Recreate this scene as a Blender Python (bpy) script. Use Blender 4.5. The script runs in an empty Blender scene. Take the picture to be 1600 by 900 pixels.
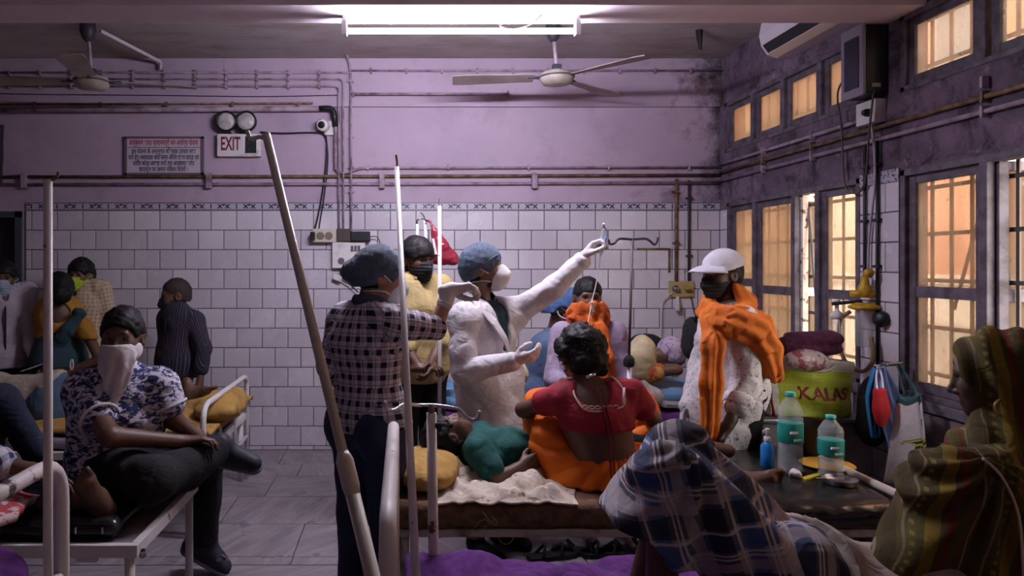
import bpy, bmesh, math, random
import numpy as np
from mathutils import Vector, Matrix
random.seed(7); RNG = np.random.RandomState(7)

# ---------------------------------------------------------------- camera, sky, sun, exposure
SC = bpy.context.scene
COL = SC.collection
FPX, CX, CY, EYE = 1100.0, 630.0, 412.0, 1.515      # focal length (px of a 1600 frame), principal point, eye height
cam_d = bpy.data.cameras.new('camera'); cam = bpy.data.objects.new('camera', cam_d); COL.objects.link(cam)
cam.location = (0, 0, EYE); cam.rotation_euler = (math.pi/2, 0, 0)
cam_d.sensor_width = 36; cam_d.lens = 36*FPX/1600
cam_d.shift_x = (800-CX)/1600; cam_d.shift_y = -(450-CY)/1600
cam_d.clip_start = .05; cam_d.clip_end = 100
SC.camera = cam
SC.view_settings.view_transform = 'Standard'; SC.view_settings.look = 'None'
SC.view_settings.gamma = 1; SC.view_settings.use_curve_mapping = False
SC.view_settings.exposure = 0.85
W = bpy.data.worlds.new('sky'); SC.world = W; W.use_nodes = True
W.node_tree.nodes['Background'].inputs[0].default_value = (1.0, .95, .89, 1)
W.node_tree.nodes['Background'].inputs[1].default_value = 7.5
sun_d = bpy.data.lights.new('sun_offscreen', 'SUN'); sun_d.energy = 9.0; sun_d.color = (1, .95, .86); sun_d.angle = .01
sun = bpy.data.objects.new('sun_offscreen', sun_d); COL.objects.link(sun)
sun.rotation_euler = Vector((.75, .25, -1.0)).to_track_quat('-Z', 'Y').to_euler()   # over our roof, onto the house across
SC.cycles.max_bounces = 8; SC.cycles.diffuse_bounces = 5; SC.cycles.transparent_max_bounces = 12
SC.cycles.sample_clamp_indirect = 6
SC.cycles.caustics_reflective = False; SC.cycles.caustics_refractive = False

A = np.array
def P(px, py, Y): return A([(px-CX)/FPX*Y, Y, EYE-(py-CY)/FPX*Y])       # a point of the place seen at (px,py), Y metres away
def nrm(v): v = A(v, float); return v/(np.linalg.norm(v)+1e-12)

# ---------------------------------------------------------------- materials
MATS = {}
class N:
    def __init__(s, name):
        s.m = bpy.data.materials.new(name); s.m.use_nodes = True
        s.t = s.m.node_tree; s.b = s.t.nodes['Principled BSDF']; s.out = s.t.nodes['Material Output']
    def n(s, typ, **kw):
        x = s.t.nodes.new(typ)
        for k, v in kw.items():
            setattr(x, k, v)
        return x
    def l(s, a, b): s.t.links.new(a, b)
    def setin(s, sock, v):
        if isinstance(v, bpy.types.NodeSocket): s.l(v, sock)
        elif isinstance(v, (tuple, list)) and len(v) == 3 and sock.type == 'RGBA': sock.default_value = (*v, 1)
        else: sock.default_value = v
    def math(s, op, a, b=None, c=None):
        x = s.n('ShaderNodeMath', operation=op); s.setin(x.inputs[0], a)
        if b is not None: s.setin(x.inputs[1], b)
        if c is not None: s.setin(x.inputs[2], c)
        return x.outputs[0]
    def mix(s, f, a, b, blend='MIX'):
        x = s.n('ShaderNodeMix', data_type='RGBA', blend_type=blend); s.setin(x.inputs[0], f); s.setin(x.inputs[6], a); s.setin(x.inputs[7], b)
        return x.outputs[2]
    def coord(s, kind='Object'): return s.n('ShaderNodeTexCoord').outputs[kind]
    def attr(s, name): return s.n('ShaderNodeAttribute', attribute_name=name).outputs['Vector']
    def sep(s, v):
        x = s.n('ShaderNodeSeparateXYZ'); s.l(v, x.inputs[0]); return x.outputs
    def noise(s, v, scale, detail=4, rough=.55, dist=0):
        x = s.n('ShaderNodeTexNoise'); s.setin(x.inputs['Scale'], scale); x.inputs['Detail'].default_value = detail
        x.inputs['Roughness'].default_value = rough; x.inputs['Distortion'].default_value = dist
        if v is not None: s.l(v, x.inputs['Vector'])
        return x.outputs[0]
    def vor(s, v, scale, feature='F1'):
        x = s.n('ShaderNodeTexVoronoi', feature=feature); s.setin(x.inputs['Scale'], scale); s.l(v, x.inputs['Vector']); return x.outputs[0]
    def scale(s, v, f):
        x = s.n('ShaderNodeMapping'); s.l(v, x.inputs[0]); x.inputs['Scale'].default_value = f; return x.outputs[0]
    def ramp(s, f, lo, hi):
        x = s.n('ShaderNodeMapRange'); s.setin(x.inputs[0], f); x.inputs[1].default_value = lo; x.inputs[2].default_value = hi; x.clamp = True
        return x.outputs[0]
    def band(s, u, period, lo, hi):            # 1 where fract(u/period) lies in [lo,hi]
        f = s.math('FRACT', s.math('DIVIDE', u, period))
        return s.math('MULTIPLY', s.math('GREATER_THAN', f, lo), s.math('LESS_THAN', f, hi))
    def bump(s, h, strength=.3, dist=.01):
        x = s.n('ShaderNodeBump'); x.inputs['Strength'].default_value = strength; x.inputs['Distance'].default_value = dist
        s.l(h, x.inputs['Height']); s.l(x.outputs[0], s.b.inputs['Normal'])
    def wrinkle(s, k, amt=.5):                 # creases of worn cloth, as fine relief
        a = s.math('ABSOLUTE', s.math('SUBTRACT', s.noise(s.scale(k, (1, 1, .8)), 5.5, 2, .45, 1.2), .5)); b = s.math('ABSOLUTE', s.math('SUBTRACT', s.noise(s.scale(k, (1, 1, 1.6)), 12, 2, .45, .9), .5))
        s.bump(s.math('ADD', a, s.math('MULTIPLY', b, .4)), amt, .04)
    def fin(s, col=None, rough=None, metal=None, spec=None):
        for k, v in (('Base Color', col), ('Roughness', rough), ('Metallic', metal), ('Specular IOR Level', spec)):
            if v is not None: s.setin(s.b.inputs[k], v)
        MATS[s.m.name] = s.m
        return s.m

def M(name, col, rough=.75, col2=None, ns=8., lo=.4, hi=.6, bump=0, bs=60., metal=0, spec=.35, detail=4, bd=.004, wr=0):
    if name in MATS: return MATS[name]
    s = N(name); c = s.coord()
    colr = col
    if col2 is not None:
        colr = s.mix(s.ramp(s.noise(c, ns, detail), lo, hi), col, col2)
    if wr: s.wrinkle(c, wr)
    elif bump: s.bump(s.noise(c, bs, 3), bump, bd)
    return s.fin(colr, rough, metal, spec)

def emit(name, col, strength):
    s = N(name); e = s.n('ShaderNodeEmission'); e.inputs[0].default_value = (*col, 1); e.inputs[1].default_value = strength
    s.l(e.outputs[0], s.out.inputs[0]); MATS[name] = s.m; return s.m

# ---------------------------------------------------------------- objects
def setp(o, label=None, cat=None, group=None, kind=None):
    if label: o['label'] = label
    if cat: o['category'] = cat
    if group: o['group'] = group
    if kind: o['kind'] = kind
    return o
def thing(name, label, cat, loc, group=None, kind=None):
    o = bpy.data.objects.new(name, None); COL.objects.link(o); o.empty_display_size = .1
    o.location = loc; bpy.context.view_layer.update if False else None
    return setp(o, label, cat, group, kind)
ORG = {}
def mesh_obj(name, V, F, mat, parent=None, smooth=True, attr=None, loc=None, mats=None, fmat=None):
    """V in world metres. A top-level mesh gets its origin at its base; a part shares its thing's origin."""
    V = np.asarray(V, float)
    if parent is not None:
        org = ORG[parent.name] if parent.name in ORG else A(parent.location)
    else:
        org = A(loc) if loc is not None else A([(V[:,0].min()+V[:,0].max())/2, (V[:,1].min()+V[:,1].max())/2, V[:,2].min()])
    me = bpy.data.meshes.new(name)
    me.from_pydata((V-org).tolist(), [], F if isinstance(F, list) else F.tolist())
    if smooth: me.polygons.foreach_set('use_smooth', [True]*len(me.polygons))
    if attr is not None:
        a = me.attributes.new('cuv', 'FLOAT_VECTOR', 'POINT'); a.data.foreach_set('vector', np.ascontiguousarray(attr, dtype=np.float32).ravel())
    for m in (mats or [mat]): me.materials.append(m)
    if fmat is not None: me.polygons.foreach_set('material_index', fmat)
    me.update()
    o = bpy.data.objects.new(name, me); COL.objects.link(o)
    if parent is None: o.location = org
    else: o.parent = parent
    ORG[o.name] = org
    return o
def add_like(name, src, parent, dloc):
    o = bpy.data.objects.new(name, src.data); COL.objects.link(o); o.parent = parent; o.location = dloc
    return o

# ---------------------------------------------------------------- polygon pieces: lists of (V, F) joined into one part
def join(pieces):
    V, F, n = [], [], 0
    for v, f in pieces:
        V += [tuple(p) for p in v]; F += [[i+n for i in q] for q in f]; n = len(V)
    return A(V), F
def box(x0, x1, y0, y1, z0, z1, bev=0.0):
    if bev <= 0:
        v = [(x, y, z) for x in (x0, x1) for y in (y0, y1) for z in (z0, z1)]
        return v, [[0,1,3,2],[4,6,7,5],[0,4,5,1],[2,3,7,6],[0,2,6,4],[1,5,7,3]]
    bm = bmesh.new(); bmesh.ops.create_cube(bm, size=1)
    for w in bm.verts:
        w.co = Vector(((x0+x1)/2+w.co.x*(x1-x0), (y0+y1)/2+w.co.y*(y1-y0), (z0+z1)/2+w.co.z*(z1-z0)))
    bmesh.ops.bevel(bm, geom=bm.edges[:], offset=bev, segments=2, profile=.6, affect='EDGES')
    bm.verts.index_update()
    r = [tuple(w.co) for w in bm.verts], [[w.index for w in f.verts] for f in bm.faces]
    bm.free(); return r
def xform(piece, M4):
    v, f = piece; return [tuple(M4 @ Vector(p)) for p in v], f
def obox(c, ax, ay, az, bev=0):               # box from its centre and three half axes
    c, ax, ay, az = map(A, (c, ax, ay, az)); hx, hy, hz = (np.linalg.norm(q) for q in (ax, ay, az))
    v, f = box(-hx, hx, -hy, hy, -hz, hz, bev)
    R = np.stack([ax/hx, ay/hy, az/hz]); return [tuple(c+A(p)@R) for p in v], f
def smooth_pts(pts, n=6, closed=False):
    p = [A(q, float) for q in pts]
    if len(p) < 3: return p
    out = []
    m = len(p)
    for i in range(m if closed else m-1):
        p0, p1, p2, p3 = (p[(i-1) % m] if closed or i > 0 else 2*p[0]-p[1]), p[i], p[(i+1) % m], (p[(i+2) % m] if closed or i+2 < m else 2*p[-1]-p[-2])
        for k in range(n):
            t = k/n
            out.append(.5*((2*p1)+(-p0+p2)*t+(2*p0-5*p1+4*p2-p3)*t*t+(-p0+3*p1-3*p2+p3)*t**3))
    if not closed: out.append(p[-1])
    return out
def tube(pts, r, seg=10, closed=False, caps=True, flat=None):
    pts = [A(q, float) for q in pts]; n = len(pts)
    rs = r if isinstance(r, (list, tuple, np.ndarray)) else [r]*n
    V, F = [], []
    up = None
    for i in range(n):
        if closed: d = pts[(i+1) % n]-pts[i-1]
        else: d = pts[min(i+1, n-1)]-pts[max(i-1, 0)]
        d = nrm(d)
        if up is None:
            up = A([0, 0, 1.]) if abs(d[2]) < .9 else A([0, 1., 0])
        s = nrm(np.cross(d, up)); up = nrm(np.cross(s, d))
        for k in range(seg):
            a = 2*math.pi*k/seg
            V.append(pts[i]+rs[i]*(math.cos(a)*s*(flat or 1)+math.sin(a)*up))
    for i in range(n if closed else n-1):
        for k in range(seg):
            j = (i+1) % n
            F.append([i*seg+k, i*seg+(k+1) % seg, j*seg+(k+1) % seg, j*seg+k])
    if caps and not closed:
        F.append([k for k in range(seg)][::-1]); F.append([(n-1)*seg+k for k in range(seg)])
    return V, F
def bent(pts, rad, n=5):                       # polyline with rounded corners
    p = [A(q, float) for q in pts]; out = [p[0]]
    for i in range(1, len(p)-1):
        a, b = nrm(p[i-1]-p[i]), nrm(p[i+1]-p[i])
        r = min(rad, .45*np.linalg.norm(p[i-1]-p[i]), .45*np.linalg.norm(p[i+1]-p[i]))
        s, e = p[i]+a*r, p[i]+b*r
        for k in range(n+1):
            t = k/n; out.append((1-t)**2*s+2*t*(1-t)*p[i]+t*t*e)
    return out+[p[-1]]
def lathe(c, prof, seg=20, axis=(0, 0, 1), ref=None):        # prof: (radius, height) list
    c = A(c, float); az = nrm(axis); ax = nrm(np.cross(az, A([0, 1, 0]) if abs(az[1]) < .9 else A([1, 0, 0]))); ay = np.cross(az, ax)
    V, F = [], []
    for r, h in prof:
        for k in range(seg):
            a = 2*math.pi*k/seg; V.append(c+az*h+max(r, 1e-4)*(math.cos(a)*ax+math.sin(a)*ay))
    for i in range(len(prof)-1):
        for k in range(seg):
            F.append([i*seg+k, i*seg+(k+1) % seg, (i+1)*seg+(k+1) % seg, (i+1)*seg+k])
    F.append(list(range(seg))[::-1]); F.append([(len(prof)-1)*seg+k for k in range(seg)])
    return V, F
def part(name, pieces, mat, parent, smooth=False, label=None):
    if not isinstance(pieces, list): pieces = [pieces]
    v, f = join(pieces); o = mesh_obj(name, v, f, mat, parent, smooth)
    if smooth == 'auto': pass
    if label: o['label'] = label
    return o
def solo(name, pieces, mat, label, cat, group=None, smooth=False, kind=None):
    if not isinstance(pieces, list): pieces = [pieces]
    v, f = join(pieces); o = mesh_obj(name, v, f, mat, None, smooth)
    return setp(o, label, cat, group, kind)
def struct(name, pieces, mat, label=None, cat=None, smooth=False):
    v, f = join(pieces if isinstance(pieces, list) else [pieces]); o = mesh_obj(name, v, f, mat, None, smooth, loc=(0, 0, 0))
    return setp(o, label, cat, None, 'structure')
def grid(nu, nv, fn, thick=0.0, closed_u=False):             # sheet from fn(u,v) -> point ; optional thickness
    u = np.linspace(0, 1, nu); v = np.linspace(0, 1, nv)
    Pn = A([[fn(a, b) for b in v] for a in u], float)
    def idx(i, j): return i*nv+j
    F = [[idx(i, j), idx(i+1, j), idx(i+1, j+1), idx(i, j+1)] for i in range(nu-1) for j in range(nv-1)]
    V = Pn.reshape(-1, 3); uv = A([[a, b, 0] for a in u for b in v])
    if thick:
        du = np.gradient(Pn, axis=0); dv = np.gradient(Pn, axis=1); nn = np.cross(du, dv).reshape(-1, 3)
        nn /= np.linalg.norm(nn, axis=1, keepdims=True)+1e-9
        n0 = len(V); V = np.vstack([V, V-nn*thick]); F2 = [[q+n0 for q in f[::-1]] for f in F]
        rim = [idx(i, 0) for i in range(nu)]+[idx(nu-1, j) for j in range(1, nv)]+[idx(i, nv-1) for i in range(nu-2, -1, -1)]+[idx(0, j) for j in range(nv-2, 0, -1)]
        E = [[rim[(k+1) % len(rim)], rim[k], rim[k]+n0, rim[(k+1) % len(rim)]+n0] for k in range(len(rim))]
        F = F+F2+E; uv = np.vstack([uv, uv])
    return V, F, uv
def text_piece(s, size, origin, right, up, depth=.0008, align='CENTER', fit=None, space=1.0, bold=0.0):
    cu = bpy.data.curves.new('t', 'FONT'); cu.body = s; cu.size = 1; cu.align_x = align; cu.align_y = 'CENTER'; cu.resolution_u = 3
    cu.offset = bold; cu.space_character = space
    o = bpy.data.objects.new('t', cu); COL.objects.link(o)
    dg = bpy.context.evaluated_depsgraph_get(); me = bpy.data.meshes.new_from_object(o.evaluated_get(dg))
    V = A([v.co[:] for v in me.vertices]) if len(me.vertices) else np.zeros((0, 3)); F = [list(p.vertices) for p in me.polygons]
    bpy.data.objects.remove(o); bpy.data.curves.remove(cu); bpy.data.meshes.remove(me)
    if len(V) == 0: return [], []
    sx = sy = size
    if fit: sx = fit/(V[:,0].max()-V[:,0].min())
    right, up = nrm(right), nrm(up)
    nv = np.cross(right, up)
    return [tuple(A(origin)+p[0]*sx*right+p[1]*sy*up+nv*depth) for p in V], F
def noise3(Pn, freq, seed=0):                   # cheap smooth pseudo noise for folds and dents
    r = np.random.RandomState(seed); out = 0
    for i in range(4):
        k = r.normal(size=3); k /= np.linalg.norm(k); k *= freq*(.6+.8*r.rand()); ph = r.rand()*6.28
        k2 = r.normal(size=3)*freq*.7
        out = out+np.sin(Pn@k+ph+1.3*np.sin(Pn@k2+ph*2))
    return out/4
# ---------------------------------------------------------------- sculpting: smooth unions of limbs, meshed by surface nets
def _len(v): return np.sqrt((v*v).sum(-1))
class S:
    def __init__(s): s.ops = []; s.planes = []
    def cap(s, a, b, ra, rb=None, k=.02, flat=None, mode='u', frame=None):
        s.ops.append(dict(t='c', a=A(a, float), b=A(b, float), ra=ra, rb=ra if rb is None else rb, k=k, flat=None if flat is None else (nrm(flat[0]), flat[1]), m=mode, fr=frame)); return s
    def ell(s, c, r, R=None, k=.02, mode='u', frame=None):
        s.ops.append(dict(t='e', c=A(c, float), r=A(r, float)*np.ones(3), R=np.eye(3) if R is None else A(R), k=k, m=mode, fr=frame)); return s
    def chain(s, pts, rs, k=.02, flat=None, frame=None):
        for i in range(len(pts)-1): s.cap(pts[i], pts[i+1], rs[i] if hasattr(rs, '__len__') else rs, rs[i+1] if hasattr(rs, '__len__') else rs, k, flat, 'u', frame)
        return s
    def cut(s, p, n): s.planes.append((A(p, float), nrm(n))); return s        # removes the side n points to
    def dist(s, o, X):
        if o['t'] == 'c':
            a, ab = o['a'], o['b']-o['a']; L = max(ab@ab, 1e-9)
            t = np.clip(((X-a)@ab)/L, 0, 1); d = X-a-t[..., None]*ab
            if o['flat'] is not None:
                n, q = o['flat']; dn = d@n; d = d+(dn*(q-1))[..., None]*n
            return _len(d)-(o['ra']+(o['rb']-o['ra'])*t)
        p = (X-o['c'])@o['R'].T
        k0 = _len(p/o['r']); k1 = _len(p/(o['r']**2))+1e-9
        return k0*(k0-1)/k1
    def bb(s, o):
        if o['t'] == 'c':
            q = max(o['ra'], o['rb'])*(max(1, 1/o['flat'][1]) if o['flat'] is not None else 1); return np.minimum(o['a'], o['b'])-q, np.maximum(o['a'], o['b'])+q
        q = o['r'].max(); return o['c']-q, o['c']+q
    def field(s, lo, hi, h):
        n = np.maximum(np.ceil((hi-lo)/h).astype(int)+1, 4)
        F = np.full(n, .5, np.float32)
        ax = [lo[i]+h*np.arange(n[i]) for i in range(3)]
        for o in s.ops:
            b0, b1 = s.bb(o); mg = o['k']+3*h
            i0 = np.clip(np.floor((b0-mg-lo)/h).astype(int), 0, n); i1 = np.clip(np.ceil((b1+mg-lo)/h).astype(int)+1, 0, n)
            if (i1 <= i0).any(): continue
            X = np.stack(np.meshgrid(*[ax[i][i0[i]:i1[i]] for i in range(3)], indexing='ij'), -1)
            d = s.dist(o, X); sl = tuple(slice(i0[i], i1[i]) for i in range(3)); f = F[sl]; k = max(o['k'], 1e-5)
            if o['m'] == 'u':
                e = np.maximum(k-np.abs(f-d), 0)/k; F[sl] = np.minimum(f, d)-e*e*k*.25
            else:
                e = np.maximum(k-np.abs(f+d), 0)/k; F[sl] = np.maximum(f, -d)+e*e*k*.25
        if s.planes:
            X = np.stack(np.meshgrid(*ax, indexing='ij'), -1)
            for p, nn in s.planes: F = np.maximum(F, (X-p)@nn)
        return F
    def mesh(s, h, region=None, disp=None):
        if region is None:
            bs = [s.bb(o) for o in s.ops if o['m'] == 'u']
            lo = np.min([b[0] for b in bs], 0)-3*h; hi = np.max([b[1] for b in bs], 0)+3*h
        else: lo, hi = region[0]-region[1]-2*h, region[0]+region[1]+2*h
        V, Q = surface_nets(s.field(lo, hi, h), lo, h)
        if disp is not None and len(V):
            nn = vnormals(V, Q); V = V+nn*disp(V)[:, None]
        return V, Q
    def uv(s, V):
        best = np.full(len(V), 1e9); out = np.zeros((len(V), 3))
        for o in s.ops:
            if o['m'] != 'u': continue
            d = s.dist(o, V); w = d < best; best[w] = d[w]
            if not w.any(): continue
            if o['fr'] is not None and len(o['fr']) == 4:        # flat cloth: two plain directions
                p = V[w]-o['fr'][0]; out[w, 0] = p@nrm(o['fr'][1]); out[w, 1] = p@nrm(o['fr'][2]); continue
            if o['fr'] is not None: c, az, ref = o['fr']
            elif o['t'] == 'c': c, az, ref = o['a'], o['b']-o['a'], None
            else: c, az, ref = o['c'], o['R'][2], o['R'][1]
            az = nrm(az)
            if ref is None: ref = A([0, -1., .02]) if abs(az[1]) < .9 else A([0, 0, 1.])
            ref = nrm(A(ref)-az*(A(ref)@az)); sd = np.cross(az, ref)
            p = V[w]-c; x, y = p@sd, p@ref
            rm = o['ra'] if o['t'] == 'c' else (o['r'][0]+o['r'][1])/2
            out[w, 0] = p@az; out[w, 1] = np.arctan2(x, y)*max(rm, .03); out[w, 2] = best[w]
        return out
def vnormals(V, Q):
    n = np.cross(V[Q[:, 2]]-V[Q[:, 0]], V[Q[:, 3]]-V[Q[:, 1]]); N_ = np.zeros_like(V)
    for k in range(4): np.add.at(N_, Q[:, k], n)
    return N_/(_len(N_)[:, None]+1e-12)
_E = [((i, j, k), tuple(A((i, j, k))+A(d))) for i in (0, 1) for j in (0, 1) for k in (0, 1) for d in ((1, 0, 0), (0, 1, 0), (0, 0, 1)) if max(A((i, j, k))+A(d)) < 2]
def surface_nets(F, lo, h):
    Sg = F < 0
    c = sum(Sg[i:Sg.shape[0]-1+i, j:Sg.shape[1]-1+j, k:Sg.shape[2]-1+k].astype(np.int8) for i in (0, 1) for j in (0, 1) for k in (0, 1))
    mx = (c > 0) & (c < 8); I = np.argwhere(mx); idx = np.full(mx.shape, -1, np.int64); idx[mx] = np.arange(len(I))
    if not len(I): return np.zeros((0, 3)), np.zeros((0, 4), int)
    acc = np.zeros((len(I), 3)); cnt = np.zeros(len(I))
    for a, b in _E:
        fa = F[tuple((I+a).T)]; fb = F[tuple((I+b).T)]; w = (fa < 0) != (fb < 0)
        t = fa[w]/(fa[w]-fb[w]); acc[w] += A(a)+t[:, None]*(A(b)-A(a)); cnt[w] += 1
    V = lo+h*(I+acc/np.maximum(cnt, 1)[:, None])
    Qs = []
    for ax in range(3):
        o1, o2 = [(1, 2), (2, 0), (0, 1)][ax]
        s0 = [slice(1, -1)]*3; s1 = [slice(1, -1)]*3; s0[ax] = slice(0, -1); s1[ax] = slice(1, None)
        f = Sg[tuple(s0)] != Sg[tuple(s1)]; E = np.argwhere(f)
        off = A([1, 1, 1]); off[ax] = 0; E = E+off
        e1 = np.zeros(3, int); e1[o1] = 1; e2 = np.zeros(3, int); e2[o2] = 1
        q = np.stack([idx[tuple((E-e1-e2).T)], idx[tuple((E-e2).T)], idx[tuple(E.T)], idx[tuple((E-e1).T)]], 1)
        ins = Sg[tuple(E.T)]; q[~ins] = q[~ins][:, ::-1]; Qs.append(q)
    Q = np.vstack(Qs); return V, Q[(Q >= 0).all(1)]
def sdf_part(name, s, h, mat, parent=None, disp=None, fine=(), label=None, cat=None, group=None, uvs=True):
    """fine: list of (centre, radius, cell) meshed finer on the same surface."""
    V, Q = s.mesh(h, None, disp)
    Vs, Qs, n = [], [], 0
    if fine and len(Q):
        keep = np.ones(len(Q), bool); cc = V[Q].mean(1)
        for c, r, hh in fine: keep &= _len(cc-c) > r-1.2*h
        Q = Q[keep]; used = np.unique(Q); mp = np.full(len(V), -1); mp[used] = np.arange(len(used)); V = V[used]; Q = mp[Q]
    Vs.append(V); Qs.append(Q); n = len(V)
    for c, r, hh in fine:
        v, q = s.mesh(hh, (A(c), r), disp)
        if not len(q): continue
        q = q[(_len(v-A(c)) < r)[q].all(1)]
        used = np.unique(q); mp = np.full(len(v), -1); mp[used] = np.arange(len(used)); v = v[used]; q = mp[q]
        Vs.append(v); Qs.append(q+n); n += len(v)
    V = np.vstack(Vs); Q = np.vstack(Qs)
    o = mesh_obj(name, V, Q, mat, parent, True, s.uv(V) if uvs else None)
    setp(o, label, cat, group)
    return o
# ================================================================ materials of the room
YB, XR, XL, YR, HC = 5.73, 2.58, -4.6, -3.2, 3.18
def wall_mat(name, base, base2, grime, amt, corner=False):
    s = N(name); c = s.coord()
    col = s.mix(s.ramp(s.noise(c, .9, 5, .6), .35, .7), base, base2)
    col = s.mix(s.math('MULTIPLY', s.ramp(s.noise(c, 3.2, 8, .7), .52, .8), .5*amt), col, grime)
    if corner:            # damp, mould and flaking near the window corner
        x, y, z = s.sep(c)
        e = s.ramp(x, 1.3, 2.6); e = s.math('MULTIPLY', e, e); m = s.ramp(s.math('ADD', s.noise(c, 2.3, 9, .72), s.math('MULTIPLY', e, .36)), .70, .86)
        col = s.mix(s.math('MULTIPLY', m, .92), col, (.03, .02, .024))
        m2 = s.math('MULTIPLY', s.ramp(x, 1.0, 2.0), s.ramp(s.noise(c, 1.7, 8, .65, 1.0), .52, .7))
        col = s.mix(s.math('MULTIPLY', m2, .45), col, (.42, .27, .30))
    s.bump(s.noise(c, 30, 6, .7), .25, .006)
    return s.fin(col, .75, 0, .25)
m_plaster = wall_mat('lilac_plaster', (.47, .355, .455), (.37, .275, .365), (.16, .12, .15), .8, True)
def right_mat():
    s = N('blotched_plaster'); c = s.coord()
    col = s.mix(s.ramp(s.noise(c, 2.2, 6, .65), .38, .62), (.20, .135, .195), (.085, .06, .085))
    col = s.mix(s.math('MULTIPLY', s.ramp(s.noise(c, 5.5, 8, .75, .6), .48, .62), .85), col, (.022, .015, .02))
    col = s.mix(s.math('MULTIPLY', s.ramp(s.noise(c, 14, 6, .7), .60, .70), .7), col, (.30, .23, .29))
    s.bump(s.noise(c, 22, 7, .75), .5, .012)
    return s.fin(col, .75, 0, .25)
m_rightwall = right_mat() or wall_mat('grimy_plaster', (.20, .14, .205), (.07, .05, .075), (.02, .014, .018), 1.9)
m_dado = wall_mat('stained_plaster', (.26, .21, .22), (.15, .11, .11), (.04, .03, .03), 1.3)
def ceil_mat():
    s = N('ceiling_paint'); c = s.coord()
    col = s.mix(s.ramp(s.noise(c, 1.1, 6, .65), .3, .7), (.42, .35, .36), (.28, .225, .22))
    v = s.scale(c, (.6, 2.2, 1)); col = s.mix(s.math('MULTIPLY', s.ramp(s.noise(v, 1.9, 8, .7), .5, .75), .85), col, (.14, .115, .05))
    s.bump(s.noise(c, 25, 5, .7), .3, .006)
    return s.fin(col, .85, 0, .2)
m_ceiling = ceil_mat()
m_beam = M('beam_paint', (.78, .66, .72), .7, (.62, .50, .56), 2.5, .35, .75, .2, 30)
m_grout = M('grout', (.10, .08, .10), .9)
def tile_mat():
    s = N('glazed_tile'); c = s.coord(); oi = s.n('ShaderNodeObjectInfo').outputs['Random']
    v = s.n('ShaderNodeVectorMath', operation='ADD'); s.l(c, v.inputs[0]); s.l(s.n('ShaderNodeNewGeometry').outputs['Position'], v.inputs[1])
    g = v.outputs[0]
    col = s.mix(oi, (.64, .59, .64), (.52, .47, .53))
    col = s.mix(s.math('MULTIPLY', s.ramp(s.noise(g, 1.6, 5, .6), .45, .8), .45), col, (.42, .35, .40))
    col = s.mix(s.ramp(s.noise(g, 9, 6, .75), .675, .70), col, (.10, .075, .07))
    return s.fin(col, s.ramp(s.noise(g, 3, 3), .2, 1.6), 0, .5)
m_tile = tile_mat()
def border_mat():
    s = N('border_print'); c = s.coord(); x, y, z = s.sep(c)
    pr = .2083
    fx = s.math('SUBTRACT', s.math('FRACT', s.math('ADD', s.math('DIVIDE', x, pr), .5)), .5)     # -.5..+.5 over one tile
    ax = s.math('ABSOLUTE', s.math('MULTIPLY', fx, pr)); zz = s.math('DIVIDE', z, 1.0)
    # a flower of crossing strokes, a stem at the tile edge and a dotted line under it
    d1 = s.math('ABSOLUTE', s.math('SUBTRACT', s.math('ABSOLUTE', s.math('SUBTRACT', ax, .03)), s.math('ABSOLUTE', s.math('SUBTRACT', zz, .034))))
    cross = s.math('MULTIPLY', s.math('LESS_THAN', d1, .007), s.math('LESS_THAN', s.math('ABSOLUTE', s.math('SUBTRACT', zz, .034)), .017))
    cross = s.math('MULTIPLY', cross, s.math('LESS_THAN', ax, .055))
    stem = s.math('MULTIPLY', s.math('LESS_THAN', s.math('ABSOLUTE', s.math('SUBTRACT', ax, pr/2)), .005), s.math('LESS_THAN', s.math('ABSOLUTE', s.math('SUBTRACT', zz, .034)), .018))
    bud = s.math('LESS_THAN', s.math('ADD', s.math('POWER', ax, 2.), s.math('POWER', s.math('SUBTRACT', zz, .046), 2.)), .00008)
    dots = s.math('MULTIPLY', s.math('LESS_THAN', zz, .010), s.band(x, .0104, .0, .6))
    line = s.math('GREATER_THAN', zz, .059)
    m = cross
    for q in (stem, bud, dots, line): m = s.math('MAXIMUM', m, q)
    col = s.mix(m, (.42, .38, .45), (.012, .012, .03))
    return s.fin(col, .35, 0, .5)
m_border = border_mat()
def floor_mat():
    s = N('veined_floor_stone'); c = s.coord(); oi = s.n('ShaderNodeObjectInfo').outputs['Random']
    p = s.n('ShaderNodeNewGeometry').outputs['Position']
    rot = s.n('ShaderNodeVectorRotate', rotation_type='Z_AXIS'); s.l(p, rot.inputs['Vector']); s.l(s.math('MULTIPLY', oi, 3.0), rot.inputs['Angle'])
    v = s.scale(rot.outputs[0], (1.2, 9, 1))
    col = s.mix(s.ramp(s.noise(v, 1.6, 6, .7, .8), .35, .68), (.34, .285, .31), (.13, .105, .115))
    col = s.mix(s.math('MULTIPLY', oi, .35), col, (.25, .21, .23))
    return s.fin(col, s.ramp(s.noise(p, 4, 4), .0, 1.3), 0, .45)
m_floor = floor_mat()
m_frame = M('window_frame_paint', (.14, .115, .15), .55, (.07, .055, .065), 14, .4, .62, .15, 50)
m_frame_w = M('white_flaking_paint', (.62, .56, .52), .5, (.10, .07, .05), 16, .55, .62, .15, 50)
m_bar = M('grill_steel', (.10, .08, .075), .6)
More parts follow.
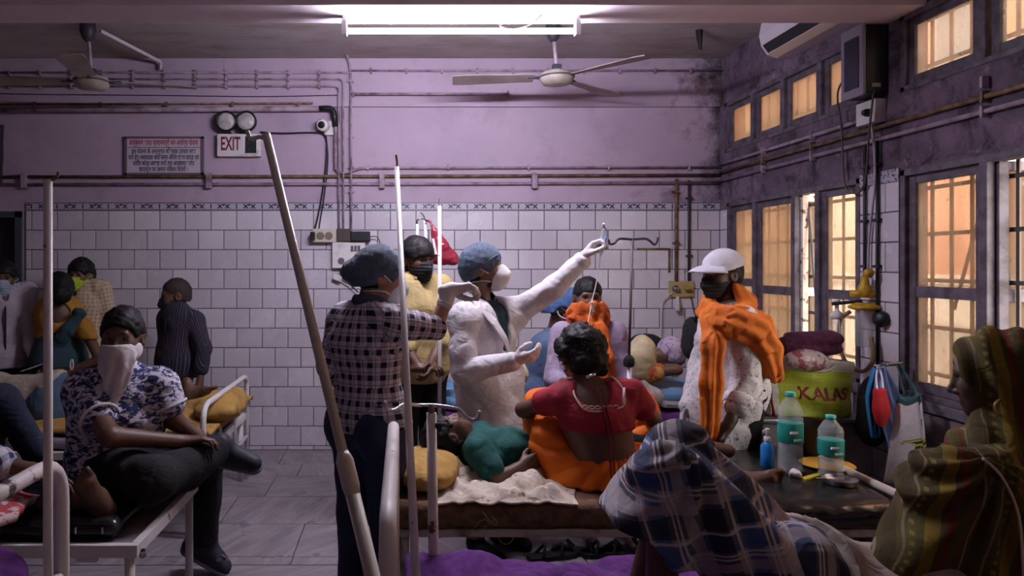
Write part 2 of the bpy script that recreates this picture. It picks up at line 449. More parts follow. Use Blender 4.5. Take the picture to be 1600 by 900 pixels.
def glass_mat(name, tint, dirt, amt):
    s = N(name); s.t.nodes.remove(s.b); c = s.coord()
    tr = s.n('ShaderNodeBsdfTransparent'); tr.inputs[0].default_value = (*tint, 1)
    tl = s.n('ShaderNodeBsdfTranslucent'); tl.inputs[0].default_value = (*dirt, 1)
    df = s.n('ShaderNodeBsdfPrincipled'); df.inputs['Base Color'].default_value = (.10, .085, .07, 1); df.inputs['Roughness'].default_value = .25
    f = s.ramp(s.noise(s.scale(c, (1, 1, .35)), 5, 6, .6), .25, .8)
    f = s.math('ADD', s.math('MULTIPLY', f, .35), amt)
    m1 = s.n('ShaderNodeMixShader'); s.l(f, m1.inputs[0]); s.l(tr.outputs[0], m1.inputs[1]); s.l(tl.outputs[0], m1.inputs[2])
    spots = s.ramp(s.noise(s.scale(c, (1, 1, .5)), 26, 3, .6), .66, .72)
    m2 = s.n('ShaderNodeMixShader'); s.l(s.math('ADD', s.math('MULTIPLY', spots, .6), .06), m2.inputs[0]); s.l(m1.outputs[0], m2.inputs[1]); s.l(df.outputs[0], m2.inputs[2])
    s.l(m2.outputs[0], s.out.inputs[0]); MATS[name] = s.m; return s.m
m_glass = glass_mat('dirty_glass', (.46, .43, .395), (.42, .38, .33), .15)
m_glass2 = glass_mat('frosted_dirty_glass', (.36, .32, .285), (.34, .30, .25), .52)

# ================================================================ shell
def slabs():
    fl = struct('floor', box(XL, XR, YR, YB, -.12, -.012), m_grout)
    ys = [5.73, 5.32, 5.02, 4.58, 4.10, 3.64, 3.54, 3.0, 2.5, 2.0, 1.4, .8, 0, -.8, -1.6, -2.4, -3.2]
    r = random.Random(3)
    for a, b in zip(ys[1:], ys[:-1]):
        x = XL - r.random()*.4
        while x < XR:
            w = r.choice([.6, .75, .9, 1.2]); x0, x1 = max(x, XL), min(x+w, XR); x += w
            if x1-x0 < .02: continue
            part('slab', box(x0+.003, x1-.003, a+.003, b-.003, -.03, r.uniform(-.001, .001), .002), m_floor, fl)
    return fl
slabs()
ceiling = struct('ceiling', box(XL-.2, XR+.14, YR-.2, YB+.2, HC, HC+.15), m_ceiling)
for i, y in enumerate((3.47, .6, -2.2)):
    struct('trim_%d' % (i+1), box(XL, XR+.05, y, y+.26, 2.79, HC+.02), m_beam, 'painted concrete ceiling beam')
struct('wall_left', box(XL-.2, XL, YR-.2, YB+.2, -.12, HC), m_plaster)
struct('wall_rear', box(XL, XR+.14, YR-.2, YR, -.12, HC), m_plaster)
# back wall with a doorway at its left end
DX0, DX1, DZ = -3.95, -3.10, 1.94
wb = struct('wall_back', [box(XL, DX0, YB, YB+.2, -.12, HC), box(DX1, XR+.14, YB, YB+.2, -.12, HC), box(DX0, DX1, YB+.13, YB+.2, -.12, DZ), box(DX0, DX1, YB, YB+.2, DZ, HC),
                          box(XL, XR, YB-.03, YB, 2.786, HC, .006)], m_plaster)
part('grout_bed', box(DX1+.02, XR, YB-.004, YB, 0, 2.012), m_grout, wb)
dr = thing('door_1', 'doorway beside the tiles, its dark interior painted on a closed leaf', None, (0, 0, 0), None, 'structure')
part('leaf', box(DX0+.05, DX1-.05, YB+.08, YB+.12, 0, DZ-.05), M('doorway_dark', (.012, .014, .022), .5), dr)  # near-black colour stands in for the darkness inside the open doorway
part('door_frame', [box(DX0, DX0+.05, YB-.02, YB+.14, 0, DZ), box(DX1-.05, DX1, YB-.02, YB+.14, 0, DZ), box(DX0, DX1, YB-.02, YB+.14, DZ-.05, DZ)], M('door_frame_paint', (.05, .065, .075), .5), dr)
# tiles in running bond, each a piece of its own; those hidden low behind the beds are joined
TW, TH, ZT = 40/FPX*YB, 30.6/FPX*YB, 1.947
def tile_geo(w, h, ny=-1):
    e = .0035; b = .003
    x, z = w/2-.0022, h/2-.0022
    v = [(-x, 0, -z), (x, 0, -z), (x, 0, z), (-x, 0, z), (-x+b, -e, -z+b), (x-b, -e, -z+b), (x-b, -e, z-b), (-x+b, -e, z-b)]
    f = [[4, 5, 6, 7], [0, 1, 5, 4], [1, 2, 6, 5], [2, 3, 7, 6], [3, 0, 4, 7]]
    return v, f
TM = {}
def tile_mesh(w, h, mat, rot=False):
    k = (round(w, 3), round(h, 3), mat.name, rot)
    if k not in TM:
        v, f = tile_geo(w, h); me = bpy.data.meshes.new('tile')
        if rot: v = [(p[1], -p[0], p[2]) for p in v]      # facing -X
        me.from_pydata(v, [], f); me.materials.append(mat); TM[k] = me
    return TM[k]
rest = []; ntile = 0
xa, xb = DX1+.03, XR-.005
for r in range(13):
    z1 = ZT-r*TH; z0 = max(z1-TH, .0)
    if z1-z0 < .02: continue
    x = P(50, 0, YB)[0]-(.5*TW if r % 2 else 0)-TW
    while x < xb:
        x0, x1 = max(x, xa), min(x+TW, xb); x += TW
        if x1-x0 < .012: continue
        px = CX+(x0+x1)/2*FPX/YB
        hid = (px > 640 and r >= 9) or (px < 300 and r >= 8)
        cx, cz = (x0+x1)/2, (z0+z1)/2
        if hid or ntile >= 298:
            v, f = tile_geo(x1-x0, z1-z0); rest.append(([(cx+p[0], YB-.003+p[1], cz+p[2]) for p in v], f)); continue
        o = bpy.data.objects.new('tile', tile_mesh(x1-x0, z1-z0, m_tile)); COL.objects.link(o); o.parent = wb; o.location = (cx, YB-.003, cz); ntile += 1
o = part('tile_field', rest, m_tile, wb); o['kind'] = 'stuff'
x = P(50, 0, YB)[0]-2*TW
while x < xb:
    x0, x1 = max(x, xa), min(x+TW, xb); x += TW
    if x1-x0 < .02: continue
    v, f = box(-(x1-x0)/2+.001, (x1-x0)/2-.001, -.006, 0, 0, .064); me = bpy.data.meshes.new('border_tile'); me.from_pydata(v, [], f); me.materials.append(m_border)
    o = bpy.data.objects.new('border_tile', me); COL.objects.link(o); o.parent = wb; o.location = ((x0+x1)/2, YB-.003, ZT)

# ---------------------------------------------------------------- right wall: piers, sill, lintel, two bands of windows
WT = .14
WIN = [(3.97, 5.60), (2.0, 3.65), (0.0, 1.65), (-2.0, -.35)]
Z0, Z1, U0, U1 = .84, 2.0, 2.40, 2.80
pcs = [box(XR, XR+WT, YR-.2, YB+.2, -.12, Z0), box(XR, XR+WT, YR-.2, YB+.2, Z1, U0), box(XR, XR+WT, YR-.2, YB+.2, U1, HC)]
piers = [(WIN[0][1], YB+.2)]+[(WIN[i+1][1], WIN[i][0]) for i in range(3)]+[(YR-.2, WIN[3][0])]
for a, b in piers: pcs += [box(XR, XR+WT, a, b, Z0, Z1), box(XR, XR+WT, a, b, U0, U1)]
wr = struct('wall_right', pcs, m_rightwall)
part('dado_plaster', [box(XR-.012, XR, YR, 3.60, 0, Z0-.06), box(XR-.012, XR, 4.02, YB, 0, Z0-.06)], m_dado, wr)
for a, b in WIN: part('window_sill', box(XR-.03, XR+.04, a-.02, b+.02, Z0-.05, Z0, .006), m_frame, wr)
part('grout_bed', box(XR-.005, XR, 3.655, 3.967, 0, 2.012), m_grout, wr)
for r in range(13):
    z1 = ZT-r*TH; z0 = max(z1-TH, 0)
    ys = [3.655, 3.655+TW, 3.967] if r % 2 else [3.655, 3.967-TW, 3.967]
    if z1-z0 < .02: continue
    for a, b in zip(ys[:-1], ys[1:]):
        o = bpy.data.objects.new('tile', tile_mesh(b-a, z1-z0, m_tile, True)); COL.objects.link(o); o.parent = wr; o.location = (XR-.004, (a+b)/2, (z0+z1)/2)
    for yy in ([5.605, YB-.005],):
        o = bpy.data.objects.new('tile', tile_mesh(yy[1]-yy[0], z1-z0, m_tile, True)); COL.objects.link(o); o.parent = wr; o.location = (XR-.002, sum(yy)/2, (z0+z1)/2)
v, f = box(-.156, .156, -.006, 0, 0, .064); v = [(p[1], -p[0], p[2]) for p in v]
bb_ = bpy.data.meshes.new('border_tile'); bb_.from_pydata(v, [], f)
s_ = N('border_print_side'); c_ = s_.coord(); x_, y_, z_ = s_.sep(c_)
s_.fin(s_.mix(s_.ramp(s_.vor(s_.scale(c_, (1, 1, 1)), 60), .25, .45), (.012, .012, .05), (.42, .38, .47)), .35)
bb_.materials.append(MATS['border_print_side'])
o = bpy.data.objects.new('border_tile', bb_); COL.objects.link(o); o.parent = wr; o.location = (XR-.003, 3.811, ZT)

def leaf_geo(w, h, st=.045, rails=(0, 1)):                      # shutter in its own plane (u 0..w, z 0..h)
    fr = [(0, st, 0, h), (w-st, w, 0, h), (st, w-st, 0, st*1.3), (st, w-st, h-st*1.1, h)]
    return fr
def shutter(win, y0, y1, z0, z1, ang=0., hinge='far', glass=None, mid=.46, mat=None, name='shutter'):
    """leaf hinged at y1 (far) or y0 (near); ang>0 swings it outdoors."""
    w, h = y1-y0, z1-z0; st = .042; xo = XR+.035
    def W3(u, x, z):                                           # u from the hinge along the leaf
        d = -1 if hinge == 'far' else 1; hy = y1 if hinge == 'far' else y0
        return (xo+math.sin(ang)*u+x*math.cos(ang), hy+d*(math.cos(ang)*u)-x*math.sin(ang)*d, z0+z)
    def bx(u0, u1, a, b, x0=-.017, x1=.017):
        v, f = box(u0, u1, x0, x1, a, b, .003); return [W3(p[0], p[1], p[2]) for p in v], f
    rails = [(0, st*1.2), (h-st, h)]
    if mid: rails.append((h*mid-.028, h*mid+.028))
    sh = part(name, [bx(0, st, 0, h), bx(w-st, w, 0, h)]+[bx(st, w-st, a, b, -.014, .014) for a, b in rails], mat or m_frame, win)
    zz = sorted(rails)
    for (a, b), (c, d) in zip(zz[:-1], zz[1:]):
        part('pane', bx(st-.004, w-st+.004, b-.004, c+.004, -.002, .002), glass or m_glass, sh)
    return sh
def window(i, ya, yb, z0, z1, divs, upper):
    w = thing('window_%d' % i, ('high transom window' if upper else 'tall shuttered window')+' in the right wall', None, (0, 0, 0), None, 'structure')
    fw = .035
    part('window_frame', [box(XR-.006, XR+.075, ya, ya+fw, z0, z1, .004), box(XR-.006, XR+.075, yb-fw, yb, z0, z1, .004), box(XR-.006, XR+.075, ya, yb, z1-fw, z1, .004), box(XR-.006, XR+.075, ya, yb, z0, z0+fw*.8, .004)]
         + [box(XR-.004, XR+.075, d-.022, d+.022, z0, z1, .004) for d in divs], m_frame, w)
    bars = []
    y = ya+.07
    while y < yb: bars.append(box(XR+.10, XR+.108, y-.009, y+.009, z0, z1)); y += .125
    z = z0+.12
    while z < z1: bars.append(box(XR+.092, XR+.10, ya, yb, z-.010, z+.010)); z += .235
    part('grill', bars, m_bar, w)
    return w
w1 = window(1, 3.97, 5.60, Z0, Z1, [5.18, 4.655, 4.39], False)
shutter(w1, 5.20, 5.565, Z0+.03, Z1-.035, 0, 'far', m_glass2)
shutter(w1, 4.68, 5.16, Z0+.03, Z1-.035, 0, 'far', m_glass2, .42)
shutter(w1, 4.005, 4.37, Z0+.03, Z1-.035, 0, 'near', m_glass, .42)
lf = shutter(w1, 4.42, 4.63, Z0+.03, Z1-.035, 1.75, 'far', m_glass2, .42, m_frame_w)
part('prop_rod', tube([(XR+.05, 4.43, Z0+.03), (XR+.085, 4.62, Z1-.12)], .009, 8), M('rod_grey', (.2, .18, .18), .5), w1)
w2 = window(2, 2.0, 3.65, Z0, Z1, [3.13, 2.55], False)
shutter(w2, 3.155, 3.615, Z0+.03, Z1-.035, 0, 'far', m_glass, .46)
shutter(w2, 2.575, 3.105, Z0+.03, Z1-.035, 1.5, 'far', m_glass2, .46)
shutter(w2, 2.04, 2.52, Z0+.03, Z1-.035, 0, 'near', m_glass, .46)
part('stay_bar', tube([(XR+.125, 3.25, Z1-.1), (XR+.12, 3.45, Z0+.45)], .008, 8), m_bar, w2)
for i, (a, b) in ((3, WIN[2]), (4, WIN[3])):
    w = window(i, a, b, Z0, Z1, [(a*2+b)/3, (a+2*b)/3], False)
    q = (b-a)/3
    for k in range(3):
        shutter(w, a+k*q+.03, a+(k+1)*q-.03, Z0+.03, Z1-.035, 0, 'far', m_glass2, .46)
u1 = window(5, 3.97, 5.64, U0, U1, [5.205, 4.79, 4.365], True)
for a, b in ((5.23, 5.60), (4.815, 5.18), (4.39, 4.765), (4.01, 4.34)):
    shutter(u1, a, b, U0+.025, U1-.03, 0, 'far', m_glass2, None)
for i, (a, b) in ((6, WIN[1]), (7, WIN[2]), (8, WIN[3])):
    ds = [3.14, 2.6] if i == 6 else [(a*2+b)/3, (a+2*b)/3]
    w = window(i, a, b, U0, U1+.0, ds, True)
    e = [a]+sorted(ds)+[b]
    for c, d in zip(e[:-1], e[1:]): shutter(w, c+.03, d-.03, U0+.025, U1-.03, 0, 'far', m_glass, None)

# ---------------------------------------------------------------- outdoors, as far as the windows show it
struct('ground', box(XR+WT, 30, -20, 40, -.2, -.05), M('outdoor_ground', (.55, .48, .40), .9, (.42, .36, .3), 1.2))
def house(name, label, col, x, ya, yb, h, band):
    r = thing(name, label, 'building', (x+2, (ya+yb)/2, -.05))
    part('wall', box(x, x+4, ya, yb, -.05, h), col, r)
    part('ledge', [box(x-.06, x, ya, yb, z, z+.07) for z in band], M('ledge_paint', (.75, .62, .5), .8), r)
    for z in (band[0]+.5, band[0]+2.6):
        y = ya+.55
        while y < yb-.7:
            fo = part('window', box(x-.03, x+.01, y, y+.65, z, z+.85), M('outdoor_window', (.42, .33, .27), .6), r)
            part('pane', box(x-.04, x-.028, y+.06, y+.59, z+.06, z+.79), M('outdoor_pane', (.25, .25, .27), .2), fo)
            y += 1.9
    part('roof', box(x-.15, x+4.1, ya-.05, yb+.05, h, h+.14), M('ledge_paint', (.75, .62, .5), .8), r)
    return r
house('house', 'orange plastered house across the lane outside the windows', M('orange_plaster', (.74, .38, .24), .85, (.62, .31, .2), 1.5), 5.3, 2.0, 7.75, 6.2, (2.95,))
house('house', 'cream plastered house beyond the orange one', M('cream_plaster', (.86, .76, .62), .85, (.74, .62, .48), 1.2), 5.6, 8.0, 20.0, 5.5, (2.75,))
solo('compound_wall', [box(4.45, 4.58, 2.2, 11, -.05, 1.35), box(4.40, 4.63, 2.2, 11, 1.35, 1.42)], M('pale_wall', (.80, .74, .66), .85, (.66, .58, .5), 2), 'low pale compound wall outside the windows', 'wall')

# ---------------------------------------------------------------- tube light on the beam
def tube_light(xc, y, L, label, st=270):
    z = 2.79
    r = thing('tube_light', label, 'light', (xc, y, z))
    part('batten', box(xc-L/2, xc+L/2, y-.035, y+.005, z-.035, z+.002, .004), M('batten_white', (.7, .7, .72), .4), r)
    part('tube', tube([(xc-L/2+.02, y-.03, z-.082), (xc+L/2-.02, y-.03, z-.082)], .014, 12), emit('tube_glow', (.85, .83, 1.0), st), r, True)
    for sx in (-1, 1): part('lamp_holder', box(xc+sx*(L/2-.012)-.014, xc+sx*(L/2-.012)+.014, y-.05, y-.01, z-.105, z-.03, .003), M('batten_white', (.7, .7, .72), .4), r)
    part('cord', tube(smooth_pts([(xc+.30, y-.02, z-.01), (xc+.24, y-.03, z-.03), (xc+.20, y-.04, z-.06), (xc+.27, y-.045, z-.075), (xc+.36, y-.05, z-.05), (xc+.42, y-.08, z+.0)]), .003, 6), M('cable_black', (.015, .013, .015), .5), r)
    return r
tube_light((720-CX)/FPX*3.62, 3.64, 1.22, 'glowing fluorescent tube light under the ceiling beam')

# ================================================================ fixtures on walls and ceiling
m_pipe = M('painted_conduit', (.36, .27, .34), .6, (.16, .11, .12), 9, .45, .65, .15, 60)
m_rust = M('rusty_pipe', (.22, .13, .07), .7, (.09, .05, .03), 14, .4, .6, .3, 60)
m_dark = M('dark_pipe', (.035, .03, .04), .5)
m_cable = M('cable_black', (.015, .013, .015), .5)
m_white = M('white_plastic', (.66, .62, .62), .45, (.42, .36, .36), 10, .5, .75)
m_black = M('black_plastic', (.012, .012, .014), .4)
m_chrome = M('chrome', (.55, .54, .56), .22, metal=1)
m_steel = M('brushed_steel', (.42, .41, .43), .35, metal=1)
m_enamel = M('chipped_enamel', (.68, .63, .62), .38, (.075, .04, .03), 17, .66, .69, .1, 60, detail=6)
m_enamel2 = M('rust_spotted_enamel', (.66, .60, .58), .4, (.085, .04, .025), 11, .635, .68, .15, 60, detail=7)
def pipe(label, pts, r, mat, clamps=(), group=None, off=(0, -.012, 0), name='conduit_pipe', csz=.03):
    p = [A(q, float) for q in pts]; root = thing(name, label, 'pipe', p[0], group)
    part('pipe_run', tube(bent(p, .05), r, 8), mat, root, True)
    for c in clamps:
        c = A(c, float)
        d = off; n = A(d)/np.linalg.norm(d)
        ax = A([1, 0, 0]) if abs(p[-1][0]-p[0][0]) > abs(p[-1][2]-p[0][2]) and abs(p[-1][0]-p[0][0]) > abs(p[-1][1]-p[0][1]) else (A([0, 1, 0]) if abs(p[-1][1]-p[0][1]) > abs(p[-1][2]-p[0][2]) else A([0, 0, 1.]))
        up = np.cross(ax, n)
        part('clamp', obox(c+n*.002, ax*.008, up*(r+csz*.45), n*(r+.004), .002), mat, root)
    return root
yw = YB-.03
def Z(py, Y=YB): return P(0, py, Y)[2]
def X(px, Y=YB): return P(px, 0, Y)[0]
def wy(py): return YB-.03 if py < 168 else YB               # the wall steps out above its ledge
def run(y, x0, x1, step, dep=.014): return [(X(x), wy(y)-dep, Z(y)) for x in range(x0, x1, step)]
def B(px, py, d=.02): return (X(px), wy(py)-d, Z(py))
pipe('topmost thin conduit along the back wall under the ceiling', [B(-60, 116), B(548, 116)], .009, m_pipe, run(116, 20, 540, 48))
pipe('second conduit from the top that turns down beside the switchboard', [B(-60, 126), B(537, 126, .02), B(537, 372)], .008, m_pipe, run(126, 20, 520, 48)+[B(537, 200), B(537, 300)])
pipe('third conduit from the top that turns down beside the switchboard', [B(-60, 137), B(530, 137, .02), B(530, 356)], .009, m_pipe, run(137, 20, 520, 48)+[B(530, 240), B(530, 300)])
pipe('vertical conduit rising from the switchboard to the ceiling', [B(510, 34, .9), B(546, 97, .02), B(549, 120), B(549, 378)], .010, m_pipe, [B(549, 130), B(549, 215), B(549, 262), B(549, 300)])
pipe('thin conduit running right from the ceiling drop to the window corner', [B(549, 113), B(1126, 113)], .009, m_pipe, run(113, 580, 1120, 55))
pipe('dark thin conduit above the fat pipe', [B(-60, 166, .03), B(490, 164, .03)], .008, m_rust, run(166, 60, 490, 102, .03))
root = pipe('fat grey drain pipe along the back wall with a black elbow', [B(-60, 175, .05), B(505, 172, .05)], .022, m_pipe)
part('elbow', tube(bent([B(500, 172, .05), B(522, 171, .05), B(525, 200, .05)], .1, 8), .024, 10), m_black, root, True)
part('down_pipe', tube([B(525, 198, .045), B(525, 266, .03)], .014, 10), m_pipe, root, True)
pipe('upper of the twin pipes on the back wall under the notice board', [B(-60, 277), B(549, 276, .02), B(1126, 274, .02)], .013, m_rust)
r_ = pipe('lower of the twin pipes on the back wall under the notice board', [B(-60, 289), B(549, 288, .02), B(1126, 286, .02)], .013, m_pipe)
for px in (41, 328, 597, 834): part('bracket', [box(X(px)-.022, X(px)+.022, YB-.05, YB, Z(295), Z(271), .004)], m_pipe, r_)
pipe('conduit that leaves the black elbow toward the windows', [B(525, 262, .03), B(528, 270, .03), B(545, 271, .03), B(562, 263, .02), B(1126, 262, .02)], .010, m_pipe, run(262, 575, 1120, 125))
pipe('short capped pipe on the wall right of the ceiling drop', [B(550, 150, .04), B(793, 150, .04)], .011, m_pipe, [B(553, 150, .04), B(792, 150, .04)])
pipe('white ceiling conduit that drops beside the left fan', [P(158, 44, 4.88)+A([0, 0, -.02]), P(252, 97, 5.64), (X(254), yw-.03, Z(112))], .013, M('pale_conduit', (.55, .47, .52), .6), [])
pipe('rusty vertical pipe to the oxygen outlet', [B(1055, 280, .02), B(1055, 440, .02)], .013, m_rust, [(X(1055), YB-.02, Z(300)), (X(1055), YB-.02, Z(380))])
pipe('black vertical pipe to the oxygen outlet', [B(1075, 282, .02), B(1075, 440, .02)], .011, m_dark, [(X(1075), YB-.02, Z(310)), (X(1075), YB-.02, Z(400))])
xw = XR-.02
def Rw(px, py):          # a point on the right wall seen at a pixel
    Y = FPX*XR/(px-CX); return (xw, Y, P(px, py, Y)[2])
for z, m, lab, ya in ((2.315, m_pipe, 'uppermost pipe along the right wall between the window rows', YB-.05), (2.25, m_rust, 'middle rusty pipe along the right wall between the window rows', YB-.05), (2.185, m_pipe, 'lowest pipe along the right wall between the window rows', YB-.05)):
    pipe(lab, [(xw, ya, z), (xw, 3.96 if z > 2.3 else YR+.1, z)], .012, m, [(xw, y, z) for y in (5.0, 4.4, 3.1, 2.2)], off=(-.012, 0, 0))
for dy, m, lab, z0 in ((3.905, m_dark, 'dark vertical pipe down the tiled pier', 1.35), (3.80, m_cable, 'black cable pipe down the tiled pier', .9)):
    pipe(lab, [(xw, dy, 2.2), (xw, dy, z0)], .009, m, [(xw, dy, z) for z in (2.05, 1.75, 1.5)], off=(-.012, 0, 0))
# ------------------------------------------------ electrics on the right wall
st = thing('voltage_stabiliser', 'black wall box with a pale front beside the high windows', 'electrical box', (2.5, 3.82, 2.42))
part('casing', box(2.456, XR, 3.74, 3.92, 2.42, 2.79, .008), M('stabiliser_black', (.015, .012, .014), .45), st)
part('front_panel', box(2.44, 2.456, 3.735, 3.925, 2.415, 2.795, .004), M('stabiliser_grey', (.28, .25, .31), .5), st)
part('meter_window', box(2.436, 2.441, 3.77, 3.89, 2.46, 2.735), M('meter_dark', (.02, .02, .045), .2), st)
part('rating_plate', box(2.49, 2.535, 3.737, 3.741, 2.455, 2.475), M('plate_grey', (.4, .38, .38), .4), st)
jb = thing('socket_box', 'small pale socket box under the black wall box', 'socket', (2.55, 3.86, 2.25))
part('casing', box(2.52, XR, 3.76, 3.92, 2.275, 2.40, .006), m_white, jb)
part('plug', [lathe((2.52, 3.80, 2.33), [(.022, 0), (.022, .02), (.014, .04)], 12, (-1, 0, 0))], m_black, jb)
def cable(label, pts, r=.006, mat=None, name='cable', cat='cable'):
    return solo(name, tube(smooth_pts(pts, 6), r, 6), mat or m_cable, label, cat, None, True)
cable('brown cable looping down from the black wall box', [(2.50, 3.74, 2.44), (2.50, 3.78, 2.2), (2.53, 3.84, 2.05), (2.54, 3.88, 1.95), (2.54, 3.95, 1.91), (2.545, 4.06, 1.98), (2.54, 4.08, 2.3), (2.50, 4.05, 2.5), (2.5, 3.93, 2.6)], .006, M('cable_brown', (.10, .07, .06), .5))
cable('pale cable hanging from the socket box past the tiled pier', [(2.52, 3.80, 2.30), (2.535, 3.79, 2.15), (2.545, 3.80, 1.95), (2.55, 3.83, 1.8), (2.555, 3.86, 1.66), (2.55, 3.865, 1.45)], .007, M('cable_pale', (.38, .33, .36), .5))
ac = thing('air_conditioner', 'white split air conditioner high on the right wall', 'air conditioner', (2.45, 4.2, 2.87))
def acp(y): return None
prof = [(XR-.002, 3.16), (2.42, 3.16), (2.37, 3.10), (2.355, 3.02), (2.37, 2.95), (2.41, 2.895), (2.47, 2.875), (XR-.002, 2.88)]
v = [(x, y, z) for y in (3.78, 4.66) for x, z in prof]; n_ = len(prof)
part('casing', (v, [list(range(n_)), list(range(n_, 2*n_))[::-1]]+[[(i+1) % n_, i, i+n_, (i+1) % n_+n_] for i in range(n_)]), M('ac_white', (.62, .55, .60), .4), ac)
part('louver', obox((2.385, 4.21, 2.925), (.020, 0, -.027), (0, .41, 0), (-.007, 0, -.005)), m_black, ac)
part('flap', obox((2.425, 4.21, 2.884), (.03, 0, -.010), (0, .41, 0), (-.001, 0, -.004)), M('ac_cream', (.6, .5, .42), .4), ac)
# ------------------------------------------------ oxygen outlet panel on the back wall
ox = thing('oxygen_outlet', 'brass oxygen outlet panel at the foot of two wall pipes', 'oxygen outlet', (X(1063), YB, Z(465)))
part('back_plate', box(X(1044), X(1082), YB-.03, YB, Z(464), Z(439), .005), M('outlet_brass', (.42, .33, .15), .45), ox)
for px in (1053, 1072):
    k_ = part('valve', lathe((X(px), YB-.03, Z(451)), [(.028, 0), (.028, .012), (.018, .014), (.018, .035), (.010, .04)], 14, (0, -1, 0)), m_chrome if px < 1060 else M('brass', (.5, .34, .08), .35, metal=.6), ox, True)
part('flow_bottle', lathe((X(1055), YB-.05, Z(486)), [(.012, 0), (.02, .01), (.02, .07), (.012, .09), (.012, .12)], 12), M('cloudy_plastic', (.62, .58, .56), .3), ox, True)
part('hose', tube(smooth_pts([(X(1047), YB-.04, Z(458)), (X(1032), YB-.04, Z(470)), (X(1030), YB-.04, Z(510)), (X(1026), YB-.06, Z(545))]), .006, 6), M('cloudy_plastic', (.62, .58, .56), .3), ox, True)
part('wire', tube(smooth_pts([(X(1078), YB-.02, Z(463)), (X(1083), YB-.03, Z(490)), (X(1090), YB-.03, Z(500)), (X(1086), YB-.03, Z(480))]), .004, 6), m_cable, ox, True)
ph = thing('mounting_outline', 'rusty outline of a removed plate on the tiles', 'wall mark', (X(1020), YB, Z(425)))
part('top_strip', box(X(995), X(1045), YB-.012, YB-.006, Z(391), Z(387.5)), m_rust, ph); part('side_strip', box(X(1043.5), X(1047), YB-.012, YB-.006, Z(426), Z(388)), m_rust, ph)
# ------------------------------------------------ notice board, exit sign, camera
nb = thing('notice_board', 'framed Hindi health scheme notice board on the lilac wall', 'sign', (X(257), yw, Z(273)))
part('panel', box(X(199), X(316), YB-.02, YB-.001, Z(271), Z(217)), M('notice_face', (.50, .43, .50), .5), nb)
fr_ = [box(X(196), X(200), YB-.026, YB, Z(274), Z(214)), box(X(315), X(319), YB-.026, YB, Z(274), Z(214)), box(X(196), X(319), YB-.026, YB, Z(217.5), Z(214)), box(X(196), X(319), YB-.026, YB, Z(274), Z(270.5)), box(X(199), X(316), YB-.0215, YB, Z(231.6), Z(230.4))]
part('frame', fr_, M('notice_frame', (.13, .09, .12), .5), nb)
def wtext(s, cx, cy, size, wpx, mat, parent, dep=YB-.0205, bold=.02):
    q = text_piece(s, size, (X(cx), dep, Z(cy)), (1, 0, 0), (0, 0, 1), .0008, fit=wpx*YB/FPX, bold=bold)
    if q[0]: part('lettering', q, mat, parent)
m_red = M('red_print', (.30, .02, .03), .6); m_navy = M('navy_print', (.02, .015, .06), .6)
wtext('आयुष्मान भारत प्रधानमंत्री जन आरोग्य योजना', 257, 224, .062, 108, m_red, nb)
for k, (s, wd) in enumerate((('इस योजना के अन्तर्गत निःशुल्क उपचार लाभ', 100), ('पाने हेतु अस्पताल जाते समय अपना राशन कार्ड एवं', 110), ('आधार कार्ड अवश्य लायें तथा आयुष्मान भारत', 96), ('काउन्टर पर अपना निबंधन करायें ।', 76))):
    wtext(s, 257, 237.5+k*9.3, .052, wd, m_navy, nb)
ex = thing('exit_sign', 'white EXIT sign with twin emergency lamps', 'sign', (X(376), YB, Z(246)))
part('housing', box(X(342), X(409), YB-.06, YB, Z(246), Z(211), .008), m_white, ex)
part('face_panel', box(X(345), X(383), YB-.063, YB-.058, Z(242.5), Z(213.5), .001), M('sign_face', (.62, .56, .60), .4), ex)
part('speaker_grill', box(X(386), X(403), YB-.064, YB-.058, Z(241), Z(215)), M('grill_black', (.01, .012, .014), .6, (.05, .06, .06), 90, .55, .7), ex)
part('lettering', text_piece('EXIT', .15, (X(363), YB-.0635, Z(227.5)), (1, 0, 0), (0, 0, 1), .0008, fit=30*YB/FPX, bold=.025), M('sign_red', (.14, .012, .02), .5), ex)
for px in (357, 388):
    ho = part('lamp_housing', lathe((X(px), YB-.02, Z(193)), [(.05, -.02), (.082, .03), (.084, .07), (.074, .075), (.074, .07)], 22, (0, -1, .05)), m_black, ex, True)
    part('lens', lathe((X(px), YB-.085, Z(193)), [(.073, .0), (.068, .01), (.05, .02), (.02, .027), (.002, .028)], 22, (0, -1, .05)), M('lamp_lens', (.5, .46, .45), .25, (.35, .3, .3), 20), ho, True)
    part('arm', tube([(X(px), YB-.03, Z(205)), (X(px)+(372-px)*.002, YB-.03, Z(212))], .012, 8), m_black, ex)
cc = thing('security_camera', 'small white dome security camera beside the pipe elbow', 'camera', (X(508), YB, Z(205)))
part('housing', lathe((X(508), YB-.0, Z(197)), [(.035, 0), (.05, .03), (.05, .09), (.042, .11)], 18, (-.15, -1, -.1)), m_white, cc, True)
part('lens', lathe((X(508)-.016, YB-.108, Z(197)-.011), [(.028, 0), (.028, .006), (.012, .008)], 16, (-.15, -1, -.1)), m_black, cc, True)
part('bracket', box(X(508), X(522), YB-.03, YB, Z(212), Z(190), .004), m_white, cc)
cable('black cable drooping from the exit sign to the socket strip', [B(408, 207), B(440, 209), B(490, 208), B(508, 213), B(511, 240), B(506, 290), B(499, 330), B(491, 365)], .007)
cable('second black cable from the camera to the socket strip', [B(510, 212), B(513, 250), B(508, 300), B(500, 350), B(498, 364)], .005)
cable('thin sagging wire across the back wall under the conduits', [B(-40, 148), B(100, 150), B(230, 151), B(400, 153), B(528, 151)], .003)
wbk = thing('wall_bracket', 'dark metal bracket hanging at the edge of the lilac wall', 'bracket', (X(4), yw, Z(290)))
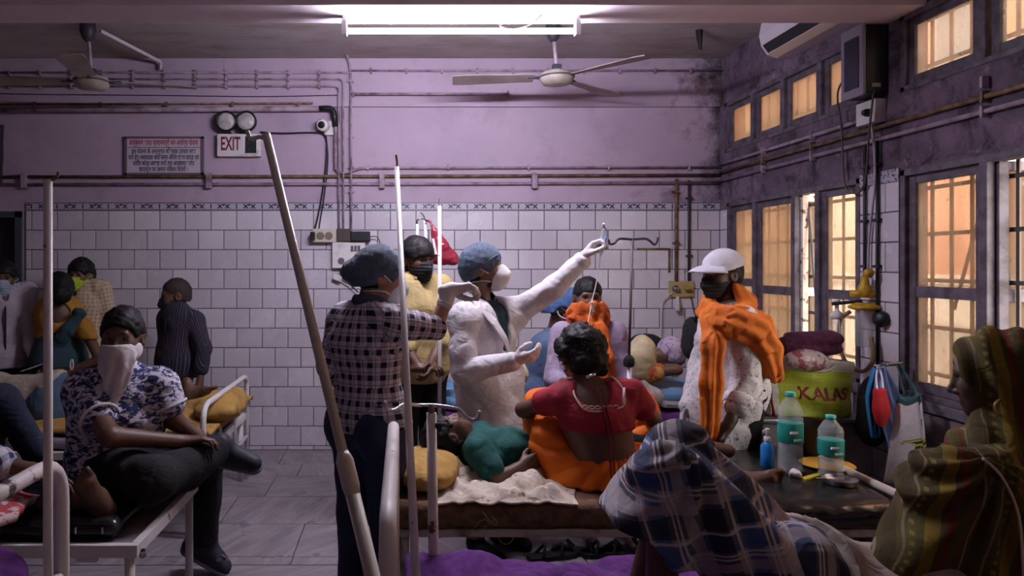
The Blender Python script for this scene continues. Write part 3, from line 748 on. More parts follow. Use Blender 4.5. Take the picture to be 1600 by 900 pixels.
part('rod', tube([B(6, 196), B(4, 240), B(4, 291)], .012, 8), m_dark, wbk); part('arm', tube([B(6, 198), B(-22, 200)], .012, 8), m_dark, wbk); part('clip', box(X(-1), X(9), yw-.05, yw, Z(255), Z(228), .004), m_dark, wbk)
for (px, py, q) in ((1092, 42, 1),):
    c0 = P(px, 40, 5.02)
    solo('cable_stub', tube(smooth_pts([c0+A([0, 0, .0]), c0+A([.005, .0, -.09]), c0+A([.012, 0, -.17])]), [.03]*6+[.022]*6+[.012], 8) if False else tube([c0, c0+A([.005, 0, -.09]), c0+A([.012, 0, -.17])], [.028, .022, .01], 8), m_black, 'black cable stub hanging from the ceiling near the windows', 'cable')
# ------------------------------------------------ switchboard
yt = YB-.006
sb = thing('switchboard', 'white switchboard with sockets on the tiled wall', 'switchboard', (X(545), yt, Z(421)))
part('board', box(X(520), X(571), yt-.05, yt, Z(419), Z(378), .006), m_white, sb)
for k in range(3): part('switch', box(X(549+k*5.2), X(553+k*5.2), yt-.058, yt-.048, Z(393), Z(384), .002), M('switch_grey', (.12, .1, .11), .4), sb)
part('socket', lathe((X(534), yt-.05, Z(408)), [(.028, 0), (.028, .004), (.02, .005)], 16, (0, -1, 0)), M('switch_grey', (.12, .1, .11), .4), sb)
ss = thing('socket_strip', 'cream double socket strip above the switchboard', 'socket', (X(512), yt, Z(380)))
part('casing', box(X(490), X(531), yt-.055, yt, Z(379), Z(358), .006), M('cream_plastic', (.50, .44, .36), .5), ss)
for px in (502, 515): part('socket', lathe((X(px), yt-.055, Z(369)), [(.032, 0), (.032, .004), (.024, .005)], 16, (0, -1, 0)), M('socket_dark', (.18, .14, .12), .4), ss)
part('plug', box(X(487), X(494), yt-.09, yt-.03, Z(376), Z(363), .006), m_black, ss)
ad = thing('power_adapter', 'black power adapter plugged in above the switchboard', 'adapter', (X(560), yt, Z(378)))
part('body', box(X(549), X(579), yt-.08, yt, Z(377), Z(362), .006), m_black, ad); part('block', box(X(527), X(549), yt-.065, yt, Z(378), Z(358), .006), M('adapter_brown', (.06, .04, .035), .5), ad)
part('cord', tube(smooth_pts([(X(578), yt-.05, Z(370)), (X(590), yt-.05, Z(371)), (X(596), yt-.05, Z(385))]), .004, 6), m_cable, ad, True)
pl = thing('hanging_plug', 'loose plug hanging below the switchboard', 'plug', (X(530), yt, Z(440)))
part('plug_body', obox((X(528), yt-.03, Z(434)), (.035, 0, -.015), (0, .02, 0), (.008, 0, .022), .006), m_white, pl)
part('cord', tube(smooth_pts([(X(531), yt-.03, Z(405)), (X(532), yt-.03, Z(425)), (X(536), yt-.03, Z(438)), (X(548), yt-.04, Z(445)), (X(560), yt-.05, Z(456))]), .006, 6), m_cable, pl, True)
# ------------------------------------------------ ceiling fans
m_fan = M('fan_cream', (.42, .36, .32), .5, (.25, .19, .16), 6, .4, .7); m_blade = M('fan_blade', (.30, .24, .22), .5, (.2, .15, .13), 5, .4, .7)
def fan(px, py, Y, angs, label, bl):
    c = P(px, py, Y); r = thing('ceiling_fan', label, 'fan', (c[0], c[1], c[2]-.04))
    part('motor', lathe(c, [(.03, -.055), (.095, -.045), (.118, -.015), (.12, .005), (.105, .03), (.05, .05), (.03, .055)], 24), m_fan, r, True)
    part('ring', lathe(c, [(.121, -.006), (.123, 0), (.121, .006)], 24), M('fan_dark', (.06, .05, .06), .5), r, True)
    part('down_rod', tube([c+A([0, 0, .05]), (c[0]-.025, c[1], HC-.05)], .013, 10), m_pipe, r, True)
    part('coupling', [box(c[0]-.03, c[0]+.03, c[1]-.025, c[1]+.025, c[2]+.05, c[2]+.09, .006)], m_dark, r)
    part('canopy', lathe((c[0]-.025, c[1], HC-.0), [(.05, 0), (.055, -.05), (.04, -.10), (.016, -.13)], 16), m_dark, r, True)
    for a in angs:
        d = A([math.cos(a), math.sin(a), .0]); s = A([-d[1], d[0], 0]); n = A([0, 0, 1.])
        def fn(u, v):
            w = (.055+.035*u)*(1 if u < .93 else .8)
            return c+d*(.16+u*(bl-.16))+s*(v-.5)*2*w+n*((v-.5)*.022-.01*u)
        Vv, Ff, _ = grid(8, 4, fn, .006); o = mesh_obj('blade', Vv, Ff, m_blade, r, False)
        part('blade_arm', obox(c+d*.14+n*.0, d*.06, s*.02, n*.006), m_dark, r)
    return r
fan(143, 128, 4.88, (.16, 3.26, 4.95), 'ceiling fan with worn blades over the beds by the dark doorway', .70)
fan(870, 121, 4.88, (.72, 3.1, 5.40), 'ceiling fan with worn blades over the person in the white coat', .72)
# ------------------------------------------------ suction and oxygen set on the tiled pier
y_ = 3.845
sx = thing('oxygen_regulator', 'yellow oxygen regulator with jar on the tiled pier', 'medical regulator', (XR-.08, y_, .95))
m_yel = M('yellow_enamel', (.55, .33, .02), .4, (.36, .2, .02), 20, .45, .6)
part('gauge', lathe((XR-.06, y_-.03, 1.465), [(.024, 0), (.026, .02), (.024, .035)], 16, (-.5, -1, 0)), m_yel, sx, True)
part('valve_body', [lathe((XR-.06, y_, 1.33), [(.022, 0), (.034, .02), (.036, .05), (.022, .08), (.016, .12)], 14), lathe((XR-.06, y_, 1.35), [(.02, -.07), (.02, .07)], 10, (1, -.6, 0))], m_yel, sx, True)
part('collar', lathe((XR-.06, y_, 1.262), [(.05, 0), (.078, .008), (.078, .022), (.04, .04)], 20), m_yel, sx, True)
def clear(name, tint, body, fac, rough=.12):          # thin clear plastic: mostly see-through, with a sheen
    s = N(name); tr = s.n('ShaderNodeBsdfTransparent'); tr.inputs[0].default_value = (*tint, 1); mx = s.n('ShaderNodeMixShader')
    mx.inputs[0].default_value = fac+.08; s.l(tr.outputs[0], mx.inputs[1]); s.l(s.b.outputs[0], mx.inputs[2]); s.l(mx.outputs[0], s.out.inputs[0])
    s.fin(body, rough, 0, .6); return s.m
m_clear = clear('clear_plastic', (.93, .93, .93), (.75, .73, .74), .22)
part('jar', lathe((XR-.06, y_, 1.06), [(.03, 0), (.045, .01), (.047, .19), (.042, .2)], 20), m_clear, sx, True)
part('wall_knob', lathe((XR, y_-.09, 1.22), [(.035, 0), (.045, .03), (.03, .06)], 14, (-1, 0, 0)), m_black, sx, True)
part('hose', tube(smooth_pts([(XR-.1, y_+.06, 1.25), (XR-.13, y_+.10, 1.2), (XR-.13, y_+.11, 1.08), (XR-.12, y_+.07, .97), (XR-.09, y_-.02, .93), (XR-.06, y_-.06, .98), (XR-.06, y_-.07, 1.06), (XR-.06, y_-.05, 1.12)]), .011, 8), M('tan_hose', (.26, .16, .08), .4), sx, True)
hb = thing('humidifier_bottle', 'small clear humidifier bottle beside the yellow regulator', 'bottle', (XR-.16, y_+.16, 1.02))
hx, hy = XR-.15, y_+.1
part('lid', lathe((hx, hy, 1.205), [(.032, 0), (.034, .025), (.02, .04), (.010, .05), (.010, .09), (.018, .092), (.018, .11)], 14), m_white, hb, True)
part('bottle', lathe((hx, hy, 1.08), [(.026, 0), (.031, .01), (.031, .125)], 14), m_clear, hb, True)
part('connector', tube([(hx-.03, hy, 1.29), (hx+.09, hy-.08, 1.31)], .010, 8), m_black, hb)
part('hose', tube(smooth_pts([(hx, hy-.02, 1.21), (hx+.0, hy-.05, 1.0), (hx-.02, hy-.08, .85), (hx+.0, hy-.12, .76)]), .005, 6), M('cloudy_plastic', (.62, .58, .56), .3), hb, True)
# ================================================================ drip stands and poles
def hook_pts(b, d, l=.05): b = A(b); return smooth_pts([b, b+A(d)*l*.6+A([0, 0, -.01]), b+A(d)*l+A([0, 0, .0]), b+A(d)*l*1.25+A([0, 0, .035])])
def pole(label, a, b, ra, rb, mat, collar=None, hook=None, name='drip_pole'):
    a, b = A(a), A(b); r = thing(name, label, 'pole', b)
    if collar is not None:
        m = a+(b-a)*collar
        part('upper_tube', tube([a, m], [ra, ra*1.02], 14), mat, r, True); part('lower_tube', tube([m, b], [rb*.98, rb], 14), mat, r, True)
        part('collar', tube([m+(a-b)*.02, m+(a-b)*.012, m-(a-b)*.012, m-(a-b)*.02], [ra*1.05, rb*1.18, rb*1.18, rb], 14), mat, r, True)
    else: part('tube', tube([a, b], [ra, rb], 14), mat, r, True)
    if hook is not None:
        part('hook', tube(smooth_pts([A(q) for q in hook[0]]), hook[1], 8), hook[2], r, True)
    return r
a = P(75, 281, 1.78); b = A([a[0], a[1], .0])
pole('white drip pole with rust spots at the foot end of the purple bed', a, b, .0105, .0125, m_enamel, None, ([a+A([0, 0, -.004]), a+A([.016, 0, .002]), a+A([.023, 0, .006]), a+A([.026, 0, .02])], .0035, m_rust))
t0 = P(416, 210, 1.62); d0 = P(582, 900, 1.25)
pole('thick cream pole leaning across the aisle beside the person in plaid', t0, t0+(d0-t0)*(t0[2]/(t0[2]-d0[2])), .0100, .0142, M('cream_enamel', (.66, .58, .50), .4, (.5, .38, .28), 12, .62, .72), .81*(t0[2]-d0[2])/t0[2], ([t0+A([0, 0, -.009]), t0+A([-.016, 0, -.006]), t0+A([-.036, 0, -.009]), t0+A([-.044, 0, .008])], .005, M('cream_enamel', (.66, .58, .50), .4)))
t0 = P(620, 262, 2.75); d0 = P(649, 880, 1.95)
pole('slim leaning white pole in front of the person in plaid', t0, t0+(d0-t0)*1.2, .0095, .0135, m_enamel, None, ([t0+A([0, 0, -.02]), t0+A([.001, 0, .02]), t0+A([-.003, 0, .05])], .004, m_rust))
t0 = P(687, 322, 3.9)
pole('thin white drip stand behind the person in the white coat', t0, (t0[0], t0[1], .0), .0105, .012, m_enamel, None, ([t0+A([-.004, 0, -.02]), t0+A([-.004, 0, .02]), t0+A([-.002, 0, .04])], .003, m_chrome))
t0 = P(652, 350, 4.45)
pole('thin drip stand with a crook behind the yellow-shirted person', t0, (t0[0]+.02, t0[1], 0), .009, .011, m_enamel, None, ([t0+A([0, 0, -.01]), t0+A([-.0, 0, .02]), t0+A([.02, 0, .035]), t0+A([.045, 0, .03])], .006, m_chrome))
t0 = P(664, 344, 4.6)
rb_pole = pole('thin drip stand carrying the red bag', t0, (t0[0]+.09, t0[1], 0), .010, .011, m_enamel, None, ([t0+A([0, 0, -.01]), t0+A([-.01, 0, .03]), t0+A([-.03, 0, .05])], .004, m_chrome))
# the stand beside the man with the orange scarf
tx = P(988, 374, 3.95); gs = thing('drip_stand', 'dark drip stand with a two-armed hook bar', 'drip stand', (tx[0]-.02, tx[1], 0))
part('rod', tube([tx, P(983, 560, 3.95)], .0075, 10), M('rod_dark', (.12, .085, .08), .5), gs, True)
part('lower_tube', tube([P(983, 556, 3.95), (P(983, 560, 3.95)[0], 3.95, .03)], .013, 10), m_enamel, gs, True)
part('knob', lathe(P(983, 566, 3.95), [(.012, -.03), (.03, -.022), (.034, 0), (.03, .022), (.014, .04)], 6), m_black, gs)
q = lambda x, y: P(x, y, 3.95)
part('hook_bar', tube(smooth_pts([q(951, 374), q(953, 381), q(960, 380), q(968, 373), q(988, 374), q(1008, 373), q(1016, 377), q(1022, 382), q(1026, 379), q(1028, 371)], 4), .007, 8), m_dark, gs, True)
part('base', [tube([(q(983, 0)[0]+.22*math.cos(t), 3.95+.22*math.sin(t), .02), (q(983, 0)[0], 3.95, .06)], .012, 8) for t in (0.3, 2.4, 4.5)], m_dark, gs)
# short post with a chrome cross hook at the corner of the middle bed
c0 = P(674, 645, 2.42); pg = thing('bed_drip_post', 'short chipped white post with a chrome hook bar at the bed corner', 'drip post', (c0[0]+.02, c0[1], 0))
m_post = M('very_chipped_enamel', (.66, .60, .55), .4, (.10, .06, .035), 13, .56, .60, .15, 60, detail=6)
part('post', tube([c0, (c0[0]+.015, c0[1], .02)], [.017, .019], 14), m_post, pg, True)
part('neck', tube([c0+A([0, 0, -.02]), c0+A([0, 0, .03])], .011, 10), m_rust, pg, True)
part('bolt', lathe(P(684, 665, 2.40), [(.012, 0), (.012, .015), (.006, .016)], 8, (.4, -1, 0)), m_black, pg)
q = lambda x, y, Y=2.42: P(x, y, Y)
part('hook_bar', tube(smooth_pts([q(601, 627, 2.3), q(606, 640, 2.31), q(618, 640, 2.33), q(632, 632, 2.36), q(655, 633), q(674, 633), q(700, 636), q(718, 640), q(728, 650), q(738, 656), q(746, 652), q(749, 641)], 5), .0062, 10), m_chrome, pg, True)
# ================================================================ beds, mattresses, bedding
m_rexine = M('black_rexine', (.010, .009, .010), .24, (.018, .016, .017), 7, .4, .7, .35, 14, spec=.5, bd=.01)
m_purple = M('purple_blanket', (.115, .028, .17), .95, (.08, .018, .125), 30, .4, .6, .5, 130, bd=.003, wr=0.5)
m_coir = M('brown_coir', (.19, .105, .06), .95, (.105, .055, .032), 22, .38, .62, .6, 150, bd=.006)
m_yellow_sheet = M('mustard_sheet', (.44, .26, .07), .9, (.33, .18, .045), 9, .4, .7, .3, 40, wr=0.45)
m_blue_sheet = M('pale_blue_sheet', (.14, .27, .43), .9, (.10, .2, .34), 7, .4, .7, .3, 30, wr=0.45)
def arch(x, ya, yb, z0, zt, r, rad=.12, n=6):                     # an inverted U in a plane x = const
    return tube(bent([(x, ya, z0), (x, ya, zt), (x, yb, zt), (x, yb, z0)], rad, n), r, 12)
def bed(label, x0, x1, y0, y1, z, ends=(), mat=None, rail=.045, cast=False):
    mat = mat or m_enamel
    r = thing('hospital_bed', label, 'bed', ((x0+x1)/2, (y0+y1)/2, 0))
    for y, nm in ((y0, 'side_rail'), (y1-.03, 'side_rail')): part(nm, box(x0, x1, y, y+.03, z-rail, z, .004), mat, r)
    for x in (x0, x1-.03): part('end_rail', box(x, x+.03, y0+.03, y1-.03, z-rail, z, .004), mat, r)
    part('bed_base', box(x0+.03, x1-.03, y0+.03, y1-.03, z-.02, z-.008), M('base_sheet', (.16, .13, .14), .6), r)
    for x in (x0+.02, x1-.05):
        for y in (y0+.01, y1-.04): part('leg', tube([(x+.015, y+.015, 0), (x+.015, y+.015, z-rail+.005)], .018, 10), mat, r, True)
    for xe, zt, ya, yb, rad, lowz in ends:
        e = part('end_frame', arch(xe, ya, yb, .02, zt, .021 if zt > .85 else .017, rad), mat, r, True)
        if lowz: part('cross_bar', tube([(xe, ya, lowz), (xe, yb, lowz)], .014, 10), mat, e, True)
        if lowz:
            for t in (.33, .66): part('spindle', tube([(xe, ya+(yb-ya)*t, lowz), (xe, ya+(yb-ya)*t, zt)], .011, 10), mat, e, True)
    return r
def mattress(name, label, x0, x1, y0, y1, z0, z1, mat, rad=.03, amp=.006, seed=1, step=.035):
    s = S(); t = (z1-z0)/2
    nx, ny = max(int((x1-x0)/step), 4), max(int((y1-y0)/step), 4)
    bm = bmesh.new(); bmesh.ops.create_cube(bm, size=1)
    for w in bm.verts: w.co = Vector(((x0+x1)/2+w.co.x*(x1-x0), (y0+y1)/2+w.co.y*(y1-y0), (z0+z1)/2+w.co.z*(z1-z0)))
    bmesh.ops.bevel(bm, geom=bm.edges[:], offset=min(rad, t*.9), segments=3, profile=.5, affect='EDGES')
    ex = [e for e in bm.edges if e.calc_length() > .3 and abs(e.verts[0].co.x-e.verts[1].co.x) > .3]; bmesh.ops.subdivide_edges(bm, edges=ex, cuts=nx, use_grid_fill=True)
    ey = [e for e in bm.edges if abs(e.verts[0].co.y-e.verts[1].co.y) > .3]; bmesh.ops.subdivide_edges(bm, edges=ey, cuts=ny, use_grid_fill=True)
    bm.normal_update()
    Vn = A([w.co[:] for w in bm.verts]); nn = A([w.normal[:] for w in bm.verts])
    Vn = Vn+nn*(amp*noise3(Vn, 14, seed)+amp*.6*noise3(Vn, 33, seed+5))[:, None]*(Vn[:, 2] > z0+.004)[:, None]
    bm.verts.index_update(); F = [[w.index for w in f.verts] for f in bm.faces]; bm.free()
    return setp(mesh_obj(name, Vn, F, mat, None, True), label, 'mattress')
def drape(name, label, cat, x0, x1, y0, y1, zf, mat, thick=.012, n=(60, 40), parent=None, edge=None, group=None):
    """cloth lying on something: zf(x,y) arrays; edge noise makes an irregular outline."""
    def fn(u, v): return (0, 0, 0)
    u = np.linspace(0, 1, n[0]); v = np.linspace(0, 1, n[1]); U, Vv = np.meshgrid(u, v, indexing='ij')
    Xg = x0+(x1-x0)*U; Yg = y0+(y1-y0)*Vv
    if edge:
        e = edge*noise3(np.stack([Xg*0+U*3, Vv*3, U*0], -1).reshape(-1, 3), 5, 3).reshape(U.shape); Xg = Xg+e*np.abs(2*U-1); Yg = Yg+e*np.abs(2*Vv-1)
    Pn = np.stack([Xg, Yg, zf(Xg, Yg)], -1)
    return sheet_obj(name, Pn, mat, thick, label, cat, parent, group)
def sheet_obj(name, Pn, mat, thick, label=None, cat=None, parent=None, group=None, uvscale=None):
    nu, nv = Pn.shape[:2]; nn = np.cross(np.gradient(Pn, axis=0), np.gradient(Pn, axis=1)); nn /= _len(nn)[..., None]+1e-9
    I = np.arange(nu*nv).reshape(nu, nv)
    F = np.stack([I[:-1, :-1], I[1:, :-1], I[1:, 1:], I[:-1, 1:]], -1).reshape(-1, 4)
    V0 = Pn.reshape(-1, 3); V1 = (Pn-nn*thick).reshape(-1, 3); n0 = len(V0)
    rim = np.concatenate([I[:, 0], I[-1, 1:], I[::-1, -1][1:], I[0, ::-1][1:-1]])
    E = np.stack([np.roll(rim, -1), rim, rim+n0, np.roll(rim, -1)+n0], 1)
    du = np.cumsum(np.concatenate([np.zeros((1, nv)), _len(np.diff(Pn, axis=0))]), 0); dv = np.cumsum(np.concatenate([np.zeros((nu, 1)), _len(np.diff(Pn, axis=1))], 1), 1)
    uv = np.stack([du, dv, du*0], -1).reshape(-1, 3)
    o = mesh_obj(name, np.vstack([V0, V1]), np.vstack([F, F[:, ::-1]+n0, E]), mat, parent, True, np.vstack([uv, uv]))
    return setp(o, label, cat, group)
def bumpz(X_, Y_, f, seed): return noise3(np.stack([X_, Y_, X_*0], -1).reshape(-1, 3), f, seed).reshape(X_.shape)

# ---- middle bed: coir mattress, black rexine over its right half
CB = (-.03, 1.98, 2.75, 3.56)
bed('white hospital bed on which the person in the orange sari sits', *CB, .475, [(1.96, .60, 2.72, 3.60, .06, None)], M('grimy_enamel', (.46, .40, .36), .5, (.16, .11, .08), 9, .5, .66, .15, 60, detail=6), .03)
mattress('coir_mattress', 'thick brown coir mattress on the middle bed', CB[0]+.0, CB[1]-.02, CB[2]-.005, CB[3], .475, .575, m_coir, .03, .008, 2)
# frayed threads and a loose flap along its near edge
def rexine():
    x0, x1 = 1.04, 1.915
    u = np.linspace(0, 1, 50); prof = [(3.56, .585), (3.3, .587), (3.0, .588), (2.82, .588), (2.765, .58), (2.735, .56), (2.728, .53), (2.735, .50), (2.745, .487)]
    pr = smooth_pts([A([0, y, z]) for y, z in prof], 5); Pn = np.zeros((50, len(pr), 3))
    for j, p in enumerate(pr):
        Pn[:, j, 0] = x0+(x1-x0)*u; Pn[:, j, 1] = p[1]; Pn[:, j, 2] = p[2]
    n = noise3(Pn.reshape(-1, 3), 16, 4).reshape(50, -1); n2 = noise3(Pn.reshape(-1, 3), 34, 9).reshape(50, -1)
    fr = np.clip((3.0-Pn[..., 1])/.25, 0, 1)
    Pn[..., 1] -= fr*(.012*np.abs(n)+.010*np.abs(n2)); Pn[..., 2] += .004*n+.006*(1-fr)*np.abs(n2)+.004
    Pn[:, -6:, 0] += .03*n[:, -6:]
    return sheet_obj('rexine_cover', Pn[:, ::1], m_rexine, -.004, 'black rexine sheet wrapped over the window end of the middle bed', 'mattress cover')
rexine()
def rump(x, y):
    f = np.clip(np.minimum(np.minimum((x-.13)/.07, (.68-x)/.09), np.minimum((y-2.75)/.05, (3.2-y)/.06)), 0, 1)
    return .584+f*(.006+.055*np.abs(bumpz(x, y, 17, 1))+.03*np.abs(bumpz(x, y, 36, 2)))
drape('bed_sheet', 'rumpled cream printed sheet under the person in green', 'sheet', .13, .70, 2.745, 3.2, rump, M('cream_print', (.55, .46, .38), .9, (.28, .17, .11), 30, .58, .66, wr=.6), .008, (110, 80), None, .03)
fy = thing('frayed_thread', 'loose pale threads fraying from the coir mattress edge', 'thread', (P(752, 822, 2.735)[0], 2.735, .5))
for k, (px, py) in enumerate(((752, 818), (790, 835), (765, 805))):
    c = P(px, py, 2.728); pts = [c+A([.03*math.cos(t+k), -.004, .022*math.sin(1.3*t)-.004*t]) for t in np.linspace(0, 5.5, 14)]
    part('strand', tube(pts, .0012, 4), M('jute', (.5, .36, .22), .9), fy)
# ---- foreground bed with purple blanket
FB = (-.06, 2.45, 1.15, 2.38)
bed('white bed with a high chipped end frame and purple blanket', -.04, 2.42, 1.15, 2.36, .42, [(-.035, .925, 1.60, 2.62, .10, None)], m_enamel2)
mattress('mattress', 'thick mattress under the rumpled purple blanket', -.0, 2.4, 1.18, 2.33, .42, .475, M('mattress_ticking', (.25, .2, .24), .9), .03, .004, 5)
drape('blanket', 'rumpled purple blanket under the person in the checked lungi', 'blanket', .02, 1.2, 1.2, 2.42, lambda x, y: .468+.008+.042*np.abs(bumpz(x, y, 9, 3))+.03*np.abs(bumpz(x, y, 19, 8))+.03*np.exp(-((x-.25)/.2)**2)-np.clip(y-2.37, 0, 1)*.2, m_purple, .03, (90, 70), None, .02)
# ---- left foreground bed
bed('white bed with a rusty curved end frame at the aisle', -2.9, -.985, 1.05, 2.03, .46, [(-.985, .955, 1.05, 2.03, .13, .62)], m_enamel2)
mattress('mattress', 'thin mattress under the purple quilt by the rusty end frame', -2.9, -1.02, 1.08, 2.0, .46, .56, M('mattress_ticking', (.25, .2, .24), .9), .03, .004, 6)
s = S(); s.ell((-1.22, 1.88, .63), (.20, .16, .13), k=.05).ell((-1.5, 1.8, .6), (.28, .2, .13), k=.06).ell((-1.30, 1.6, .6), (.3, .3, .09), k=.06)
s.cut((0, 0, .562), (0, 0, -1))
sdf_part('quilt', s, .014, m_purple, None, lambda V: .012*np.abs(noise3(V, 20, 3))+.008*noise3(V, 44, 5), label='bundled purple quilt behind the rusty end frame', cat='quilt')
# ---- black mattress bed
bed('white bed with a black mattress on which the masked person sits', -2.9, -.93, 2.46, 3.20, .53, [], m_enamel)
bl_ = [o for o in bpy.data.objects if o.name.startswith('hospital_bed')][-1]
mattress('mattress', 'thin glossy black mattress under the seated masked person', -2.9, -1.02, 2.50, 3.18, .53, .60, m_rexine, .034, .006, 8)
for px in (118, 160): part('hook_slot', tube([P(px, 824, 2.455), P(px, 834, 2.455)], .003, 6), m_chrome, bl_)
part('corner_bolt', lathe(P(224, 862, 2.44), [(.012, 0), (.012, .03), (.007, .032)], 10, (.3, -1, 0)), m_chrome, bl_)
part('leg_bracket', box(P(120, 0, 2.47)[0], P(152, 0, 2.47)[0], 2.462, 2.485, P(0, 878, 2.47)[2], P(0, 857, 2.47)[2], .004), m_enamel, bl_)
# ---- back left bed with mustard sheet
bed('white bed with a bare end arch against the tiled wall', -3.15, -1.1, 3.90, 4.93, .47, [(-1.1, .73, 3.87, 4.95, .10, .30)], m_enamel)
mattress('mattress', 'mattress under the mustard sheet', -3.15, -1.13, 3.93, 4.9, .47, .54, M('mattress_ticking', (.25, .2, .24), .9), .03, .004, 9)
drape('bed_sheet', 'rumpled mustard sheet on the bed by the tiled wall', 'sheet', -2.6, -1.05, 3.95, 4.92, lambda x, y: .572+.03*np.abs(bumpz(x, y, 14, 5))+.02*np.abs(bumpz(x, y, 30, 6))+.12*np.exp(-((x+1.32)/.2)**2-((y-4.5)/.28)**2), m_yellow_sheet, .03, (80, 50), None, .03)
# ---- back right bed with purple and blue sheets
bed('grey bed with purple sheet behind the person in the white coat', .14, 2.05, 4.35, 5.25, .48, [(.15, .86, 4.33, 5.27, .08, None), (2.04, .95, 4.33, 5.27, .12, None)], M('grey_enamel', (.34, .34, .40), .45, (.14, .12, .13), 12, .55, .65))
mattress('mattress', 'mattress under the purple sheet behind the person in the white coat', .2, 2.0, 4.37, 5.23, .48, .56, M('mattress_ticking', (.25, .2, .24), .9), .03, .004, 10)
def purple_sheet():
    pr = smooth_pts([A([0, 5.2, .585]), A([0, 4.8, .59]), A([0, 4.42, .588]), A([0, 4.33, .56]), A([0, 4.30, .42]), A([0, 4.30, .25])], 6)
    u = np.linspace(0, 1, 60); Pn = np.zeros((60, len(pr), 3))
    for j, p in enumerate(pr): Pn[:, j] = np.stack([.22+1.72*u, u*0+p[1], u*0+p[2]], 1)
    n = noise3(Pn.reshape(-1, 3)*A([1, .3, .3]), 26, 4).reshape(60, -1); d = np.clip((4.45-Pn[..., 1])/.15, 0, 1); Pn[..., 1] -= d*.022*np.abs(n); Pn[..., 2] += (1-d)*.008*n+.006
    return sheet_obj('bed_sheet', Pn, m_purple, -.006, 'purple sheet hanging over the bed behind the person in the white coat', 'sheet')
purple_sheet()
drape('blue_sheet', 'folded blue sheet at the foot of the bed behind the person in the white coat', 'sheet', .24, .62, 4.38, 5.1, lambda x, y: .66+.03*np.abs(bumpz(x, y, 16, 5))+.01*bumpz(x, y, 40, 6), m_blue_sheet, .06, (40, 40), None, .02)
def pillow(name, label, c, r, mat, seed, cat='pillow'):
    s = S(); s.ell(c, r, k=.02); s.ell((c[0]-r[0]*.3, c[1], c[2]), (r[0]*.68, r[1]*.92, r[2]*.95), k=.05); s.ell((c[0]+r[0]*.3, c[1], c[2]), (r[0]*.68, r[1]*.92, r[2]*.95), k=.05)
    s.cut((0, 0, c[2]-r[2]*.75), (0, 0, -1))
    return sdf_part(name, s, .011, mat, None, lambda V: .006*noise3(V, 18, seed)+.002*noise3(V, 40, seed+1), label=label, cat=cat)
pillow('pillow', 'pale blue pillow under the person with the cream shawl', (P(1040, 592, 4.7)[0], 4.72, .66), (.27, .22, .075), m_blue_sheet, 4)
pillow('pillow', 'flat mustard pillow under the person in green', (.10, 3.05, .635), (.13, .24, .055), m_yellow_sheet, 7)
# ================================================================ people
def skin(name, c):
    s = N(name); k = s.coord()
    s.b.inputs['Subsurface Weight'].default_value = 0
    col = s.mix(s.ramp(s.noise(k, 9, 4), .35, .7), c, tuple(v*.78 for v in c))
    s.bump(s.noise(k, 220, 2), .08, .002)
    return s.fin(col, .5, 0, .4)
m_skin_d = skin('dark_skin', (.115, .055, .034)); m_skin_m = skin('brown_skin', (.21, .105, .065)); m_skin_l = skin('light_brown_skin', (.33, .175, .11)); m_skin_b = skin('deep_skin', (.07, .034, .024))
def hair_mat():
    s = N('black_hair'); k = s.coord(); h = s.noise(s.scale(k, (3, 3, 1)), 60, 4, .7)
    s.bump(h, .5, .003); return s.fin(s.mix(h, (.004, .0035, .0035), (.011, .009, .009)), .55, 0, .22)
m_hair = hair_mat()
m_eyew = M('eye_white', (.55, .5, .47), .25); m_iris = M('iris', (.012, .008, .006), .15); m_lip = M('lips', (.13, .05, .045), .5); m_brow = M('eyebrow', (.008, .006, .006), .8)
UP = A([0, 0, 1.])
def frame(f, u=UP):
    f = nrm(f); r = nrm(np.cross(f, u)); return r, f, np.cross(r, f)      # right, forward, up of a head or torso
def pose(x, y, H, fw, z=0.):
    g = H/1.70; f = nrm([fw[0], fw[1], 0]); r = A([f[1], -f[0], 0]); o = A([x, y, z])
    q = lambda a, b, c: o+g*(r*a+f*b+UP*c)
    J = dict(g=g, f=f, r=r, o=o, hf=f, hu=UP, head=q(0, .02, 1.575), neck=q(0, -.02, 1.43), chest=q(0, 0, 1.26), waist=q(0, .01, 1.06), pelvis=q(0, 0, .95),
             tf=f)
    for n, s in (('r', 1), ('l', -1)):
        J[n+'sh'] = q(.175*s, -.01, 1.385); J[n+'el'] = q(.235*s, -.03, 1.10); J[n+'wr'] = q(.245*s, .05, .86)
        J[n+'hip'] = q(.09*s, 0, .92); J[n+'kn'] = q(.10*s, .01, .49); J[n+'an'] = q(.10*s, -.02, .08); J[n+'to'] = q(.12*s, .15, .025)
    return J
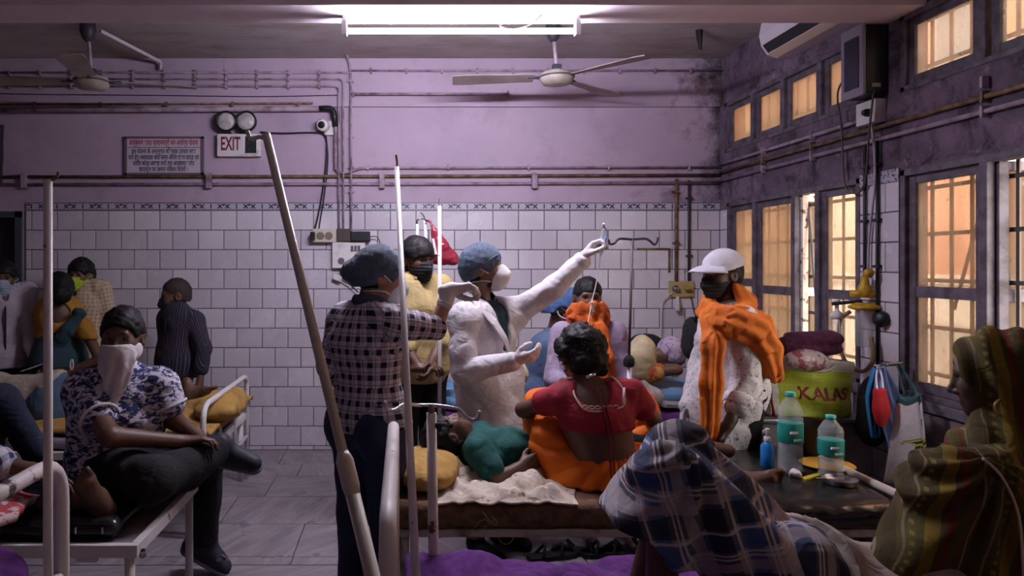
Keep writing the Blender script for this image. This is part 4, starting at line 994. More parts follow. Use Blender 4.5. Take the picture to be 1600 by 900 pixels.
def head_prims(s, J, inf=0., ears=True):
    g = J['g']*J.get('hs', 1.0); r, f, u = frame(J['hf'], J['hu']); c = J['head']; R = np.stack([r, f, u])
    h = lambda a, b, d: c+g*(r*a+f*b+u*d)
    e = lambda a, rad, k=.02, mode='u': s.ell(h(*a), A(rad)*g+inf, R, k, mode)
    e((0, -.005, .03), (.076, .097, .095), .01); e((0, .035, -.02), (.064, .060, .085), .03); e((0, .03, -.058), (.054, .058, .052), .03)
    e((0, .068, -.094), (.026, .022, .020), .03)
    for q in (-1, 1): e((.042*q, .058, -.018), (.026, .03, .03), .02)
    s.cap(h(-.036, .084, .027), h(.036, .084, .027), .010*g, k=.018)
    for q in (-1, 1): e((.031*q, .104, .008), (.019, .020, .014), .012, 's')
    s.cap(h(0, .093, .012), h(0, .113, -.030), .007*g, .012*g, k=.012)
    for q in (-1, 1): e((.013*q, .1, -.036), (.009, .011, .008), .008)
    s.cap(h(-.018, .090, -.060), h(.018, .090, -.060), .007*g, k=.01); s.cap(h(-.015, .089, -.071), h(.015, .089, -.071), .007*g, k=.008)
    if ears:
        for q in (-1, 1): e((.080*q, -.012, -.004), (.010, .024, .032), .012); e((.088*q, -.004, .0), (.006, .012, .017), .006, 's')
    return h
def torso_prims(s, J, inf=0., fat=1., k=.05, lower=True):
    g = J['g']; r, f, u = frame(J['tf'], nrm(J['neck']-J['pelvis'])); fl = (f, 1.38)
    fr = (J['pelvis'], J['neck']-J['pelvis'], -f)
    s.cap(J['pelvis'], J['waist'], (.145*fat)*g+inf, (.135*fat)*g+inf, k, fl, frame=fr)
    s.cap(J['waist'], J['chest'], (.135*fat)*g+inf, (.155*fat**.5)*g+inf, k, fl, frame=fr)
    s.cap(J['chest'], J['neck']-UP*.04*g, (.155*fat**.5)*g+inf, .075*g+inf, k, fl, frame=fr)
    s.cap(J['lsh']*.93+J['rsh']*.07, J['rsh']*.93+J['lsh']*.07, .058*g+inf, k=k, frame=fr)
    if lower: s.cap(J['lhip'], J['rhip'], .105*g*fat+inf, k=k, frame=fr)
def arm_prims(s, J, n, inf=0., t=2., k=.03, fat=1.):
    """t = how far down the arm: 0..1 upper arm, 1..2 forearm."""
    g = J['g']; a, b, c = J[n+'sh'], J[n+'el'], J[n+'wr']
    fr = (a, b-a, None)
    e = a+(b-a)*min(t, 1)
    s.cap(a, e, .050*g*fat+inf, (.050-.013*min(t, 1))*g*fat+inf, k, frame=fr)
    if t > 1: s.cap(b, b+(c-b)*(t-1), .038*g*fat+inf, (.038-.012*(t-1))*g*fat+inf, .02, frame=fr if t > 1.2 else None)
def leg_prims(s, J, n, inf=0., t=2., k=.04, foot=True, fat=1.):
    g = J['g']; a, b, c = J[n+'hip'], J[n+'kn'], J[n+'an']; e = a+(b-a)*min(t, 1)
    s.cap(a, e, .088*g*fat+inf, (.088-.034*min(t, 1))*g*fat+inf, k)
    if t > 1:
        m = b+(c-b)*.32; s.cap(b, b+(c-b)*(t-1), .052*g*fat+inf, (.052-.017*(t-1))*g*fat+inf, .03)
    if foot:
        to = J[n+'to']; d = nrm(to-c); heel = c-d*.03*g+nrm(to-c)*0+A([0, 0, -.035*g]) if abs((c-b)[2]) > .2 else c
        s.cap(heel, c, .030*g, .032*g, .02); s.cap(heel, to, .030*g, .022*g, .02, None)
def hand_prims(s, w, d, n, side, g=1., inf=0., curl=(.35, .4, .45, .5), thumb=.3, spread=.0, pinch=False):
    d = nrm(d); n = nrm(A(n)-d*(A(n)@d)); t = np.cross(d, n)*side                  # t: towards the thumb
    L = (.070, .078, .072, .056); off = (.030, .0105, -.0095, -.028); kn = (.086, .090, .086, .078)
    tips = []
    s.cap(w-d*.03*g, w+d*.02*g, .026*g+inf, .024*g+inf, .02, (n, 1.25))
    for i in range(4):
        b = w+g*(d*kn[i]+t*off[i]); s.cap(w+g*(d*.012+t*off[i]*.6), b, .0125*g+inf, .0105*g+inf, .014)
    s.cap(w+g*(d*.02+t*.015), w+g*(d*.06+t*.02), .016*g+inf, .013*g+inf, .02)
    for i in range(4):
        p = w+g*(d*kn[i]+t*off[i]); a = 0.; dd = nrm(d+t*spread*(1.5-i)*.12); rr = .0088
        for j, q in enumerate((.45, .30, .25)):
            a += curl[i]*(1.0 if j else .85); v = dd*math.cos(a)+n*math.sin(a); p2 = p+v*L[i]*q*g
            s.cap(p, p2, rr*g+inf, (rr-.0007)*g+inf, .004); rr -= .0007; p = p2
        tips.append(p)
    p = w+g*(d*.024+t*.026+n*.006); v = nrm(d*.62+t*(.75-thumb*.5)+n*(.25+thumb*.6)); p2 = p+v*.036*g; s.cap(p, p2, .0145*g+inf, .0115*g+inf, .012)
    v = nrm(d*.85+t*(.35-thumb*.55)+n*(.2+thumb*.5)); p3 = p2+v*.030*g; s.cap(p2, p3, .0108*g+inf, .0098*g+inf, .004)
    v = nrm(d*.95+t*(.1-thumb*.4)+n*(.1+thumb*.4)); p4 = p3+v*.025*g; s.cap(p3, p4, .0098*g+inf, .0082*g+inf, .004); tips.append(p4)
    return tips
def person(label, J, mat, h=.011, hh=.0055, hands=None, group=None, eyes=True, feet=True, fat=1., browcol=None, headfine=True):
    """body: one continuous mesh; hands: {'l': dict(d=, n=, ...)}; finer cells on head and hands."""
    g = J['g']; base = A([J['pelvis'][0], J['pelvis'][1], J.get('base', min(J['lan'][2], J['ran'][2])-.08)])
    root = thing('person', label, 'person', base, group)
    s = S(); torso_prims(s, J, 0., fat); fine = []
    s.cap(J['neck']-UP*.02*g*0, J['head']-frame(J['hf'], J['hu'])[2]*.05*g-nrm(J['hf'])*.02*g, .055*g, .052*g, .03)
    hp = head_prims(s, J)
    for n, sd in (('l', -1), ('r', 1)):
        arm_prims(s, J, n, fat=fat**.5); leg_prims(s, J, n, foot=feet, fat=fat)
        k = dict((hands or {}).get(n, {})); d = k.pop('d', None)
        fa = nrm(J[n+'wr']-J[n+'el']); d = fa if d is None else nrm(d); nn = k.pop('n', None)
        if nn is None: nn = -J['r']*sd
        res = k.pop('res', .0045)
        J[n+'tips'] = hand_prims(s, J[n+'wr'], d, nn, sd, g, **k)
        if res: fine.append((J[n+'wr']+d*.075*g, .125*g, res))
    if headfine: fine.append((J['head']+nrm(J['hf'])*.01*g, .135*g*J.get('hs', 1), hh))
    body = sdf_part('body', s, h, mat, root, fine=fine, uvs=False)
    if eyes:
        r, f, u = frame(J['hf'], J['hu']); gg = g*J.get('hs', 1)
        for q in (-1, 1):
            e = part('eye', lathe(hp(.031*q, .0735, .008), [(.002, -.0125), (.009, -.0085), (.0125, 0), (.0118, .0042), (.009, .0085), (.0062, .0108), (.002, .0125)], 12, f), m_eyew, root, True)
            part('iris', lathe(hp(.031*q, .0735, .008)+f*.0098*gg, [(.0062, 0), (.0055, .0024), (.002, .0031)], 10, f), m_iris, e, True)
            part('eyebrow', tube([hp(.014*q, .0955, .027), hp(.031*q, .0945, .033), hp(.049*q, .082, .028)], [.0028, .0036, .002], 6), browcol or m_brow, root, True)
    J['hp'] = hp; J['body'] = body
    return root
def short_hair(root, J, hline=.055, back=-.06, puff=.010, mat=None, h=.006, seed=1, temple=.0, amp=.0025):
    g = J['g']*J.get('hs', 1); r, f, u = frame(J['hf'], J['hu']); hp = lambda a, b, c: J['head']+g*(r*a+f*b+u*c); R = np.stack([r, f, u])
    s = S(); s.ell(hp(0, -.006, .033), A([.077, .098, .095])*g+puff, R, .01); s.ell(hp(0, -.03, -.0), A([.070, .070, .075])*g+puff*.6, R, .02)
    # hairline: cut the face away and the nape
    s.ell(hp(0, .135, -.03), A([.16, .095, .03+hline])*g, R, .012, 's')
    for q in (-1, 1): s.ell(hp(.09*q, .02, -.03), A([.035, .045, .055])*g, R, .01, 's')
    s.cut(hp(0, 0, back), -u*1+f*.35)
    return sdf_part('hair', s, h, mat or m_hair, root, lambda V: amp*noise3(V, 130, seed)+amp*noise3(V, 60, seed+3), uvs=False)
def n95(root, J, mat, name='face_mask', flat=False, h=.005):
    g = J['g']*J.get('hs', 1); r, f, u = frame(J['hf'], J['hu']); hp = lambda a, b, c: J['head']+g*(r*a+f*b+u*c); R = np.stack([r, f, u])
    s = S()
    if not flat:
        s.ell(hp(0, .072, -.048), A([.064, .060, .066])*g, R, .01); s.cap(hp(0, .09, -.0), hp(0, .112, -.045), .018*g, .030*g, .04); s.ell(hp(0, .06, -.09), A([.048, .045, .032])*g, R, .03)
        s.cut(hp(0, .022, -.05), -f+u*.25); s.cut(hp(0, .08, .012), u-f*.15)
    else:
        s.ell(hp(0, .034, -.024), A([.071, .074, .093])*g, R, .01); s.ell(hp(0, .05, -.066), A([.058, .058, .056])*g, R, .03); s.cap(hp(0, .1, -.005), hp(0, .115, -.045), .012*g, .020*g, .03); s.ell(hp(0, .066, -.098), A([.034, .032, .028])*g, R, .03)
        s.cut(hp(0, .012, 0), -f); s.cut(hp(0, .1, -.002), u-f*.12)
    m = sdf_part(name, s, h, mat, root, (lambda V: .0018*np.sin((V@u)*330)) if flat else (lambda V: .001*noise3(V, 90, 2)), uvs=False)
    return m, hp
def straps(root, hp, pts_list, mat, r=.0028):
    for pts in pts_list: part('strap', tube(smooth_pts([hp(*p) for p in pts], 5), r, 6), mat, root, True)
def garment(name, root, s, mat, h=.010, amp=.006, f1=22, f2=55, seed=1, label=None, fine=(), ydir=None):
    return sdf_part(name, s, h, mat, root, lambda V: amp*(.35*noise3(V, f1, seed)+1.3*np.abs(noise3(V, f1*.95, seed+3))+.45*np.abs(noise3(V, f2*.62, seed+7))-.4), label=label, fine=fine)
def cloth_plaid(name, base, c1, c2, pu, pv, w=(.0, .28), fine=None, thin=None, rough=.9, noisecol=None):
    s = N(name); k = s.attr('cuv'); x, y, z = s.sep(k)
    a = s.band(x, pu, *w); b = s.band(y, pv, *w)
    col = s.mix(s.math('MULTIPLY', s.math('ADD', a, b), .5), base, c1)
    col = s.mix(s.math('MULTIPLY', a, b), col, c2)
    if thin:
        t = s.math('MAXIMUM', s.band(x, pu, .60, .67), s.band(y, pv, .60, .67)); col = s.mix(s.math('MULTIPLY', t, .8), col, thin)
    s.wrinkle(s.coord(), .4)
    return s.fin(col, rough, 0, .2)

def axial(s, amp, freq, seed=1, nf=9, na=2.2, fine=.003):
    """folds that run along each limb or tail of a draped cloth"""
    return lambda V: amp*np.sin(freq*s.uv(V)[:, 1]+na*noise3(V, nf, seed))+fine*noise3(V, 45, seed+2)
# ---------------------------------------------------------------- cloth
m_coat = M('white_coat', (.60, .55, .57), .85, (.50, .455, .48), 5, .4, .7, .12, 60, wr=0.55)
m_tealshirt = M('dark_teal_shirt', (.012, .03, .042), .8, wr=0.45)
m_glove = M('latex_glove', (.62, .56, .55), .5, (.5, .44, .44), 14, .4, .7)
def cap_mat():
    s = N('pleated_net_cap'); k = s.coord(); w = s.n('ShaderNodeTexWave'); s.l(k, w.inputs[0]); w.inputs['Scale'].default_value = 55; w.inputs['Distortion'].default_value = 3; w.inputs['Detail'].default_value = 2
    n = s.noise(k, 40, 4); s.bump(w.outputs[1], .7, .004)
    return s.fin(s.mix(s.math('MULTIPLY', w.outputs[1], n), (.022, .04, .075), (.27, .32, .41)), .7, 0, .3)
m_netcap = cap_mat()
m_plaid = cloth_plaid('navy_plaid', (.55, .47, .50), (.06, .055, .11), (.015, .014, .035), .052, .052, (.0, .42), thin=(.10, .09, .16))
m_jeans = M('dark_denim', (.018, .026, .06), .85, (.03, .042, .09), 6, .4, .7, .3, 120, wr=0.35)
m_mask = M('white_mask', (.66, .61, .60), .8, (.58, .53, .53), 18, .4, .7)
m_maskb = M('black_mask', (.012, .011, .013), .8); m_masks = M('surgical_mask', (.28, .34, .42), .8); m_maskl = M('lime_mask', (.36, .48, .03), .8)
m_elastic = M('elastic', (.7, .66, .64), .8)
m_black_cl = M('black_cloth', (.006, .0055, .007), .9, (.010, .009, .011), 6, .4, .7, wr=0.45)
def cap_of(root, J, mat, tilt=.35, h=.006, puff=.018, bun=None):
    g = J['g']; r, f, u = frame(J['hf'], J['hu']); hp = J['hp']; R = np.stack([r, f, u]); s = S()
    s.ell(hp(0, -.012, .034), A([.080, .103, .098])*g+puff, R, .01); s.ell(hp(0, -.05, -.0), A([.066, .06, .066])*g+puff, R, .03)
    if bun: s.ell(hp(*bun), A([.05, .05, .045])*g+puff*.5, R, .03)
    s.ell(hp(0, .135, -.02), A([.13, .075, .065])*g, R, .012, 's')
    for q in (-1, 1): s.ell(hp(.10*q, .012, -.045), A([.045, .05, .055])*g, R, .012, 's')
    s.cut(hp(0, -.02, -.035), -u+f*.25)
    o = sdf_part('bouffant_cap', s, h, mat, root, lambda V: .0022*noise3(V, 190, 2)+.003*noise3(V, 70, 4), uvs=False)
    # elastic edge
    part('cap_band', tube(smooth_pts([hp(-.089, .03, .03), hp(-.07, .078, .060), hp(0, .102, .068), hp(.07, .078, .060), hp(.089, .03, .03)]), .004, 6), m_netcap, root, True)
    return o

# ================================================================ the doctor
J = pose(P(765, 0, 3.74)[0], 3.74, 1.65, (.72, -.69))
D = 3.72
J.update(head=P(755, 421, D), hf=A([.95, -.28, .13]), hu=A([-.1, 0, 1]), neck=P(750, 474, D+.02), chest=P(760, 525, D+.02), waist=P(762, 580, D+.02), pelvis=P(763, 612, D+.02),
         rsh=P(722, 497, D-.11), rel=P(724, 584, D-.17), rwr=P(806, 562, D-.24), lsh=P(806, 489, D+.09), lel=P(866, 448, D-.05), lwr=P(914, 402, D-.10))
doc = person('person in white coat, hairnet and white mask holding up a drip chamber', J, m_skin_m, hands={
    'l': dict(d=nrm(P(934, 376, D-.12)-P(914, 402, D-.10)), n=(.62, -.45, -.55), curl=(.75, .8, .85, .9), thumb=.7, res=.004), 'r': dict(d=nrm(P(840, 556, D-.3)-P(806, 562, D-.24)), n=(.25, .5, .8), curl=(.45, .6, .75, .85), thumb=.75, res=.004)})
s = S(); torso_prims(s, J, .012)
garment('shirt', doc, s, m_tealshirt, .011, .003)
s = S(); torso_prims(s, J, .030, 1.02); f_ = J['tf']
hem = P(768, 682, D)
for a, b, ra, rb in ((J['pelvis']+f_*.02, hem+f_*.03, .165, .185), (J['pelvis']-f_*.02, hem-f_*.03, .165, .185)): s.cap(a, b, ra, rb, .05, (f_, 1.3), frame=(J['pelvis'], J['neck']-J['pelvis'], -f_))
arm_prims(s, J, 'r', .022, 1.93); arm_prims(s, J, 'l', .022, 1.86)
s.cap(J['neck']+f_*.09+UP*.06, J['waist']+f_*.175+UP*.0, .062, .012, .01, mode='s'); s.ell(J['neck']+UP*.035, .078, None, .01, 's')
s.cut(hem, (0, 0, -1))
for n, t in (('l', 1.86), ('r', 1.93)):
    e = J[n+'el']+(J[n+'wr']-J[n+'el'])*(t-1)
coat = garment('coat', doc, s, m_coat, .0075, .013, 16, 40, 3)
rr = J['r']
for q in (1,):                                           # the near lapel
    pts = [J['neck']+rr*q*.065-f_*.03+UP*.055, J['neck']+rr*q*.085+f_*.075+UP*.0, J['chest']+rr*q*.065+f_*.158+UP*.02, J['waist']+rr*q*.02+f_*.165+UP*.05]
    def fn(u, v, pts=pts, q=q):
        sp = smooth_pts(pts, 6); p = sp[int(u*(len(sp)-1))]; w = .045*math.sin(math.pi*min(u*.9+.12, 1))+.008
        return p+rr*q*v*w-f_*v*w*.35+f_*.012
    Vv, Ff, _ = grid(19, 4, fn, .006*q); mesh_obj('lapel', Vv, Ff, m_coat, coat, True)
part('collar', tube(smooth_pts([J['neck']+rr*.09+f_*.05+UP*.01, J['neck']+rr*.08-f_*.03+UP*.045, J['neck']-f_*.075+UP*.05, J['neck']-rr*.08-f_*.03+UP*.045, J['neck']-rr*.09+f_*.05+UP*.01]), .022, 8, flat=.6), m_coat, coat, True)
part('shirt_collar', tube(smooth_pts([J['neck']+rr*.055+f_*.075+UP*.01, J['neck']+rr*.06-f_*.0+UP*.06, J['neck']-f_*.055+UP*.065, J['neck']-rr*.06+UP*.06, J['neck']-rr*.055+f_*.075+UP*.01]), .016, 8, flat=.6), m_tealshirt, doc, True)
part('pocket', obox(J['pelvis']+f_*.135-rr*.075+UP*-.05, rr*.06, f_*.006+rr*.0, UP*.065, .004), m_coat, coat)
for n, sd, kw in (('l', -1, dict(d=nrm(P(934, 376, D-.12)-P(914, 402, D-.10)), n=(.62, -.45, -.55), curl=(.75, .8, .85, .9), thumb=.7)), ('r', 1, dict(d=nrm(P(840, 556, D-.3)-P(806, 562, D-.24)), n=(.25, .5, .8), curl=(.45, .6, .75, .85), thumb=.75))):
    s = S(); fa = nrm(J[n+'wr']-J[n+'el']); s.cap(J[n+'wr']-fa*.06, J[n+'wr'], .034, .031, .02); hand_prims(s, J[n+'wr'], kw['d'], kw['n'], sd, J['g']*1.02, .0028, kw['curl'], kw['thumb'])
    sdf_part('glove', s, .0042, m_glove, doc, lambda V: .0006*noise3(V, 180, 2), uvs=False)
    part('glove_cuff', tube([J[n+'wr']-fa*.062, J[n+'wr']-fa*.054], .0365, 14), m_glove, doc, True)
e = J['lwr']-nrm(J['lwr']-J['lel'])*.07; fa = nrm(J['lwr']-J['lel'])
part('shirt_cuff', tube([e-fa*.02, e+fa*.02], .043, 16), m_tealshirt, doc, True)
short_hair(doc, J, .045, -.05, .006)
_, hp = n95(doc, J, m_mask); straps(doc, hp, [[(.055, .06, -.04), (.08, .02, -.01), (.088, -.02, .02)], [(.05, .055, -.075), (.075, .01, -.06), (.06, -.06, -.06)], [(-.055, .06, -.04), (-.08, .02, -.01), (-.088, -.02, .02)]], m_elastic)
s = S(); R_ = np.stack(frame(J['hf'], J['hu'])); s.ell(hp(0, .03, -.062), A([.060, .062, .052]), R_, .01).ell(hp(0, .066, -.094), A([.03, .026, .026]), R_, .02); s.cut(hp(0, -.0, -.03), frame(J['hf'], J['hu'])[2]-frame(J['hf'], J['hu'])[1]*.7)
sdf_part('beard', s, .005, m_hair, doc, lambda V: .002*noise3(V, 150, 3), uvs=False)
cap_of(doc, J, m_netcap)
s = S(); leg_prims(s, J, 'l', .02, 1.9, foot=False); leg_prims(s, J, 'r', .02, 1.9, foot=False); torso_prims(s, J, .004, .95)
s.cut(J['waist'], UP); garment('trousers', doc, s, M('grey_trousers', (.16, .15, .17), .9, wr=0.45), .014, .004)
for n in 'lr':
    s = S(); a = J[n+'an']; t = J[n+'to']; s.cap(a+A([0, 0, -.03]), t, .042, .038, .02).cap(a, a+A([0, 0, -.03]), .045, .045, .02); s.cut((0, 0, .0), (0, 0, -1)); sdf_part('shoe', s, .008, m_black_cl, doc, uvs=False)
DOC = J
# drip chamber, clamp and line in his raised hand
dc = P(941, 378, D-.15); dl = thing('drip_line', 'clear drip chamber and line held up by the person in the white coat', 'drip line', dc)
part('chamber', lathe(dc, [(.004, -.075), (.006, -.06), (.012, -.05), (.0125, .02), (.010, .03), (.012, .035), (.012, .06), (.006, .07), (.003, .10)], 14, (.12, 0, 1)), m_clear, dl, True)
part('connector', lathe(dc+A([.008, -.012, -.01]), [(.008, -.03), (.009, 0), (.006, .03)], 10, (.1, 0, 1)), M('blue_plastic', (.05, .12, .42), .4), dl, True)
part('cap', lathe(dc+A([.008, 0, .072]), [(.008, 0), (.008, .02), (.004, .024)], 10), m_white, dl, True)
part('wire', tube(smooth_pts([dc+A([0, -.012, .09]), dc+A([.02, -.012, .05]), dc+A([.012, -.014, .0]), dc+A([.0, -.012, -.03])]), .002, 6), M('blue_plastic', (.05, .12, .42), .4), dl, True)
q = lambda x, y, Y: P(x, y, Y)
part('line', tube(smooth_pts([dc+A([-.008, 0, -.07]), q(935, 425, D-.16), q(930, 450, D-.18), q(925, 470, D-.2), q(921, 492, D-.24), q(917, 512, D-.28)]), .0024, 6), m_mask, dl, True)
part('roller_clamp', obox(q(926, 480, D-.21), (.006, 0, 0), (0, .005, 0), (-.006, .0, .025), .002), m_white, dl)

# ================================================================ the nurse in plaid
Nn = 2.96
J = pose(P(576, 0, Nn)[0], Nn, 1.575, (.62, .78))
J.update(head=P(592, 433, Nn+.03), hf=A([.93, .25, -.12]), hu=A([.08, 0, 1]), neck=P(573, 482, Nn-.0), chest=P(570, 535, Nn), waist=P(574, 600, Nn), pelvis=P(576, 645, Nn),
         rsh=P(612, 503, Nn-.10), rel=P(680, 512, Nn-.02), rwr=P(704, 452, Nn+.02), lsh=P(540, 500, Nn+.11), lel=P(517, 570, Nn+.02), lwr=P(555, 612, Nn+.22))
hk = dict(d=nrm(P(738, 447, Nn+.04)-P(704, 452, Nn+.02)), n=(.15, -.25, -.95), curl=(.7, .72, .72, .75), thumb=.55)
nurse = person('person in navy plaid shirt and jeans with a hairnet, gloved hand raised', J, m_skin_l, hands={'r': dict(hk, res=.0038), 'l': dict(res=None)})
s = S(); torso_prims(s, J, .022, 1.0)
fr = (J['pelvis'], J['neck']-J['pelvis'], -J['tf'])
s.cap(J['pelvis'], J['pelvis']-UP*.06, .165, .172, .04, (J['tf'], 1.3), frame=fr); s.cut(J['pelvis']-UP*.055, (.1, 0, -1))
arm_prims(s, J, 'r', .021, .98); arm_prims(s, J, 'l', .024, 1.75)
garment('shirt', nurse, s, m_plaid, .008, .009, 19, 52, 5)
part('collar', tube(smooth_pts([J['neck']+J['r']*.06+J['tf']*.06, J['neck']+J['r']*.065+UP*.035, J['neck']-J['tf']*.06+UP*.04, J['neck']-J['r']*.065+UP*.035, J['neck']-J['r']*.06+J['tf']*.06]), .022, 8, flat=.5), M('navy_collar', (.05, .045, .09), .9), nurse, True)
s = S(); leg_prims(s, J, 'l', .016, 1.95, foot=False, fat=1.06); leg_prims(s, J, 'r', .016, 1.95, foot=False, fat=1.06); torso_prims(s, J, .006, 1.0)
s.ell(J['rhip']-J['tf']*.06-UP*.02, (.085, .085, .10), None, .04); s.ell(J['lhip']-J['tf']*.06-UP*.02, (.085, .085, .10), None, .04); s.cut(J['pelvis']+UP*.05, UP)
garment('jeans', nurse, s, m_jeans, .010, .005, 26, 60, 2)
for n in 'lr':
    s = S(); a = J[n+'an']; t = J[n+'to']; s.cap(a+A([0, 0, -.03]), t, .04, .036, .02).cap(a, a+A([0, 0, -.03]), .042, .042, .02); s.cut((0, 0, .0), (0, 0, -1)); sdf_part('shoe', s, .008, m_black_cl, nurse, uvs=False)
s = S(); fa = nrm(J['rwr']-J['rel']); s.cap(J['rwr']-fa*.07, J['rwr'], .033, .030, .02); hand_prims(s, J['rwr'], hk['d'], hk['n'], 1, J['g']*1.03, .003, hk['curl'], hk['thumb']); sdf_part('glove', s, .004, m_glove, nurse, lambda V: .0006*noise3(V, 180, 2), uvs=False)
part('glove_cuff', tube([J['rwr']-fa*.072, J['rwr']-fa*.064], .0345, 14), m_glove, nurse, True)
short_hair(nurse, J, .045, -.06, .004)
_, hp = n95(nurse, J, M('pale_mask', (.55, .6, .62), .8)); straps(nurse, hp, [[(.055, .06, -.03), (.085, .02, .0), (.088, -.03, .03)], [(.05, .055, -.075), (.078, .01, -.06), (.05, -.075, -.07)]], m_elastic, .0032)
cap_of(nurse, J, m_netcap, bun=(.0, -.12, .01)); NUR = J

# ================================================================ man in the yellow shirt
Y_ = 4.12
J = pose(P(652, 0, Y_)[0], Y_, 1.69, (.55, -.83))
J.update(head=P(651, 407, Y_), hf=A([.62, -.78, -.05]), rel=P(632, 540, Y_-.15), rwr=P(655, 575, Y_-.22), lel=P(690, 530, Y_+.0), lwr=P(672, 572, Y_-.2))
m = person('person in a yellow shirt and black mask behind the person in plaid', J, m_skin_d, hands={'r': dict(d=(.8, -.2, .1), n=(.2, .2, -.9), curl=(.6, .65, .7, .7)), 'l': dict(res=None)}, hh=.006)
s = S(); torso_prims(s, J, .022); arm_prims(s, J, 'l', .022, 1.1); arm_prims(s, J, 'r', .022, 1.1); s.cap(J['pelvis'], J['pelvis']-UP*.12, .165, .17, .04, (J['tf'], 1.3)); s.cut(J['pelvis']-UP*.12, -UP)
s.cap(J['neck']+J['tf']*.09+UP*.04, J['chest']+J['tf']*.16, .045, .008, .01, mode='s'); garment('shirt', m, s, M('straw_shirt', (.46, .34, .15), .85, (.38, .27, .11), 6, .4, .7, wr=0.45), .012, .008, 20, 50, 4)
s = S(); leg_prims(s, J, 'l', .02, 1.95, foot=False); leg_prims(s, J, 'r', .02, 1.95, foot=False); torso_prims(s, J, .004); s.cut(J['waist'], UP); garment('trousers', m, s, m_black_cl, .016, .004)
hr = short_hair(m, J, .03, -.07, .022, seed=4, amp=.003); part('collar', tube(smooth_pts([J['neck']+J['r']*.05+J['tf']*.085, J['neck']+J['r']*.065+UP*.03, J['neck']-J['tf']*.06+UP*.04, J['neck']-J['r']*.065+UP*.03, J['neck']-J['r']*.05+J['tf']*.085]), .02, 8, flat=.6), MATS['straw_shirt'], m, True); n95(m, J, m_maskb, flat=True)

# ================================================================ seated man with the orange face scarf
m_orange = M('orange_scarf', (.62, .135, .02), .85, (.48, .085, .012), 8, .4, .7, .2, 90, wr=0.45)
Y_ = 4.2; ox_ = P(918, 0, Y_)[0]
J = pose(ox_, Y_, 1.66, (-.05, -1), -.25)
J.update(head=P(918, 466, Y_), hf=A([-.05, -1, -.05]), neck=P(918, 510, Y_+.03), chest=P(919, 555, Y_+.04), waist=P(919, 602, Y_+.06), pelvis=P(919, 628, Y_+.10), lsh=P(962, 523, Y_+.03), rsh=P(876, 523, Y_+.03),
         rel=P(866, 592, Y_-.02), rwr=P(885, 600, Y_-.22), lel=P(975, 592, Y_-.02), lwr=P(955, 640, Y_-.15), lhip=P(940, 636, Y_+.08), rhip=P(897, 636, Y_+.08), lkn=P(940, 640, Y_-.3), rkn=P(895, 640, Y_-.3), lan=A([ox_+.1, Y_-.33, .09]), ran=A([ox_-.1, Y_-.33, .09]), lto=A([ox_+.12, Y_-.5, .03]), rto=A([ox_-.12, Y_-.5, .03]))
m = person('person in lilac shirt with an orange scarf over the face', J, m_skin_d, hands={'l': dict(res=None)})
s = S(); torso_prims(s, J, .022); arm_prims(s, J, 'l', .022, 1.5); arm_prims(s, J, 'r', .022, 1.5); garment('shirt', m, s, M('lilac_shirt', (.38, .29, .40), .85, (.31, .23, .33), 60, .4, .6, wr=0.45), .012, .008, 20, 50, 3)
s = S(); leg_prims(s, J, 'l', .022, 1.9, foot=False); leg_prims(s, J, 'r', .022, 1.9, foot=False); s.cap(J['lhip'], J['rhip'], .12); garment('trousers', m, s, m_black_cl, .016, .004)
short_hair(m, J, .05, -.05, .008)
hp = J['hp']; R_ = np.stack(frame(J['hf'], J['hu'])); s = S()
s.ell(hp(0, .03, -.04), (.088, .098, .078), R_, .02).ell(hp(0, .01, -.10), (.085, .09, .06), R_, .04); s.cap(hp(-.0, .06, -.11), P(945, 560, Y_-.15), .075, .055, .04, (J['tf'], 1.5)); s.cap(P(935, 520, Y_-.12), P(950, 600, Y_-.14), .05, .045, .03, (J['tf'], 1.6))
s.cap(hp(.05, .0, -.11), hp(-.06, 0, -.11), .07, .07, .05)
s.cut(hp(0, .1, -.012), R_[2]-R_[1]*.25)
sdf_part('scarf', s, .0065, m_orange, m, axial(s, .008, 75, 3, 12, 2.5, .004))
# person in a blue cap bending behind
J = pose(P(872, 0, 4.75)[0]-.02, 4.7, 1.6, (1, -.2), -.12)
J.update(head=P(880, 482, 4.62), hf=A([.95, -.3, -.2]), hu=A([.2, 0, 1]), neck=P(866, 520, 4.66), chest=P(850, 560, 4.68), waist=P(845, 610, 4.68))
J['lsh'] = P(868, 535, 4.8); J['rsh'] = P(852, 540, 4.52); J['lel'] = P(880, 600, 4.8); J['rel'] = P(866, 600, 4.5); J['lwr'] = P(900, 620, 4.75); J['rwr'] = P(890, 620, 4.5)
s0 = A([0, 0, .12]); 
for n in 'lr': J[n+'an'] = J[n+'an']+s0; J[n+'to'] = J[n+'to']+s0
m = person('person in a blue cap bending behind the scarfed person', J, m_skin_d, h=.014, hh=.006, hands={'l': dict(res=None), 'r': dict(res=None)})
s = S(); torso_prims(s, J, .024); arm_prims(s, J, 'l', .02, 1.9); arm_prims(s, J, 'r', .02, 1.9); s.cap(J['waist'], J['waist']-UP*.45, .15, .19, .05); garment('gown', m, s, M('blue_gown', (.09, .13, .22), .9, wr=0.45), .016, .006)
short_hair(m, J, .04, -.05, .004)
cap_of(m, J, M('blue_cap', (.05, .10, .24), .8, (.09, .15, .32), 20, .4, .6), puff=.03, bun=(0, -.11, .0))
_, hp = n95(m, J, M('maroon_mask', (.20, .02, .03), .8), flat=True); straps(m, hp, [[(.06, .05, -.02), (.09, .0, .0), (.095, -.03, .02)], [(.06, .05, -.07), (.09, -.01, -.05), (.09, -.04, .0)]], m_elastic, .004)

